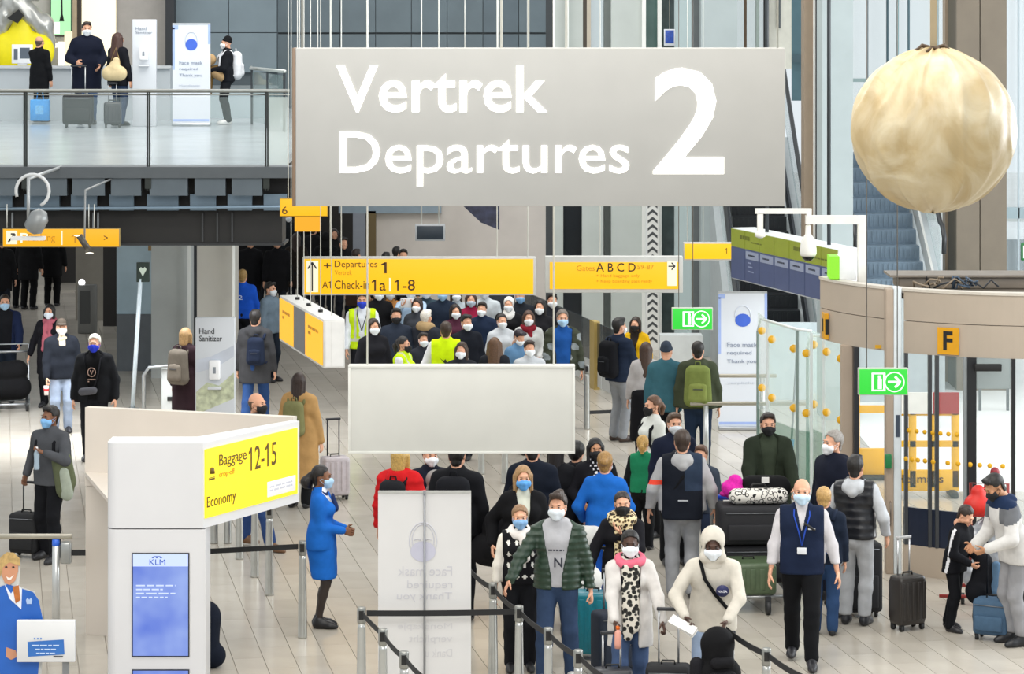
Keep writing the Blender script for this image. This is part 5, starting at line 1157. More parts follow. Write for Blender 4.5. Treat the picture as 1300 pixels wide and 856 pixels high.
# chevron column, blue notice
r = thing('chevron_column', 'slim white column cover printed with a black chevron pattern', 'column', ((828.5 - 650) * 53 / FOC, 53, 0)); b = MB(); b.box(-.11, .11, 0, .12, 0, 3.2); b.build('cover', M('#e2e2de', .5, name='print'), r)
b = MB()
for i in range(22):
    z = .15 + i * .14
    for s in (-1, 1): b.add([(0, -.004, z + .05), (s * .09, -.004, z - .02), (s * .09, -.004, z + .035), (0, -.004, z + .105)], [(0, 1, 2, 3) if s > 0 else (3, 2, 1, 0)])
b.build('chevron_print', M('#44484a', .5, name='print'), r)['kind'] = 'stuff'
r, cv, k = hang_sign('blue_notice', 'small blue notice hanging above the big grey sign', 'sign', 843, 37, 857, 58, 53.3, .05); panel(r, cv, 843, 37, 857, 58, 0, .04, M('#dfe3ea', .5, name='paper'), 'board'); panel(r, cv, 844.5, 38.5, 855.5, 55, -.006, 0, M('#2c4fa8', .5, 0, .3, 30, name='print'), 'print', .001); wire(r, cv, 850, 37)
# glass screens with yellow dots
for lb, pts, z1 in (('curved green tinted glass screen with two rows of yellow dots', ((962, 38.6), (975, 37.6), (1012, 36.6), (1030, 36.4)), 2.25), ('clear glass screen with yellow dots left of the beige jamb', ((1025, 36.9), (1046, 36.2), (1070, 35.6), (1084, 35.2)), 2.22)):
    P0 = [Vector(((p - 650) * d / FOC, d, 0)) for p, d in pts]; c = P0[0]
    r = thing('glass_screen', lb, 'screen', c, 0, 'dotted glass screens')
    for i in range(len(P0) - 1):
        a = P0[i] - c; e = P0[i + 1] - c; n_ = Vector((-(e - a).y, (e - a).x, 0)).normalized() * .012
        for z0, zz1, mt, nm in ((.95, z1, glass('#dff0ea', .30), 'glass_pane'), (.05, .95, glass('#6d9c86' if True else '', .45), 'tinted_pane')):
            vs = [a + Vector((0, 0, z0)), e + Vector((0, 0, z0)), e + Vector((0, 0, zz1)), a + Vector((0, 0, zz1))]; vs += [v + n_ for v in vs]
            b = MB(); b.add(vs, [(0, 1, 2, 3), (7, 6, 5, 4), (0, 4, 5, 1), (3, 2, 6, 7), (0, 3, 7, 4), (1, 5, 6, 2)]); b.build(nm, mt, r)
    for i, p in enumerate(P0):
        a = p - c; b = MB(); b.box(a.x - .018, a.x + .018, a.y - .02, a.y + .02, 0, z1 - .02 if i else z1 - .25); b.build('upright', M('#dfe6e6' if i % 2 else '#8a9a96', .3, .3, name='steel'), r)
    b = MB(); b.tube([tuple(P0[0] - c + Vector((0, 0, z1 - .25))), tuple(P0[0] - c + Vector((.04, -.05, z1 - .08))), tuple(P0[1] - c + Vector((0, 0, z1)))] + [tuple(p - c + Vector((0, 0, z1))) for p in P0[2:]], .018, 8); b.build('top_edge', M('#e8eeee', .3, .3, name='steel'), r)
    for row, zz_ in ((0, 2.05), (1, 1.28)):
        for j in range(4):
            t = (j + .5) / 4 * (len(P0) - 1); i = int(t); q = P0[i].lerp(P0[i + 1], t - i) - c
            b = MB(); b.lathe([(.001, -.003), (.052, -.003), (.052, .003), (.001, .003)], (0, 0, 0), 16); o = b.build('safety_dot', ydot, r, (q.x, q.y - .03, zz_ - .03 * j)); o.rotation_euler = (PI / 2, 0, 0)
r = thing('mop_pole', 'thin slanting pole resting against the dotted glass screen', 'pole', G(1004, 575)); b = MB(); b.tube([(0, 0, 0), (.14, .35, 1.75)], .016, 6); b.build('pole', M('#5d6672', .4, .3, name='steel'), r); b = MB(); b.tube([(0, 0, .0), (.02, .05, .18)], .035, 6); b.build('foot', M('#4a8ab8', .5, name='plastic'), r)
# spot lights and coiled cable under the gallery
r = thing('spot_light', 'grey theatre spot light with coiled cable under the gallery girder', 'lamp', P(36, 290, 34.2)); k = 34.2 / FOC
b = MB(); b.tube([(0, 0, 0), (0, 0, .62)], .02, 8); b.tube([(0, 0, .60), (0, 2.5, .60)], .02, 6); b.build('stem', M('#a9acac', .4, .4, name='steel'), r); b = MB(); b.tube([(.05 + .2 * c_, 0, .45 + .2 * s_) for c_, s_ in arc(18, -60, 200)], .02, 6); b.build('cable', M('#c8caca', .5, name='rubber'), r)
b = MB(); b.lathe([(.05, 0), (.12, .05), (.12, .22), (.06, .30)], (0, 0, 0), 14); o = b.build('lamp_head', M('#8b8e8e', .4, .4, name='steel'), r, (.03, 0, -.05)); o.rotation_euler = (0, .5, 0); b = MB(); b.box(-.2, .2, -.08, .08, -.14, -.10); b.build('barn_door', M('#d8d8d4', .4, name='steel'), r)
r = thing('spot_light', 'small twin spot light glowing in front of the Parking sign', 'lamp', P(113, 318, 34.2)); b = MB(); b.tube([(0, 0, .0), (-.12, 0, .18)], .04, 8); b.build('lamp_head', M('#4a4640', .4, .3, name='steel'), r); b = MB(); b.lathe([(.001, -.012), (.05, 0), (.001, .01)], (.01, -.02, -.03), 10); b.build('bulb', lit('#fff6dc', 1.6), r); b = MB(); b.lathe([(.001, -.012), (.04, 0), (.001, .01)], (-.14, -.03, .18), 10); b.build('bulb', lit('#fff6dc', 1.4), r); b = MB(); b.tube([(-.06, .04, .1), (-.06, .1, .72), (-.06, 2.5, .72)], .012, 6); b.build('stem', M('#8a8c8c', .4, name='steel'), r)
# standing cut-out of an attendant with a white notice
sd = GD(880); k = sd / FOC; r = thing('cutout_figure', 'flat printed cut-out of a smiling blonde attendant in blue at the lower left', 'cut-out', ((22 - 650) * k, sd, 0))
kx = lambda px: (px - 22) * k; kz = lambda py: CZ - (py - HY) * k
def flat(name, pts, y, mat, par=None):
    b = MB(); pp = [(kx(x), kz(y_)) for x, y_ in pts]; ar = sum(pp[i][0] * pp[(i + 1) % len(pp)][1] - pp[(i + 1) % len(pp)][0] * pp[i][1] for i in range(len(pp)))
    if ar > 0: pp = pp[::-1]
    b.prism([(z_, x_) for x_, z_ in pp], 1, y, y + .004); return b.build(name, mat, par or r)
flat('jacket_print', [(-8, 752), (0, 745), (10, 742), (28, 748), (42, 752), (49, 762), (55, 790), (50, 835), (46, 880), (-16, 880), (-14, 790)], 0, M('#1f5fb8', .45, 0, .06, 5, name='print'))
flat('backing_board', [(-10, 752), (0, 742), (-2, 712), (8, 702), (20, 703), (26, 715), (24, 745), (44, 752), (56, 790), (50, 900), (-18, 900), (-16, 790)], .006, M('#c8c8c4', .5, name='board'))
flat('face_print', [(2, 712), (8, 707), (18, 708), (23, 714), (23, 726), (19, 738), (12, 743), (6, 740), (2, 730)], -.004, M('#c98f6e', .5, 0, .08, 8, name='print')); flat('hair_print', [(0, 733), (-2, 718), (1, 707), (9, 701), (18, 702), (25, 709), (26, 719), (21, 717), (12, 714), (4, 720), (2, 728)], -.007, M('#b99a62', .5, 0, .2, 30, name='print'))
flat('collar_print', [(6, 742), (14, 754), (22, 742), (28, 748), (27, 774), (12, 760)], -.004, M('#dfe4ee', .5, name='print')); flat('scarf_print', [(16, 745), (24, 743), (26, 762), (20, 766)], -.008, M('#b4682c', .5, 0, .2, 20, name='print'))
flat('mouth_print', [(8, 732), (12, 734), (18, 730), (14, 736), (10, 736)], -.008, M('#f0e4dc', .5, name='print'))
for x in (8, 17): flat('eye_print', [(x - 2, 720), (x, 718.5), (x + 2, 720), (x, 721.5)], -.008, M('#2a2420', .5, name='print'))
flat('hand_print', [(8, 822), (20, 826), (22, 834), (14, 838), (8, 834)], -.004, M('#c98f6e', .5, name='print')); flat('crown_print', [(33, 762), (35, 759), (37, 762), (39, 759), (41, 762), (40, 767), (34, 767)], -.004, M('#a8c0e4', .5, name='print'))
r2 = thing('notice_board', 'white notice box with tilted blue label in front of the cut-out', 'sign', ((58.5 - 650) * GD(884) / FOC, GD(884), 0)); k = GD(884) / FOC; kx2 = lambda px: (px - 58.5) * k; kz2 = lambda py: CZ - (py - HY) * k
b = MB(); b.box(kx2(21), kx2(95), 0, .05, kz2(841), kz2(788), bev=.006); b.build('board', M('#d9dadb', .45, 0, .02, 3, name='white_panel'), r2); b = MB(); b.box(kx2(78), kx2(86), .05, .09, 0, kz2(800)); b.box(kx2(70), kx2(100), 0, .2, 0, .03); b.build('stand', M('#8a8d8f', .4, .4, name='steel'), r2)
b = MB(); b.add([(kx2(36), -.004, kz2(834)), (kx2(82), -.004, kz2(831)), (kx2(81), -.004, kz2(812)), (kx2(35), -.004, kz2(815))], [(0, 1, 2, 3)]); lb = b.build('blue_label', M('#2f6cb8', .5, name='print'), r2)
for i, (t_, w_) in enumerate((('Please proceed to', 34), ('desk 12 - 15', 26), ('for drop-off', 24))): scribble(lb, kx2(58 - w_ / 2), kz2(821.5 + i * 5), kx2(58 + w_ / 2), kz2(818.5 + i * 5), -.004, plastic('#c4d6ec'))
b = MB(); 
for q_ in (43, 47, 51): b.box(kx2(q_), kx2(q_ + 2), -.004, 0, kz2(812), kz2(810))
b.build('crown_emblem', M('#5a86c8', .5, name='print'), r2)
b = MB(); b.box(kx2(68), kx2(80), -.006, -.004, kz2(834.5), kz2(833)); b.build('small_label', plastic('#30343a'), r2)
# extra free wires from the roof
for px, y1, D_, m_ in ((396, 330, 38, WIREW),):
    pass
# ------------------------------------------------------------------ people and their luggage
def top_py(top, H, z0=0.0): return HY + (top - HY) / (1 - H / (CZ - z0))
def wpt(ctx, p):          # a point of the figure's local frame (1.75 m units) in the hall
    c, s = math.cos(math.radians(ctx['rz'])), math.sin(math.radians(ctx['rz'])); q = A_(p) * ctx['u']
    return Vector((ctx['loc'][0] + c * q[0] - s * q[1], ctx['loc'][1] + s * q[0] + c * q[1], ctx['loc'][2] + q[2]))
def hand_at(ctx, n):
    d = ctx['J']['wr' + n] - ctx['J']['el' + n]; d /= np.linalg.norm(d); return wpt(ctx, ctx['J']['wr' + n] + d * .09)
def soft(name, prims, h, mats, parent, k=.03, post=None, paint=None, loc=None):
    V, Q = blob(prims, h, k, post)
    mi = paint(*V[Q].mean(1).T) if paint else None
    o = link(name, raw_mesh(name, V, Q, True, mi), parent, mats if isinstance(mats, list) else [mats])
    if loc is not None: o.location = loc
    return o
def backpack(ctx, label, col, col2=None, group='backpacks', size=1.0, off=(0, .20, 1.20), straps=True):
    p = wpt(ctx, ctx['TL'](off)); r = thing('backpack', label, 'backpack', p, ctx['rz'], group); s = size
    m = cloth(col, .4); m2 = cloth(col2 or col, .4)
    soft('main_bag', [pr((x * s, .0, -.17 * s), (x * s * .85, .0, .14 * s), .088 * s, .080 * s) for x in (-.075, 0, .075)], .015, m, r)
    soft('front_pocket', [pr((x * s, .075 * s, -.15 * s), (x * s, .07 * s, z * s), .048 * s, .045 * s) for x, z in ((-.06, -.02), (0, -.01), (.06, -.02))], .015, m2, r)
    b = MB(); b.box(-.055 * s, .055 * s, .118 * s, .124 * s, -.045 * s, -.035 * s); b.build('zip', M('#4a4c50', .4, .4, name='steel'), r)
    b = MB(); b.tube([(-.04, -.02, .21 * s), (-.03, -.02, .26 * s), (.03, -.02, .26 * s), (.04, -.02, .21 * s)], .009, 6); b.build('top_handle', m, r)
    if straps:
        for q in (-1, 1):
            b = MB(); b.tube([(q * .10, -.06, .16), (q * .115, -.12, .23), (q * .12, -.20, .235), (q * .125, -.305, .15), (q * .135, -.325, -.02), (q * .15, -.24, -.16), (q * .14, -.06, -.20)], [.02, .024, .024, .022, .02, .014, .012], 8); b.build('strap', m, r)
    return r
def suitcase(label, loc, rz, w, h, d, col, handle=0.0, group='suitcases', hard=True, tilt=0.0, grip='#22242a', rods='#a9acae', wheels=True):
    r = thing('suitcase', label, 'suitcase', loc, rz, group)
    if tilt: r.rotation_euler = (math.radians(tilt), 0, math.radians(rz))
    m = M(col, .35 if hard else .8, 0, .08, 20, .15, name='shell' if hard else 'cloth'); z0 = .055 if wheels else .0
    b = MB(); b.box(-w / 2, w / 2, -d / 2, d / 2, z0, h, bev=min(.045, d * .22)); b.build('shell', m, r)
    if hard:
        n = 5
        for i in range(n):
            x = -w / 2 + w * (i + .5) / n; b = MB(); b.box(x - w * .055, x + w * .055, -d / 2 - .007, d / 2 + .007, z0 + .06, h - .06, bev=.005); b.build('rib', m, r)
    else:
        b = MB(); b.box(-w * .40, w * .40, -d / 2 - .03, -d / 2 + .01, z0 + .05, z0 + (h - z0) * .55, bev=.015); b.build('front_pocket', m, r)
        b = MB(); b.tube([(-w * .42, -d / 2 - .004, h - .06), (w * .42, -d / 2 - .004, h - .06)], .006, 5); b.build('zip', M('#6f7276', .4, .5, name='steel'), r)
    b = MB(); b.box(-.004, w / 2 + .002, -d / 2 - .002, d / 2 + .002, h * .5 - .006, h * .5 + .006); 
    b = MB(); b.tube([(-.06, 0, h - .005), (-.055, 0, h + .03), (.055, 0, h + .03), (.06, 0, h - .005)], .010, 6); b.build('top_handle', BLK, r)
    if handle > 0:
        for x in (-w * .22, w * .22):
            b = MB(); b.tube([(x, d * .30, h - .02), (x, d * .30, h + handle)], .009, 6); b.build('handle_rod', metal(rods), r)
        b = MB(); b.box(-w * .22 - .02, w * .22 + .02, d * .30 - .016, d * .30 + .016, h + handle, h + handle + .03, bev=.008); b.build('grip', plastic(grip), r)
    if wheels:
        for x in (-w * .38, w * .38):
            for y in (-d * .32, d * .32):
                b = MB(); b.tube([(x - .014, y, .03), (x + .014, y, .03)], .03, 10); b.box(x - .02, x + .02, y - .02, y + .02, .04, .075); b.build('wheel', M('#17181a', .5, name='rubber'), r)
    return r
def scarf(ctx, col, tails=(), r=.042, name='scarf', mat=None, kw=0.028, wide=.085):
    nb = ctx['nb']; T = ctx['R']; c = nb + T @ A_((0, -.005, .035)); P_ = []
    for i in range(12):
        a0, a1 = 2 * PI * i / 12, 2 * PI * (i + 1) / 12; f = lambda a: c + T @ A_((wide * math.cos(a), wide * 1.0 * math.sin(a), .025 * math.sin(a) - .01 * math.cos(3 * a)))
        P_.append(pr(f(a0), f(a1), r))
    for x0, x1, z1 in tails: P_.append(pr(ctx['TL']((x0, -.125, 1.42)), ctx['TL']((x1, -.165, z1)), .045, .05, T @ YA, .5))
    ctx['garment'](name, P_, [mat or cloth(col, .5)])
def strap_over(ctx, s, col='#141416', name='shoulder_strap', hip=None):
    """cross-body strap from one shoulder to the other hip, front and back"""
    b = MB(); TL = ctx['TL']; u = ctx['u']
    pts = [TL((s * .10, .06, 1.475)), TL((s * .11, -.03, 1.475)), TL((s * .07, -.145, 1.36)), TL((-s * .02, -.155, 1.22)), TL((-s * .12, -.13, 1.08)), TL((-s * .19, -.03, .98)), TL((-s * .12, .13, 1.10)), TL((0, .155, 1.28)), TL((s * .10, .06, 1.475))]
    b.tube([tuple(p * u) for p in pts], .018 * u, 6); b.build(name, cloth(col), ctx['root'])
def lanyard(ctx, col='#2a4aa8', badge=True, z=1.12):
    b = MB(); TL = ctx['TL']; u = ctx['u']
    for s in (-1, 1): b.tube([tuple(TL(q) * u) for q in ((s * .07, -.02, 1.50), (s * .075, -.115, 1.42), (s * .03, -.178, 1.28), (0, -.182, z + .05))], .007 * u, 5)
    b.build('lanyard', cloth(col), ctx['root'])
    if badge:
        b = MB(); q = TL((0, -.19, z)) * u; b.box(q[0] - .045, q[0] + .045, q[1] - .006, q[1] + .004, q[2] - .032, q[2] + .032, bev=.003); o = b.build('badge', M('#d8dade', .4, name='plastic'), ctx['root']); 
def band(x, lo, hi): return (x > lo) & (x < hi)
def hivis_paint(x, y, z): return (band(z, 1.00, 1.05) | band(z, 1.13, 1.17) & False | (band(np.abs(x), .085, .125) & (z > 1.05))).astype(int)
def argyle(x, y, z): return ((np.abs(((x / .085) % 1) - .5) + np.abs(((z / .12) % 1) - .5)) < .27).astype(int)
def leopard(c1, c2, c3, sc=26):
    m = bpy.data.materials.new('patterned_cloth'); m.use_nodes = True; n = m.node_tree.nodes; L = m.node_tree.links; pb = n['Principled BSDF']; pb.inputs['Roughness'].default_value = .85
    t = n.new('ShaderNodeTexCoord'); v = n.new('ShaderNodeTexVoronoi'); v.inputs['Scale'].default_value = sc; L.new(t.outputs['Object'], v.inputs['Vector'])
    r = n.new('ShaderNodeValToRGB'); e = r.color_ramp.elements; e[0].position = .0; e[0].color = (*lin(c1), 1); e[1].position = .75; e[1].color = (*lin(c3), 1)
    q = e.new(.38); q.color = (*lin(c2), 1); q2 = e.new(.52); q2.color = (*lin(c3), 1); r.color_ramp.interpolation = 'CONSTANT'; L.new(v.outputs['Distance'], r.inputs[0]); L.new(r.outputs[0], pb.inputs['Base Color']); return m
def T(col, **k): return dict(col=col, **k)
def coat(col, **k): return dict(name='coat', col=col, **{**dict(t=.034, hem=.62), **k})
def jkt(col, **k): return dict(name='jacket', col=col, **{**dict(t=.032, hem=.86), **k})
def shirt(col, **k): return dict(name='shirt', col=col, **{**dict(t=.014, hem=.88), **k})
def vest(col, **k): return dict(name='vest', col=col, **{**dict(t=.034, hem=.86, sleeve=0), **k})
def pp(px, htop, H, rz, label, group, z0=0.0, **k):
    py = k.pop('py', None) or top_py(htop, H + .01, z0)
    if 'fine' not in k: k['fine'] = GD(py, z0) < 39
    return person(px, py, H, rz, label, group, z0=z0, **k)
WALK1 = dict(fa=(-.09, -.26, 0), fb=(.09, .22, .02)); WALK2 = dict(fa=(-.09, .22, .02), fb=(.09, -.26, 0))
GB = 'grip'; HG = ('hand_grip', 'hand_grip'); HGR = ('hand_grip', 'hand_relax'); HRG = ('hand_relax', 'hand_grip')
BLUE = '#1d64bc'; JEAN = '#32435f'; BLK_C = '#141518'; NAVY = '#1a2233'
# ---- attendant in blue
g = 'airline attendants in blue'
c = pp(408, 590, 1.67, 84, 'attendant in blue suit standing sideways with hands clasped beside the belt post', g, py=797, fem=True, hair='bigpony', hc='#15100e', skin='brown', mask='#a9cbe6',
   top=[shirt('#e8eaf0', t=.012), jkt(BLUE, t=.026, hem=.87, open=(.0, .42, 1.24), flare=.150)], legs=None, legskin='#2c211c', skirt=(BLUE, .545, .195, .172), shoes='#121114', la=(-.05, -.25, 1.06), ra=(.06, -.25, 1.06), ea=(-.5, .9, -.3), eb=(.5, .9, -.3), fa=(-.05, 0, 0), fb=(.05, .03, 0), hands=HG)
scarf(c, '#20305a', ((.0, .0, 1.30),), r=.022, wide=.062)
# ---- the queue in the middle
q = 'travellers queueing between the belts'
c = pp(708, 625, 1.80, -6, 'man in green quilted jacket and jeans resting a hand on a belt post', q, hair='quiff', hc='#33241a', skin='fair', mask='#dfe7ee', w=1.0,
   top=[dict(name='hoodie', col='#b4b4b8', t=.016, hem=.90, hood=True), jkt('#24382c', t=.040, hem=.88, quilt=.060, qa=.017, open=(.045, .20, 1.0), mat=M('#223829', .42, 0, .08, 16, .3, name='padded_nylon'))], legs=JEAN, shoes='#d8d8d4', la=(-.44, -.30, .95), ra=(.31, .02, .83), ea=(-.5, .8, .2), fa=(-.13, -.05, 0), fb=(.12, .1, 0), hands=HRG, yaw=-8)
scribble(c['root'], -.075, 1.27, .075, 1.30, -.160, plastic('#262a38'), 1, 'chest_print'); lettering(c['root'], 'N', -.02, 1.13, .06, 1.22, -.165, plastic('#262a38'), .02, name='chest_print')
hp = hand_at(c, 'b'); suitcase('dark navy suitcase pulled by the man in the green jacket', (hp.x + .25, hp.y + .35, 0), 20, .46, .62, .28, '#1a2434', .36, hard=False)
c = pp(660, 641, 1.59, 4, 'young woman with argyle vest, white scarf and light blue mask in the queue', q, fem=True, hair='bun', hc='#8a6a4c', skin='fair', mask='#86b0dc',
   top=[dict(name='blouse', col='#ded9d0', t=.024, hem=.95), vest('#16161a', t=.038, hem=.93, cols=('#dcdad4',), paint=argyle, h=.014)], legs='#17181c', shoes='#17171a', la=(-.27, -.08, .84))
scarf(c, '#e2dcd8', ((.02, .05, 1.22),), r=.05, wide=.08)
c = pp(664, 591, 1.72, 6, 'woman with long light brown hair, blue mask and open black coat', q, fem=True, hair='long', hc='#9c7a52', skin='fair', mask='#5a9fe0', top=[shirt('#d4d6c8'), coat('#131316', t=.045, hem=.62, open=(.03, .12, 1.1), w=1.1)], legs='#17181c', la=(-.32, .0, .95))
r = thing('shoulder_bag', 'large black shoulder bag carried beside the woman in the open black coat', 'bag', G(629, 790) + Vector((.02, -.12, 0))); soft('bag', [pr((-.12, 0, .78), (.12, 0, .74), .17, axis=YA, fl=.7), pr((-.02, 0, 1.0), (.1, 0, 1.12), .14, .10, YA, .7), pr((.1, .02, 1.12), (.22, .05, 1.36), .10, .05)], .016, cloth('#17171a', .5), r)
b = MB(); b.tube([(.0, .05, 1.05), (.14, .02, 1.42), (.2, .1, 1.47), (.1, .2, 1.05)], .014, 6); b.build('strap', cloth('#17171a'), r)
c = pp(768, 573, 1.68, 172, 'blonde attendant in blue jacket seen from behind in the queue', g, fem=True, hair='bun', hc='#94703c', skin='fair', mask='#dfe8ee', top=[shirt('#e8eaf0'), jkt(BLUE, t=.032, hem=.80)], legs='#1c53b0', la=(-.20, -.26, 1.02), ra=(.26, -.15, .98))
c = pp(756, 556, 1.66, 8, 'woman with long black hair and black mask facing the blonde attendant', q, fem=True, hair='long', hc='#100d0d', skin='tan', mask='#17171a', top=[coat('#15151a', cols=('#cfd0d4',), paint=lambda x, y, z: ((np.abs(x) < .07) & (y < 0) & (np.sin(z * 90) * np.sin(x * 110) > .35)).astype(int))], legs=BLK_C, la=(-.2, -.25, 1.05))
lp = leopard('#1c1712', '#6a5434', '#d8c8a0', 30)
c = pp(790, 624, 1.64, 2, 'woman with leopard scarf and black mask holding a hand to her chin', q, fem=True, hair='bun', hc='#221916', skin='fair', mask='#141416', top=[dict(name='sweater', col='#15151a', t=.028, hem=.84)], legs=BLK_C, la=(-.36, -.20, .95), ra=(-.02, -.24, 1.36), eb=(.6, -.1, -.8), hands=HGR)
scarf(c, '', ((-.05, -.05, 1.08), (.06, .07, 1.12)), r=.062, mat=lp, wide=.095)
hp = hand_at(c, 'a'); suitcase('teal suitcase between the blonde attendant and the green jacket', (hp.x + .06, hp.y + .3, 0), -12, .44, .66, .27, '#157c8e', .40)
bw_m = leopard('#1a1a1a', '#3a3834', '#d6d0c4', 24)
c = pp(800, 673, 1.66, 0, 'woman in white cardigan with long patterned scarf and pink headphones at her neck', q, fem=True, hair='crop', hc='#100d0c', skin='dark', mask='#e8eef2', top=[shirt('#16161a', t=.014, hem=.90), dict(name='cardigan', col='#ccc8c4', t=.030, hem=.66, open=(.075, .05, 1.0))], legs='#45587a', la=(-.16, -.34, .93), ra=(.30, -.28, .93), hands=HG, fa=(-.1, -.1, 0), fb=(.1, .12, 0))
scarf(c, '', ((-.045, -.03, .78), (.04, .035, .86)), r=.040, mat=bw_m, wide=.075)
scarf(c, '#d86a80', (), r=.040, name='headphones', wide=.112)
ha = hand_at(c, 'a'); hb_ = hand_at(c, 'b')
r = thing('drink_bottle', 'small orange bottle held above the case handle', 'bottle', (ha.x + .02, ha.y - .04, ha.z - .02)); b = MB(); b.lathe([(.028, -.14), (.032, -.10), (.030, .0), (.014, .03)], (0, 0, 0), 12); b.build('bottle_body', M('#d89a8a', .3, name='plastic'), r); b = MB(); b.lathe([(.018, .03), (.018, .06), (.001, .062)], (0, 0, 0), 10); b.build('cap', M('#e06a18', .4, name='plastic'), r)
suitcase('dark cabin case with silver handle pushed by the woman in white cardigan', (ha.x - .03, ha.y - .08, 0), 4, .36, .52, .22, '#2a2c32', ha.z - .56, rods='#d0d2d4')
suitcase('dark soft case with twin handle right of the woman in white cardigan', (hb_.x + .03, hb_.y - .06, 0), -6, .40, .54, .24, '#16171b', .46, hard=False, rods='#c4c6c8')
wh = '#cac4b8'
c = pp(905, 672, 1.76, -4, 'man in white hooded sweater with round blue patch leaning on his case', q, py=914, hair='hood', hc=wh, skin='dark', mask='#e6ecf2', lean=16, pitch=6, top=[dict(name='hoodie', col=wh, t=.026, hem=.80, collar=.5)], legs='#9aacc6', la=(-.24, -.40, 1.00), ra=(.12, -.44, .98), ea=(-.9, .3, -.3), eb=(.9, .2, -.3), hands=HG, fa=(-.12, 0, 0), fb=(.12, .08, 0))
strap_over(c, -1)
p = c['TL']((.085, -.188, 1.27)) * c['u']; b = MB(); b.lathe([(.001, -.006), (.058, -.004), (.058, .0), (.001, .006)], (0, 0, 0), 18); o = b.build('round_patch', M('#262a5a', .5, name='print'), c['root'], tuple(p)); o.rotation_euler = (PI / 2 + .28, 0, 0)
lettering(o, 'NASA', -.042, -.012, .042, .012, 0, plastic('#e4e4ee'), .01, split=False, name='patch_lettering').rotation_euler = (-PI / 2, 0, 0)
for ch in o.children: ch.location = (0, 0, .006)
ha = hand_at(c, 'a'); hb_ = hand_at(c, 'b')
r = thing('boarding_papers', 'folded white papers in the hand of the man in the white hoodie', 'paper', (ha.x - .06, ha.y - .05, ha.z), -20); b = MB(); b.box(-.13, .13, -.05, .05, -.006, .006, T=Matrix.Rotation(.5, 4, 'Y') @ Matrix.Rotation(.6, 4, 'X')); b.box(-.12, .12, -.05, .05, .010, .016, T=Matrix.Rotation(.42, 4, 'Y') @ Matrix.Rotation(.6, 4, 'X')); b.build('sheets', M('#d8d6d2', .6, name='paper'), r)
suitcase('black cabin case carrying a black backpack before the white hoodie', (hb_.x + .02, hb_.y - .12, 0), 6, .38, .50, .24, '#17181c', hb_.z - .54, hard=False)
r = thing('backpack', 'black backpack standing on the case before the man in white hoodie', 'backpack', (hb_.x - .06, hb_.y - .28, .72), 15, 'backpacks')
soft('main_bag', [pr((-.08, 0, -.12), (.08, 0, -.12), .13), pr((-.05, 0, .14), (.05, 0, .14), .10), pr((0, 0, -.1), (0, 0, .15), .14)], .014, cloth('#121214', .6), r); soft('front_pocket', [pr((-.07, -.13, -.13), (.07, -.13, -.13), .06), pr((-.06, -.13, .0), (.06, -.13, .0), .05)], .014, cloth('#18181b', .6), r); b = MB(); b.tube([(-.04, 0, .23), (0, 0, .28), (.04, 0, .23)], .01, 6); b.build('top_handle', BLK, r); soft('side_pocket', [pr((-.2, -.02, -.12), (-.2, -.02, -.02), .06)], .014, cloth('#1c1c20', .6), r)
# ---- guard and family on the right
f_ = 'travellers by the revolving door'
c = pp(1018, 610, 1.80, -6, 'balding guard in navy vest and white shirt walking towards us with a badge', None, py=842, hair='balding', hc='#4a3a2e', skin='fair', mask='#c3dcee', w=1.08, top=[shirt('#c8c5c8', t=.024, hem=.95, collar=.35), vest('#19233a', t=.040, hem=.86, open=(-.01, .22, 1.22))], legs='#101114', la=(-.30, -.10, .86), ra=(.34, -.02, .86), **WALK2)
lanyard(c, z=1.10); b = MB(); b.box(.06, .13, -.185, -.178, 1.335, 1.35); b.build('vest_logo', plastic('#c9ccd2'), c['root']); b = MB(); b.tube([(.02, -.18, 1.40), (.13, -.19, 1.33)], .014, 6); b.build('radio_mic', BLK, c['root'])
c = pp(1086, 588, 1.75, 158, 'young man in black padded vest and grey joggers seen from behind', f_, py=793, hair='short', hc='#15110f', skin='fair', mask=None, w=.98, top=[dict(name='hoodie', col='#b9bcc0', t=.030, hem=.92, hood=True), vest('#16181e', t=.046, hem=.90, quilt=.085, mat=M('#14161c', .38, 0, .08, 20, .2, name='padded_nylon'))], legs='#a9abae', shoes='#17181d', la=(-.30, -.12, .92), ra=(.30, -.14, .92), ankles=.10)
suitcase('large black suitcase standing behind the grey joggers', G(1084, 782), 8, .56, .78, .30, '#141519', 0, hard=False)
c = pp(1046, 615, 1.50, 168, 'blond boy in navy jacket between the guard and the padded vest', f_, py=806, hair='crop', hc='#b8935a', skin='fair', mask=None, hs=1.05, top=[jkt('#1b2434', t=.034)], legs='#2c4468', la=(-.24, -.1, .85))
backpack(c, 'blue and black rucksack on the blond boy', '#1d2638', '#24528f', size=.8)
c = pp(1058, 546, 1.84, -62, 'tall grey haired man in navy jacket with white mask facing left', f_, hair='crop', hc='#8f8a84', skin='fair', mask='#eceef0', w=1.1, top=[jkt('#161a28', t=.045, hood=True)], legs='#1c2030')
c = pp(975, 524, 1.80, 2, 'man in dark green parka and black mask behind the loaded luggage trolley', f_, hair='short', hc='#251c16', skin='fair', mask='#111114', w=1.12, top=[shirt('#353d30', t=.02), dict(name='parka', col='#262d22', t=.050, hem=.74, hood=True, open=(.05, .12, 1.05))], legs=BLK_C, la=(-.24, -.34, .98), ra=(.24, -.34, .98), hands=HG)
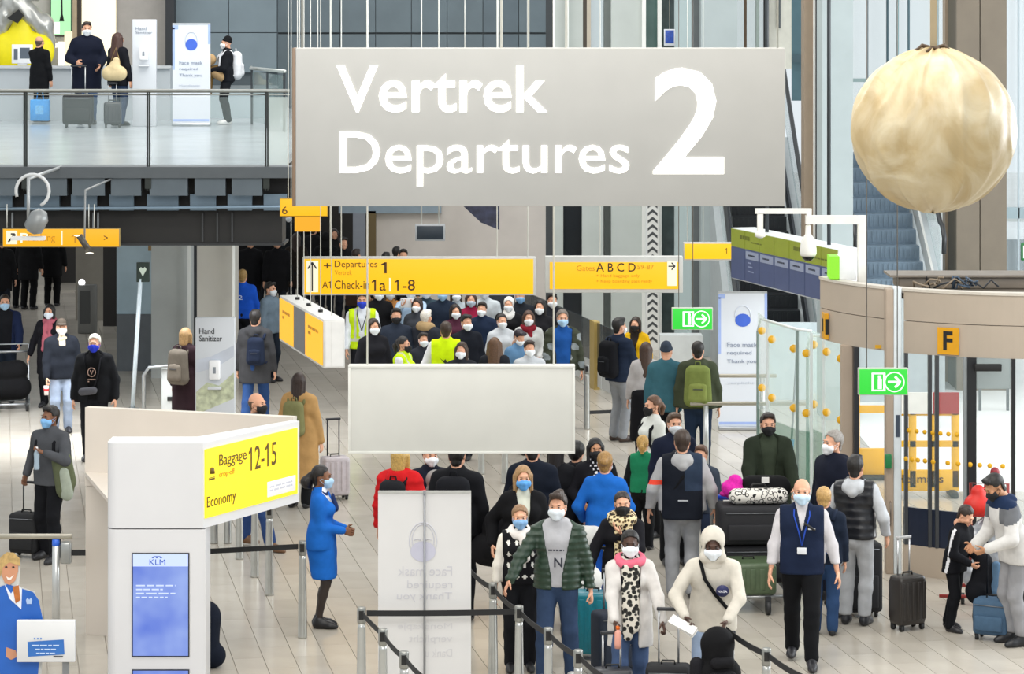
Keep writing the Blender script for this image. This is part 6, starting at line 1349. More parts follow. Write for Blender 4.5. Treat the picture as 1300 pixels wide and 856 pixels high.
# trolley with cases
tc = G(962, 775); r = thing('luggage_trolley', 'steel airport trolley under the stacked black suitcases', 'trolley', (tc.x, tc.y + .15, 0), 6)
b = MB(); b.tube([(-.30, -.35, .18), (.30, -.35, .18), (.34, .75, .18), (-.34, .75, .18), (-.30, -.35, .18)], .022, 8); b.tube([(-.12, -.35, .18), (-.15, .75, .18)], .018, 6); b.tube([(.12, -.35, .18), (.15, .75, .18)], .018, 6); b.build('base_frame', metal('#a4a6a6'), r)
b = MB(); b.tube([(-.34, .75, .18), (-.34, .86, 1.02), (.34, .86, 1.02), (.34, .75, .18)], .022, 8); b.build('push_frame', metal('#a4a6a6'), r); b = MB(); b.tube([(-.33, .86, 1.03), (.33, .86, 1.03)], .03, 8); b.build('push_bar', M('#2348c0', .4, name='plastic'), r)
for s in (-1, 1):
    b = MB(); b.box(s * .36 - .03, s * .36 + .03, .80, .90, 1.00, 1.22, bev=.012); b.build('brake_handle', M('#2348c0', .4, name='plastic'), r)
for x, y in ((.05, -.38), (-.30, .7), (.30, .7)):
    b = MB(); b.tube([(x - .02, y, .075), (x + .02, y, .075)], .075, 14); b.box(x - .03, x + .03, y - .02, y + .02, .08, .19); b.build('wheel', M('#2a2b2d', .5, name='rubber'), r)
L0 = r.location
suitcase('green hard shell case at the bottom of the trolley load', (L0.x - .10, L0.y - .12, .20), 6, .52, .34, .55, '#4c5c42', 0, 'cases on the trolley', wheels=False)
suitcase('wide black suitcase lying on the trolley under another', (L0.x + .0, L0.y + .30, .24), 4, .78, .40, .50, '#141418', 0, 'cases on the trolley', False, wheels=False)
suitcase('top black suitcase of the trolley stack with a zip pocket', (L0.x + .0, L0.y + .25, .66), 3, .80, .40, .48, '#1a1a1e', 0, 'cases on the trolley', False, wheels=False)
r = thing('patterned_bag', 'white and black patterned bag on top of the trolley suitcases', 'bag', (L0.x + .04, L0.y + .22, 1.08), 5); soft('bag', [pr((-.24, 0, .07), (.24, 0, .07), .085)], .014, leopard('#e0dcd4', '#1a1a1a', '#dcd8d0', 18), r); b = MB(); b.tube([(-.1, 0, .14), (-.06, 0, .20), (.06, 0, .20), (.1, 0, .14)], .01, 6); b.build('handle', BLK, r)
r = thing('black_bag', 'soft black bag behind the patterned bag on the trolley', 'bag', (L0.x + .12, L0.y + .42, 1.08), 0); soft('bag', [pr((-.14, 0, .13), (.16, 0, .13), .13)], .016, cloth('#121214', .5), r); b = MB(); b.box(-.04, .04, -.14, -.12, .20, .26); b.build('tag', M('#dcdad6', .5, name='paper'), r)
r = thing('knit_hat', 'bright pink knitted hat on the trolley load', 'hat', (L0.x - .22, L0.y + .36, 1.12), 0); soft('crown', [pr((0, 0, .10), (.02, 0, .16), .13, .08)], .012, M('#d01a9c', .9, 0, .15, 40, .5, name='wool'), r); soft('brim', [pr((-.1, 0, .03), (.1, 0, .03), .05, axis=ZA, fl=.6)], .012, M('#b81488', .9, 0, .15, 40, .5, name='wool'), r)
# boy with bag, stooping man, wrapped luggage
c = pp(1212, 647, 1.30, 52, 'boy in black tracksuit with white arm stripes bending over his bag', f_, py=801, hair='crop', hc='#2c2018', skin='fair', mask=None, hs=1.12, lean=14, pitch=28, top=[dict(name='track_jacket', col='#121318', t=.034, hem=.82, cols=('#d8d8dc',), paint=lambda x, y, z: ((np.abs(x) > .21) & (np.abs(y + .01) < .022)).astype(int), h=.014)], legs='#111216', la=(-.12, -.30, .98), ra=(.10, -.32, 1.0), hands=HG, fb=(.12, .16, 0))
ha = hand_at(c, 'b'); r = thing('backpack', 'black and blue rucksack held open by the boy in the tracksuit', 'backpack', (ha.x + .02, ha.y + .02, ha.z - .16), 30, 'backpacks'); soft('main_bag', [pr((-.06, 0, -.12), (.06, 0, -.12), .14), pr((0, 0, .02), (0, 0, .18), .13, .09)], .014, cloth('#121318', .5), r); soft('front_pocket', [pr((.06, -.10, -.10), (.08, -.10, .14), .075, .05)], .014, cloth('#5a7690', .5), r); b = MB(); b.tube([(-.12, 0, -.2), (-.15, -.02, -.36), (-.13, -.02, -.5)], .012, 6); b.build('strap', cloth('#121318'), r)
c = pp(1290, 600, 1.76, -72, 'man in grey and white jacket with navy hood bending over at the right edge', f_, py=818, hair='short', hc='#17120f', skin='tan', mask='#16161a', lean=20, pitch=24, top=[dict(name='jacket', col='#cfcdca', t=.040, hem=.82, cols=('#6a6c70', '#1c2c48'), paint=lambda x, y, z: np.where(z > 1.44, 2, np.where((z > 1.30) & (np.abs(x) > .10), 1, 0)), hood=True)], legs='#8f8f92', shoes='#15161a', la=(-.20, -.36, .98), ra=(.16, -.40, 1.0), hands=HG, ankles=.1)
suitcase('blue grey trolley case with long black handle beside the boy', G(1260, 812), -28, .36, .42, .24, '#3c5872', .66, hard=False, rods='#22252c')
suitcase('black suitcase half hidden behind the man at the right edge', G(1293, 782), -10, .40, .62, .26, '#131418', 0, hard=False)
suitcase('narrow dark brown cabin case with tall handle standing alone on the tiles', G(1152, 799), 30, .34, .56, .22, '#2c2825', .36, rods='#c8c8c8', grip='#a8a8a8')
wc = G(1258, 768); r = thing('luggage_trolley', 'red framed luggage trolley behind the boy in black', 'trolley', (wc.x, wc.y, 0), -8); RD = M('#8a2a24', .4, name='painted_steel')
b = MB(); b.tube([(-.55, -.1, .10), (.40, -.1, .10), (.40, .5, .10), (-.40, .5, .10)], .022, 6); b.tube([(-.2, .5, .1), (-.2, .6, 1.2), (.2, .6, 1.2), (.2, .5, .1)], .02, 6); b.tube([(-.3, .1, .98), (.3, .1, .98)], .015, 6); b.build('frame', RD, r)
for x in (-.3, .3):
    b = MB(); b.tube([(x - .02, .0, .06), (x + .02, .0, .06)], .06, 12); b.build('wheel', M('#2a2b2d', .5, name='rubber'), r)
r2 = thing('wrapped_suitcase', 'suitcase wrapped in shiny clear film on the red trolley', 'suitcase', (wc.x + .03, wc.y + .15, .13), -8); soft('wrapped_shell', [pr((-.16, 0, .15), (.16, 0, .15), .16, axis=YA, fl=.8), pr((-.15, 0, .55), (.15, 0, .55), .15, axis=YA, fl=.8), pr((0, 0, .2), (0, 0, .6), .2, axis=YA, fl=.8)], .014, M('#9a9ea4', .15, .1, .3, 9, .8, name='plastic_film'), r2, post=lambda F, X, Y, Z: F + .008 * np.sin(40 * X + 18 * Z) * np.sin(25 * Z - 9 * Y))
b = MB(); b.tube([(-.05, 0, .72), (-.04, 0, .76), (.04, 0, .76), (.05, 0, .72)], .01, 6); b.build('handle', BLK, r2)
r2 = thing('plastic_bag', 'crumpled white plastic bag beside the wrapped suitcase', 'bag', (wc.x + .30, wc.y - .02, .30), 0); soft('bag', [pr((-.05, 0, .1), (.06, 0, .14), .14), pr((0, 0, .25), (.02, 0, .32), .08, .04)], .014, M('#d4d6d6', .3, 0, .06, 10, .6, name='plastic_film'), r2, post=lambda F, X, Y, Z: F + .008 * np.sin(40 * X + 28 * Z) * np.sin(35 * Z))
r2 = thing('red_bag', 'bright red bag on top of the wrapped suitcase', 'bag', (wc.x - .10, wc.y + .1, .93), 12); soft('bag', [pr((-.06, 0, .12), (.06, 0, .12), .12), pr((0, 0, .12), (-.02, 0, .26), .12, .08)], .014, M('#cc2418', .5, 0, .1, 12, .4, name='nylon'), r2); b = MB(); b.tube([(.05, 0, .25), (.06, 0, .36), (.1, 0, .38)], .012, 6); b.build('handle', RD, r2)
r2 = thing('rolled_bag', 'white and red rolled bag standing behind the red bag', 'bag', (wc.x + .06, wc.y + .22, .95), 0); soft('roll', [pr((0, 0, .1), (.02, 0, .38), .07, .06)], .014, M('#c8c4c4', .5, 0, .1, 12, .4, name='nylon'), r2); soft('red_end', [pr((.02, 0, .40), (.02, 0, .44), .05)], .014, M('#8a1c28', .5, name='nylon'), r2)
# ---- middle ground, right of the blank panel
m_ = 'travellers waiting in the middle of the hall'
c = pp(786, 403, 1.82, 128, 'tall man in black padded jacket and grey trousers with a black backpack', m_, hair='short', hc='#15110f', mask='#e6eaee', top=[jkt('#1c2638', t=.045, quilt=.09)], legs='#85888c', shoes='#3a2c26', la=(-.14, -.3, 1.0), ra=(.14, -.3, 1.0)); backpack(c, 'black backpack worn by the tall man in grey trousers', '#111216', size=1.15)
c = pp(807, 402, 1.60, -20, 'woman in yellow jacket and black mask behind the tall backpacker', m_, fem=True, hair='long', hc='#2a1c14', mask='#121214', top=[coat('#d0a414', t=.035, open=(.03, .1, 1.05)), shirt('#2a2420')], legs=BLK_C)
c = pp(820, 434, 1.63, 176, 'woman with long brown hair, grey sweater and black skirt seen from behind', m_, fem=True, hair='longback', hc='#3a261a', mask=None, top=[dict(name='sweater', col='#a9a5a4', t=.028, hem=.86)], legs=BLK_C, skirt=('#131317', .25, .22, .24), la=(-.30, -.05, .85))
c = pp(846, 434, 1.76, 168, 'person in dark knit beanie and teal sweater seen from behind', m_, hair='beanie', hc='#343c48', mask=None, top=[dict(name='sweater', col='#37606c', t=.036, hem=.80)], legs='#15161a', la=(-.22, -.2, .95))
c = pp(886, 433, 1.80, 176, 'man in olive jacket and dark jeans seen from behind', m_, hair='crop', hc='#15110f', mask=None, w=1.1, top=[jkt('#3a4030', t=.045, hood=True)], legs='#1e2c40', shoes='#1a1a1e'); backpack(c, 'olive green backpack on the man in dark jeans', '#6f7a40', '#7d8748', size=1.2)
c = pp(829, 502, 1.70, -62, 'woman with brown ponytail, black mask and white shirt facing left', m_, fem=True, hair='pony', hc='#5a3d28', mask='#141416', fine=True, top=[shirt('#d0d2cc', t=.022)], legs='#17181c'); backpack(c, 'small black rucksack on the ponytailed woman in white', '#17181b', size=.75)
c = pp(856, 524, 1.74, 12, 'man in dark blue jacket peeking from behind the grey and black vest', m_, hair='short', hc='#4a3626', mask='#cfd4d8', fine=True, top=[jkt('#181e30')], legs=BLK_C)
c = pp(866, 545, 1.82, 178, 'broad man in grey hooded sweater, black vest and orange armband seen from behind', q, hair='crop', hc='#3a2c22', skin='fair', mask=None, w=1.14, top=[dict(name='hoodie', col='#a8a8a8', t=.036, hem=.92, hood=True, cols=('#f0503c',), paint=lambda x, y, z: ((x > .19) & band(z, 1.19, 1.245)).astype(int), h=.013), vest('#171b24', t=.052, hem=.84, cols=('#2a3648',), paint=lambda x, y, z: ((z > 1.14) & (x < -.02)).astype(int))], legs='#95979a', shoes='#2a2a2e', la=(-.34, -.10, .90), ra=(.34, -.08, .90))
strap_over(c, -1); b = MB(); b.box(-.06, .05, .205, .212, 1.085, 1.095); b.build('vest_stripe', plastic('#c9ccd2'), c['root'])
c = pp(816, 553, 1.34, 172, 'girl with blonde ponytail and green waistcoat seen from behind', q, fem=True, hair='pony', hc='#b08a48', skin='fair', mask=None, hs=1.08, top=[shirt('#15161a', t=.02), vest('#1f7a54', t=.030, hem=.90)], legs=BLK_C)
c = pp(890, 566, 1.45, -20, 'brown haired child peeking past the broad man in grey', q, hair='short', hc='#5a4030', skin='fair', mask=None, hs=1.08, top=[jkt('#3c4450')], legs='#2a3448')
# pushchair in the queue
pc_ = G(733, 806); r = thing('pushchair', 'pale grey pushchair between the blonde attendant and the green jacket', 'pushchair', pc_, 20)
soft('hood', [pr((-.10, .05, .95), (.18, .0, .98), .17, .12, None, 1)], .016, M('#b9b9b6', .8, 0, .1, 12, .3, name='cloth'), r); soft('seat', [pr((-.12, 0, .55), (.12, 0, .55), .15), pr((-.1, .08, .55), (-.1, .12, .85), .14)], .018, cloth('#dcdcd8', .4), r)
for s in (-1, 1):
    b = MB(); b.tube([(s * .24, -.30, .1), (s * .24, .1, .6), (s * .24, .38, 1.02)], .018, 6); b.tube([(s * .24, .32, .1), (s * .24, .05, .6)], .018, 6); b.build('side_frame', metal('#c6c8c8'), r)
    for y in (-.30, .32):
        b = MB(); b.tube([(s * .24 - .02, y, .11), (s * .24 + .02, y, .11)], .11, 16); b.build('wheel', M('#2a2b2d', .5, name='rubber'), r)
b = MB(); b.tube([(-.24, .38, 1.02), (.24, .38, 1.02)], .02, 8); b.build('push_bar', BLK, r)
# behind the blank panel and the banner
n_ = 'travellers partly hidden by the blank panel'
c = pp(508, 566, 1.74, 158, 'traveller in red padded jacket with a grey black rucksack left of the banner', n_, hair='bob', hc='#b39250', skin='fair', mask=None, w=1.05, top=[jkt('#c01c20', t=.045, quilt=.10, hood=True)], legs='#1e2430', la=(-.30, -.06, .82)); backpack(c, 'black rucksack with grey edge on the red jacket', '#1e1f23', '#4a4c50', size=1.0)
c = pp(546, 564, 1.66, 20, 'person in dark navy uniform with white buttons behind the banner', n_, hair='short', hc='#3a2a20', mask='#e2e6ea', top=[coat('#161a28', cols=('#d4d4d8',), paint=lambda x, y, z: ((y < -.1) & (np.abs(np.abs(x) - .06) < .014) & (np.abs(((z / .13) % 1) - .5) < .1)).astype(int), h=.014)], legs=NAVY)
c = pp(554, 600, 1.42, 150, 'child in grey and orange pointed hood above the banner', n_, hair='hood', hc='#8a8886', mask=None, hs=1.1, top=[jkt('#c8502c', t=.03, hem=.8)], legs='#2a3040')
c = pp(580, 562, 1.86, 170, 'traveller in black with a big labelled rucksack above the banner', n_, hair='short', hc='#15110f', mask=None, top=[jkt('#141519', t=.04)], legs=BLK_C)
bp_ = backpack(c, 'big black and navy rucksack with white label above the banner', '#16171c', '#1a2240', size=1.25); b = MB(); b.box(-.06, .07, .205, .215, -.14, -.06); b.build('white_label', M('#d4d4d8', .5, name='paper'), bp_)
c = pp(676, 556, 1.78, 176, 'man in dark navy jacket and jeans seen from behind under the panel', n_, hair='short', hc='#15110f', mask=None, w=1.1, top=[jkt('#141a26', t=.045)], legs='#24406a')
c = pp(706, 560, 1.62, 168, 'woman in black jacket seen from behind below the panel corner', n_, fem=True, hair='longback', hc='#171212', mask=None, top=[jkt('#17181c', t=.045, hem=.80)], legs=BLK_C)
c = pp(732, 562, 1.55, 150, 'person with black curly hair and a dark coat right of the panel corner', n_, fem=True, hair='afro', hc='#12100f', mask=None, top=[coat('#1c1d22')], legs=BLK_C)
# ---- the crowd behind the blank panel
k_ = 'crowd behind the yellow check-in sign'
HV = '#c4e41a'
c = pp(460, 371, 1.80, 0, 'steward in yellow safety vest and blue mask facing us left of the crowd', 'stewards in safety vests', hair='short', hc='#2a1e18', mask='#1e3cc0', fine=True, top=[shirt('#dfe4ea', t=.026), vest(HV, t=.042, hem=.88, open=(.02, .16, 1.05), cols=('#c2c4b2',), paint=hivis_paint)], legs='#15171d', la=(-.24, -.12, .86), ra=(.27, -.12, .86)); lanyard(c, '#15161a')
c = pp(512, 427, 1.64, 72, 'stewardess in yellow safety vest with dark ponytail facing right', 'stewards in safety vests', fem=True, hair='pony', hc='#17110f', mask='#15151a', fine=True, top=[shirt('#d8d8da', t=.026), vest(HV, t=.04, hem=.86, cols=('#c2c4b2',), paint=hivis_paint)], legs=BLK_C)
c = pp(566, 408, 1.78, 180, 'steward in yellow safety vest with black wing print seen from behind', 'stewards in safety vests', hair='crop', hc='#3a2a1e', mask=None, fine=True, w=1.1, top=[shirt('#dcdcde', t=.03), vest('#cfee10', t=.046, hem=.84)], legs=BLK_C, la=(-.34, -.1, .9), ra=(.34, -.1, .9))
b = MB(); b.add([(-.10, .215, 1.20), (-.02, .215, 1.16), (.09, .205, 1.28), (.03, .215, 1.235), (.0, .215, 1.26), (-.02, .215, 1.22)], [(0, 1, 2, 3, 4, 5)]); b.build('wing_print', plastic('#1c2410'), c['root'])
CR = [(495, 362, 1.72, 12, 'person in tan coat just left of the light blue shirt', dict(top=[coat('#b07a45')], hc='#4a3626', fem=True, hair='long')),
 (503, 391, 1.72, 6, 'dark haired person with black mask in slate jacket', dict(top=[jkt('#2c3340')], mask='#131316', hc='#15110f')),
 (522, 360, 1.78, -6, 'man in light blue shirt holding up a white tablet', dict(top=[shirt('#b4cde6', t=.026)], hc='#5a4632', la=(-.10, -.35, 1.42), ra=(.12, -.35, 1.42), ea=(-.6, 0, -.9), eb=(.6, 0, -.9))),
 (541, 393, 1.70, 150, 'person with white hair and tan fur collar on a dark coat', dict(top=[coat('#2b2e36', t=.045)], hc='#d8d2c8', mask=None, scarf='#a88e68')),
 (541, 360, 1.76, 4, 'person in bluish green jacket behind the fur collar', dict(top=[jkt('#354650')], hc='#1c1613')),
 (562, 362, 1.80, 0, 'grey haired man with light blue mask in navy coat', dict(top=[coat('#222c3c'), shirt('#4c5a74')], hc='#8a8784', mask='#9cc4e4')),
 (579, 364, 1.70, 10, 'person in pale grey coat behind the safety vest', dict(top=[coat('#aeb8be')], hc='#3a2a20', fem=True, hair='long')),
 (598, 371, 1.70, 2, 'woman in maroon sweater with grey mask', dict(top=[dict(name='sweater', col='#8c1c3c', t=.03, hem=.86)], hc='#4a3226', fem=True, hair='bob', mask='#b4c4d2')),
 (592, 399, 1.74, 24, 'young man with thick dark hair and white mask in black coat', dict(top=[coat('#171a22')], hc='#100d0c', hair='short')),
 (604, 428, 1.25, 10, 'small child with bare face held among the crowd', dict(top=[jkt('#c9bfb4')], hc='#6a4c34', mask=None, hs=1.15)),
 (616, 360, 1.76, -12, 'person in pale grey and white jacket behind the maroon sweater', dict(top=[jkt('#c4ccd0')], hc='#5a4632')),
 (646, 377, 1.68, -8, 'woman in white headscarf and mask with black top', dict(top=[coat('#17171a', cols=('#d8c020',), paint=lambda x, y, z: ((y < 0) & band(z, 1.0, 1.12) & (x > .06)).astype(int))], hair='hijab', hc='#e2e0dc', fem=True)),
 (637, 398, 1.64, 14, 'woman in grey white hooded sweater with dark tied hair', dict(top=[dict(name='hoodie', col='#c2c6ca', t=.03, hem=.86, hood=True)], hc='#1c1412', fem=True, hair='bun')),
 (654, 417, 1.60, 40, 'person with short dark hair bowing in a blue denim jacket', dict(top=[jkt('#5a7ea0')], hc='#1c1220', pitch=28, lean=8)),
 (628, 428, 1.62, 172, 'woman with long curly brown hair seen from behind', dict(top=[coat('#22242a')], hc='#5a3e26', fem=True, hair='wavy', mask=None)),
 (671, 394, 1.66, 6, 'woman in pale grey jacket and red scarf with blue jeans', dict(top=[jkt('#b9bab8', t=.035)], hc='#4a3226', fem=True, hair='long', legs='#5a7ea8', scarf='#7a1c28', la=(-.1, -.26, 1.02), ra=(.14, -.26, 1.0))),
 (686, 380, 1.70, -14, 'woman with dark hair and white mask in dark coat behind the pale grey jacket', dict(top=[coat('#1c1c20')], hc='#17110f', fem=True, hair='long')),
 (480, 362, 1.76, 20, 'person in black coat left of the tan coat', dict(top=[coat('#141417')], hc='#15110f')),
 (530, 378, 1.66, -20, 'woman in dark grey coat between the tablet holder and the fur collar', dict(top=[coat('#3a3d44')], hc='#2a1c16', fem=True, hair='long')),
 (612, 383, 1.66, -10, 'person in dark blue jacket behind the child', dict(top=[jkt('#1e2a40')], hc='#241a14')),
 (660, 366, 1.74, 8, 'man in dark jacket behind the white headscarf', dict(top=[jkt('#23262c')], hc='#3a2a20', mask='#7fb0dc')),
 (578, 386, 1.66, 14, 'woman in plum coat beside the steward seen from behind', dict(top=[coat('#4a2434')], hc='#20140f', fem=True, hair='bob')),
 (635, 352, 1.66, 6, 'man in charcoal coat in the back row of the crowd', dict(top=[coat('#2c2f36')], hc='#1c1613')),
 (537, 422, 1.50, 20, 'person in dark jacket with white mask between the two stewards', dict(top=[jkt('#2a2c34')], hc='#201612', mask='#dfe6ec')),
 (586, 434, 1.66, -12, 'woman in charcoal coat just right of the steward seen from behind', dict(top=[coat('#26282e')], hc='#3a281c', fem=True, hair='long')),
 (672, 432, 1.62, 14, 'person in pale sweater below the red scarf', dict(top=[dict(name='sweater', col='#b8bcc0', t=.03, hem=.86)], hc='#2a1c14', hair='short')),
 (701, 372, 1.72, 8, 'man in dark jacket in the last row near the railing', dict(top=[jkt('#202228')], hc='#1c1613')),
 (474, 404, 1.74, 24, 'woman in dark coat partly behind the steward facing us', dict(top=[coat('#1d1d22')], hc='#2a1a12', fem=True, hair='bob')),
 (512, 316, 1.76, 6, 'masked man in black whose head shows above the yellow sign', dict(top=[coat('#18191d')], hc='#17120f')),
 (490, 320, 1.72, 170, 'dark haired person facing away above the yellow sign', dict(top=[coat('#1c1d22')], hc='#120e0d', mask=None)),
 (503, 313, 1.58, 160, 'shorter person in dark coat above the middle of the yellow sign', dict(top=[coat('#222228')], hc='#17120f', mask=None)),
 (436, 301, 1.78, 20, 'man in black coat with black hair above the left of the yellow sign', dict(top=[coat('#141417')], hc='#100d0c', mask=None)),
 (452, 316, 1.70, 150, 'person in brown coat above the left of the yellow sign', dict(top=[coat('#3a2a22')], hc='#2a1a12', mask=None)),
 (414, 296, 1.68, 170, 'person in black hood above the arrow of the yellow sign', dict(top=[jkt('#121214')], hair='hood', hc='#141416', mask=None)),
 (398, 284, 1.70, 165, 'person in long dark coat behind the hanging wires', dict(top=[coat('#1a1a1d')], hc='#15110f', mask=None)),
 (376, 296, 1.72, 174, 'woman with long dark brown hair behind the hanging wires', dict(top=[coat('#241e1a')], hc='#2c1c14', fem=True, hair='longback', mask=None)),
 (352, 300, 1.76, 10, 'person in black carrying a pale bag near the light box', dict(top=[coat('#131316')], hc='#15110f', mask=None)),
 (318, 300, 1.74, 15, 'person in black coat behind the blue sweater', dict(top=[coat('#151518')], hc='#15110f', mask=None)),
 (336, 284, 1.78, 160, 'tall person in black below the end of the girder', dict(top=[coat('#101012')], hc='#100d0c', mask=None)),
 (366, 268, 1.74, 10, 'person in dark jacket far back below the yellow sign end', dict(top=[jkt('#1c2024')], hc='#1c1613')),
 (392, 262, 1.80, 175, 'person in black far back behind the wires', dict(top=[coat('#111113')], hc='#120e0d', mask=None)),
 (306, 276, 1.72, 170, 'person in dark coat far back at the edge of the beige column', dict(top=[coat('#141416')], hc='#15110f', mask=None)),
 (424, 290, 1.70, 20, 'woman in dark coat far back left of the black coat', dict(top=[coat('#1f1d1d')], hc='#2a1c16', fem=True, hair='long', mask=None)),
 (14, 286, 1.76, 175, 'dark clad traveller walking away below the Parking sign at far left', dict(top=[coat('#0f0f11')], hc='#120e0d', mask=None, legs='#0e0e10')),
 (36, 286, 1.78, 165, 'dark clad traveller walking away beneath the Parking sign letters', dict(top=[coat('#121214')], hc='#120e0d', mask=None, legs='#0e0e10')),
 (66, 284, 1.76, 175, 'dark clad traveller walking away right of the light strip', dict(top=[coat('#101012')], hc='#120e0d', mask=None, legs='#0e0e10')),
 (2, 300, 1.72, 20, 'dark figure cut by the left edge below the Parking sign', dict(top=[coat('#151517')], hc='#120e0d', mask=None))]
for px, tp, H, rz, lb, kw in CR:
    kw = dict(kw); sc_ = kw.pop('scarf', None); kw.setdefault('legs', '#1c2028'); kw.setdefault('hair', 'short')
    g_ = k_ if px > 470 and tp > 330 else ('dark clad travellers in the back of the hall')
    c = pp(px, tp, H, rz, lb, g_, fine=False, **kw)
    if sc_: scarf(c, sc_, ((.02, .03, 1.2),) if sc_ != '#a88e68' else (), r=.05 if sc_ != '#a88e68' else .07)
    if 'holding up' in lb:
        h1 = hand_at(c, 'a'); h2 = hand_at(c, 'b'); r = thing('tablet', 'white tablet held up by the man in light blue', 'tablet', (h1 + h2) / 2); b = MB(); b.box(-.13, .13, -.006, .006, -.08, .08, bev=.004); b.build('casing', plastic('#dfe2e6'), r); b = MB(); b.lathe([(.001, -.002), (.012, -.002), (.012, .002), (.001, .002)], (-.1, -.008, .05), 8); b.build('lens', BLK, r)
c = pp(714, 393, 1.80, 6, 'man in blue sweater and open camouflage padded jacket right of the crowd', k_, hair='crop', hc='#6a625a', mask='#a9cbe6', fine=True, top=[dict(name='sweater', col='#1d4f94', t=.02, hem=.88), jkt('#3c4034', t=.042, quilt=.10, open=(.10, .08, 1.0), cols=('#8a9294',), paint=lambda x, y, z: (np.sin(19 * x + 9 * z) * np.sin(23 * z + 5) > .35).astype(int))], legs='#2c4668', la=(-.24, -.1, .86))
# ---- left side of the hall
l_ = 'travellers walking through the left of the hall'
c = pp(64, 515, 1.78, -28, 'man in grey sweater and light blue mask pulling a black cabin case', l_, hair='short', hc='#15100e', skin='brown', mask='#7fb4e4', top=[dict(name='sweater', col='#4a4c50', t=.028, hem=.86)], legs='#131418', la=(-.34, .0, .95), ra=(.10, -.24, 1.26), eb=(.8, .3, -.5), hands=HG, fa=(-.12, .05, 0), fb=(.14, -.12, 0), yaw=-12)
ha = hand_at(c, 'a'); suitcase('black cabin case pulled by the man in the grey sweater', (ha.x + .02, ha.y + .05, 0), -20, .36, .52, .24, '#141518', ha.z - .56, hard=False, rods='#2a2c30')
h2 = hand_at(c, 'b'); r = thing('water_bottle', 'clear plastic water bottle in the hand of the man in grey sweater', 'bottle', (h2.x, h2.y - .03, h2.z - .08)); b = MB(); b.lathe([(.03, -.14), (.034, -.12), (.030, -.04), (.034, .04), (.014, .10)], (0, 0, 0), 12); b.build('bottle_body', M('#b4c8d8', .1, 0, 0, alpha=.6, name='clear_plastic'), r); b = MB(); b.lathe([(.015, .10), (.015, .12), (.001, .122)], (0, 0, 0), 10); b.build('cap', plastic('#e8e8e8'), r)
r = thing('draped_jacket', 'olive jacket draped over the arm of the man in grey sweater', 'jacket', wpt(c, (.20, -.10, 0)), -28); soft('cloth', [pr((0, 0, 1.16), (.08, 0, .86), .10, .12, YA, .6), pr((.08, 0, 1.2), (.12, .02, .95), .09, .10, YA, .6)], .016, cloth('#5a6048', .6), r); soft('pale_lining', [pr((.10, -.04, 1.05), (.13, -.03, .82), .07, .09, YA, .5)], .016, cloth('#9aa294', .5), r)
backpack(c, 'black rucksack on the man in the grey sweater', '#15161a', size=.85)
c = pp(120, 424, 1.78, -4, 'white haired man with royal blue mask, black jacket and printed black shirt', l_, hair='crop', hc='#d8d4c6', mask='#1c34c8', fine=True, w=1.12, top=[dict(name='shirt', col='#101012', t=.022, hem=.86), jkt('#17181b', t=.046, hem=.82, open=(.06, .14, 1.05))], legs='#1a1b20', la=(-.28, -.06, .84), ra=(.30, -.05, .88))
b = MB(); b.tube([(.055 * c_, -.187, 1.27 + .06 * s_) for c_, s_ in arc(16, 0, 360)], .006, 5, cap=False); b.tube([(-.02, -.187, 1.30), (0, -.187, 1.24), (.02, -.187, 1.30)], .007, 5); b.build('chest_print', plastic('#b89888'), c['root']); scribble(c['root'], -.055, 1.12, .055, 1.18, -.186, plastic('#b89888'), 2, 'chest_print')
r = thing('belt_bag', 'grey bag slung at the hip of the white haired man', 'bag', wpt(c, (-.05, -.20, .98)), -4); soft('bag', [pr((-.08, 0, 0), (.08, 0, .02), .055)], .014, cloth('#55555a'), r); b = MB(); b.tube([(.08, 0, .03), (.14, .02, .25), (.16, .12, .48)], .012, 6); b.build('strap', cloth('#202024'), r)
c = pp(78, 405, 1.70, 14, 'man in brown cap and white mask with navy jacket and jeans', l_, hair='cap', hc='#4c443c', mask='#eceae4', fine=True, top=[jkt('#1c2028', t=.046, hem=.84, collar=.4, cols=('#c9b9a0',), paint=lambda x, y, z: ((y < -.02) & (np.abs(x) < .05) & (z > 1.36)).astype(int))], legs='#8f9cb0', la=(-.24, -.16, .88), hands=HG)
scarf(c, '#c4b49a', (), r=.035, wide=.075)
h1 = hand_at(c, 'a'); r = thing('paper_cup', 'red and white cup held by the man in the brown cap', 'cup', (h1.x, h1.y - .03, h1.z - .10)); b = MB(); b.lathe([(.03, -.08), (.04, .06)], (0, 0, 0), 12); b.build('cup', M('#d8d0cc', .5, name='paper'), r); b = MB(); b.lathe([(.036, -.02), (.041, .02)], (0, 0, 0), 12); b.build('red_band', M('#c0282c', .5, name='paper'), r)
c = pp(63, 386, 1.64, -10, 'woman in black coat with pink scarf and hood far left', l_, fem=True, hair='bob', hc='#15110f', mask='#dce4ee', fine=True, top=[dict(name='sweater', col='#8a4a56', t=.02), coat('#15151a', open=(.05, .05, 1.0), hem=.56)], legs=BLK_C, la=(-.36, -.02, .86)); scarf(c, '#a85a66', ((-.03, -.05, 1.0), (.05, .07, 1.08)), r=.04)
c = pp(6, 374, 1.74, 12, 'man in dark blue jacket pushing a covered trolley at the left edge', l_, hair='crop', hc='#2a2018', mask='#a9cbe6', fine=True, w=1.1, top=[shirt('#17181c', t=.03), jkt('#1a2440', t=.046, open=(.10, .05, 1.0))], legs='#1c2430', la=(-.2, -.34, .98), ra=(.22, -.34, .98), hands=HG)
tc = G(14, 520); r = thing('covered_trolley', 'steel trolley with a black bag at the far left', 'trolley', (tc.x, tc.y, 0), 10)
soft('black_bag', [pr((-.12, 0, .35), (.12, 0, .35), .20), pr((-.1, 0, .6), (.1, 0, .62), .17)], .02, cloth('#121214', .5), r)
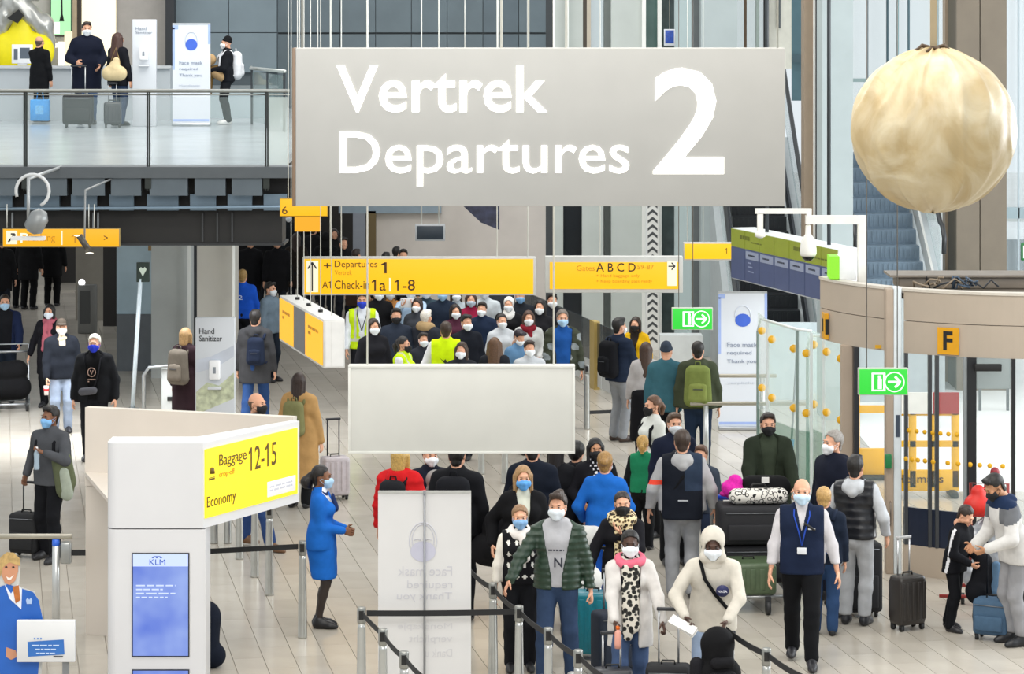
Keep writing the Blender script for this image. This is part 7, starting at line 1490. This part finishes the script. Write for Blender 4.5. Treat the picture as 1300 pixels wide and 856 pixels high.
b = MB(); b.tube([(-.25, .2, .12), (-.25, .35, 1.0), (.28, .35, 1.0), (.28, .2, .12), (-.25, .2, .12), (-.25, -.3, .12), (.28, -.3, .12), (.28, .2, .12)], .02, 6); b.tube([(-.25, .34, .88), (.28, .34, .88)], .02, 6); b.build('frame', metal('#a9acae'), r)
for x, y in ((-.22, -.25), (.25, -.25), (-.22, .2), (.25, .2)):
    b = MB(); b.tube([(x - .02, y, .09), (x + .02, y, .09)], .09, 12); b.build('wheel', M('#1c1c1e', .5, name='rubber'), r)
c = pp(236, 416, 1.68, 150, 'woman with blonde brown hair and dark maroon coat seen from behind beside the pillar', l_, fem=True, hair='bob', hc='#8a6c44', mask=None, fine=True, top=[coat('#24151a', hem=.5, t=.045)], legs=BLK_C); backpack(c, 'grey hiking rucksack on the woman in the maroon coat', '#5c554c', '#6a6258', size=1.1)
c = pp(308, 342, 1.70, 178, 'person in bright blue sweatshirt seen from behind near the beige column', l_, hair='crop', hc='#a5844e', mask=None, fine=True, w=1.1, top=[dict(name='sweatshirt', col='#1c54c4', t=.032)], legs='#14161c')
lettering(c['root'], '2', -.06, 1.18, .02, 1.26, 0, plastic('#c8d8f0'), .01, name='back_print').rotation_euler = (0, 0, PI); 
for ch in c['root'].children:
    if ch.name.startswith('back_print'): ch.location = (0, .165, 0)
c = pp(324, 393, 1.80, 170, 'man in dark grey coat and jeans walking away with a small rucksack', l_, hair='short', hc='#1c1613', mask=None, fine=True, w=1.1, top=[coat('#3a3a3c', hem=.68, hood=True)], legs='#2c4878', **WALK1); backpack(c, 'small dark blue rucksack on the man in the dark grey coat', '#1c2436', size=.9, off=(-.06, .2, 1.18))
c = pp(343, 358, 1.70, 60, 'person in pale denim jacket and mask beside the light box', l_, hair='short', hc='#17120f', mask='#dfe4ea', fine=True, top=[jkt('#6a7a88')], legs='#1c2430')
c = pp(326, 498, 1.84, 62, 'balding man in navy jacket and black mask behind the Economy sign', l_, hair='balding', hc='#5a4636', mask='#141417', top=[jkt('#161c2a', t=.04)], legs='#2c4270', shoes='#6a4a30', **WALK1)
c = pp(380, 473, 1.72, 162, 'woman in long camel coat with brown hair seen from behind', l_, fem=True, hair='longback', hc='#2c1c14', mask=None, fine=True, top=[coat('#b08a58', hem=.34, t=.045, flare=.16)], legs=BLK_C); backpack(c, 'olive patterned rucksack on the camel coat', '#77764f', '#5e6044', size=.95)
suitcase('pale patterned cabin case with tall black handle beside the camel coat', G(425, 634), 20, .36, .56, .24, '#b8b0b4', .46, rods='#3a3c40')
# bag form added to stand in for a dark shoulder at the totem foot
r = thing('shoulder_stand_in', 'dark navy form standing in for a shoulder behind the foot of the white totem', 'bag', P(266, 795, 27.5) + Vector((0, 0, -.62)), 0); r.location.z = 0; soft('bag', [pr((-.14, 0, .12), (.04, 0, .12), .12), pr((-.12, 0, .46), (-.02, 0, .46), .12), pr((-.06, 0, .15), (-.04, 0, .5), .15)], .016, cloth('#151b28', .4), r); b = MB(); b.tube([(-.1, 0, .56), (-.06, 0, .62), (.0, 0, .56)], .012, 6); b.build('handle', BLK, r)
# ---- upper gallery
u_ = 'passengers on the upper gallery'
c = pp(50, 46, 1.54, 150, 'bald man in long black coat holding a blue bag on the upper gallery', u_, z0=GZ, py=155, hair='balding', hc='#5a4a40', mask=None, fine=True, top=[coat('#141518', hem=.62)], legs='#15161a', ra=(-.02, -.26, .82), la=(-.26, -.05, .80)); 
r = thing('carrier_bag', 'bright blue carrier bag held on the upper gallery', 'bag', G(54, 156, GZ) + Vector((.02, -.38, -.03)), 0); b = MB(); b.box(-.17, .17, -.07, .07, .08, .46, bev=.02); b.build('bag', M('#2a94dc', .5, 0, .15, 9, .3, name='plastic'), r); b = MB(); b.tube([(-.06, 0, .45), (-.04, 0, .62), (.04, 0, .62), (.06, 0, .45)], .01, 6); b.build('handle', M('#2a94dc', .5, name='plastic'), r); b = MB(); b.box(-.07, .07, -.074, -.07, .2, .36); b.build('pale_print', M('#6ab4e8', .5, 0, .2, 30, name='print'), r)
c = pp(110, 29, 1.80, 14, 'man with white mask and big navy coat standing by a black suitcase on the gallery', u_, z0=GZ, py=158, hair='short', hc='#2a1e18', fine=True, w=1.08, top=[coat('#151a2a', t=.05, hem=.60, hood=True)], legs='#3c5274', la=(-.20, -.22, 1.06), ra=(.2, -.2, 1.0))
sp = G(102, 161, GZ) + Vector((0, -.25, 0)); suitcase('wide black suitcase with silver handle on the upper gallery', sp, 4, .52, .56, .28, '#17181c', .48, hard=False, rods='#c8cacc')
c = pp(150, 42, 1.61, 140, 'woman with long red brown hair, black jacket and jeans on the gallery', u_, z0=GZ, py=160, fem=True, hair='wavy', hc='#40241a', mask=None, fine=True, top=[jkt('#15161c', t=.04, hem=.76)], legs='#2c3c58')
r = thing('handbag', 'cream slouchy bag on the shoulder of the long haired woman', 'bag', wpt(c, (0, 0, 0)) + Vector((-.02, -.32, 1.02)), 0, 'bags'); soft('bag', [pr((-.09, 0, -.10), (.09, 0, -.10), .13, axis=YA, fl=.7), pr((0, 0, 0), (.03, 0, .12), .12, .06, YA, .7)], .016, M('#c9b68c', .7, 0, .08, 12, .3, name='canvas'), r); b = MB(); b.tube([(-.1, 0, 0), (.02, .05, .34), (.12, 0, 0)], .012, 6); b.build('strap', cloth('#8a744e'), r)
suitcase('slim dark cabin case beside the long haired woman on the gallery', G(143, 162, GZ), 10, .30, .44, .2, '#24262c', .30)
c = pp(288, 47, 1.54, -78, 'person in black headscarf and white mask carrying brown coats on the gallery', u_, z0=GZ, py=158, fem=True, hair='beanie', hc='#141416', mask='#eceef0', fine=True, top=[jkt('#15171c', t=.04)], legs='#202226', shoes='#e0e0de', la=(-.08, -.30, 1.08), ra=(.1, -.30, 1.08), hands=HG)
backpack(c, 'white rucksack worn on the upper gallery', '#d6d8dc', size=1.05)
r = thing('carried_coats', 'bundle of brown and tan coats carried on the gallery', 'coats', wpt(c, (0, -.32, 1.05)), 0); soft('brown_coat', [pr((-.08, 0, -.02), (.14, 0, .02), .11), pr((-.05, 0, -.05), (-.06, 0, -.36), .10, .08)], .016, cloth('#7a6038', .5), r); soft('tan_coat', [pr((-.08, -.03, .16), (.0, -.03, .22), .10), pr((.1, -.06, -.02), (.2, -.05, -.08), .09)], .016, cloth('#b0926a', .5), r)
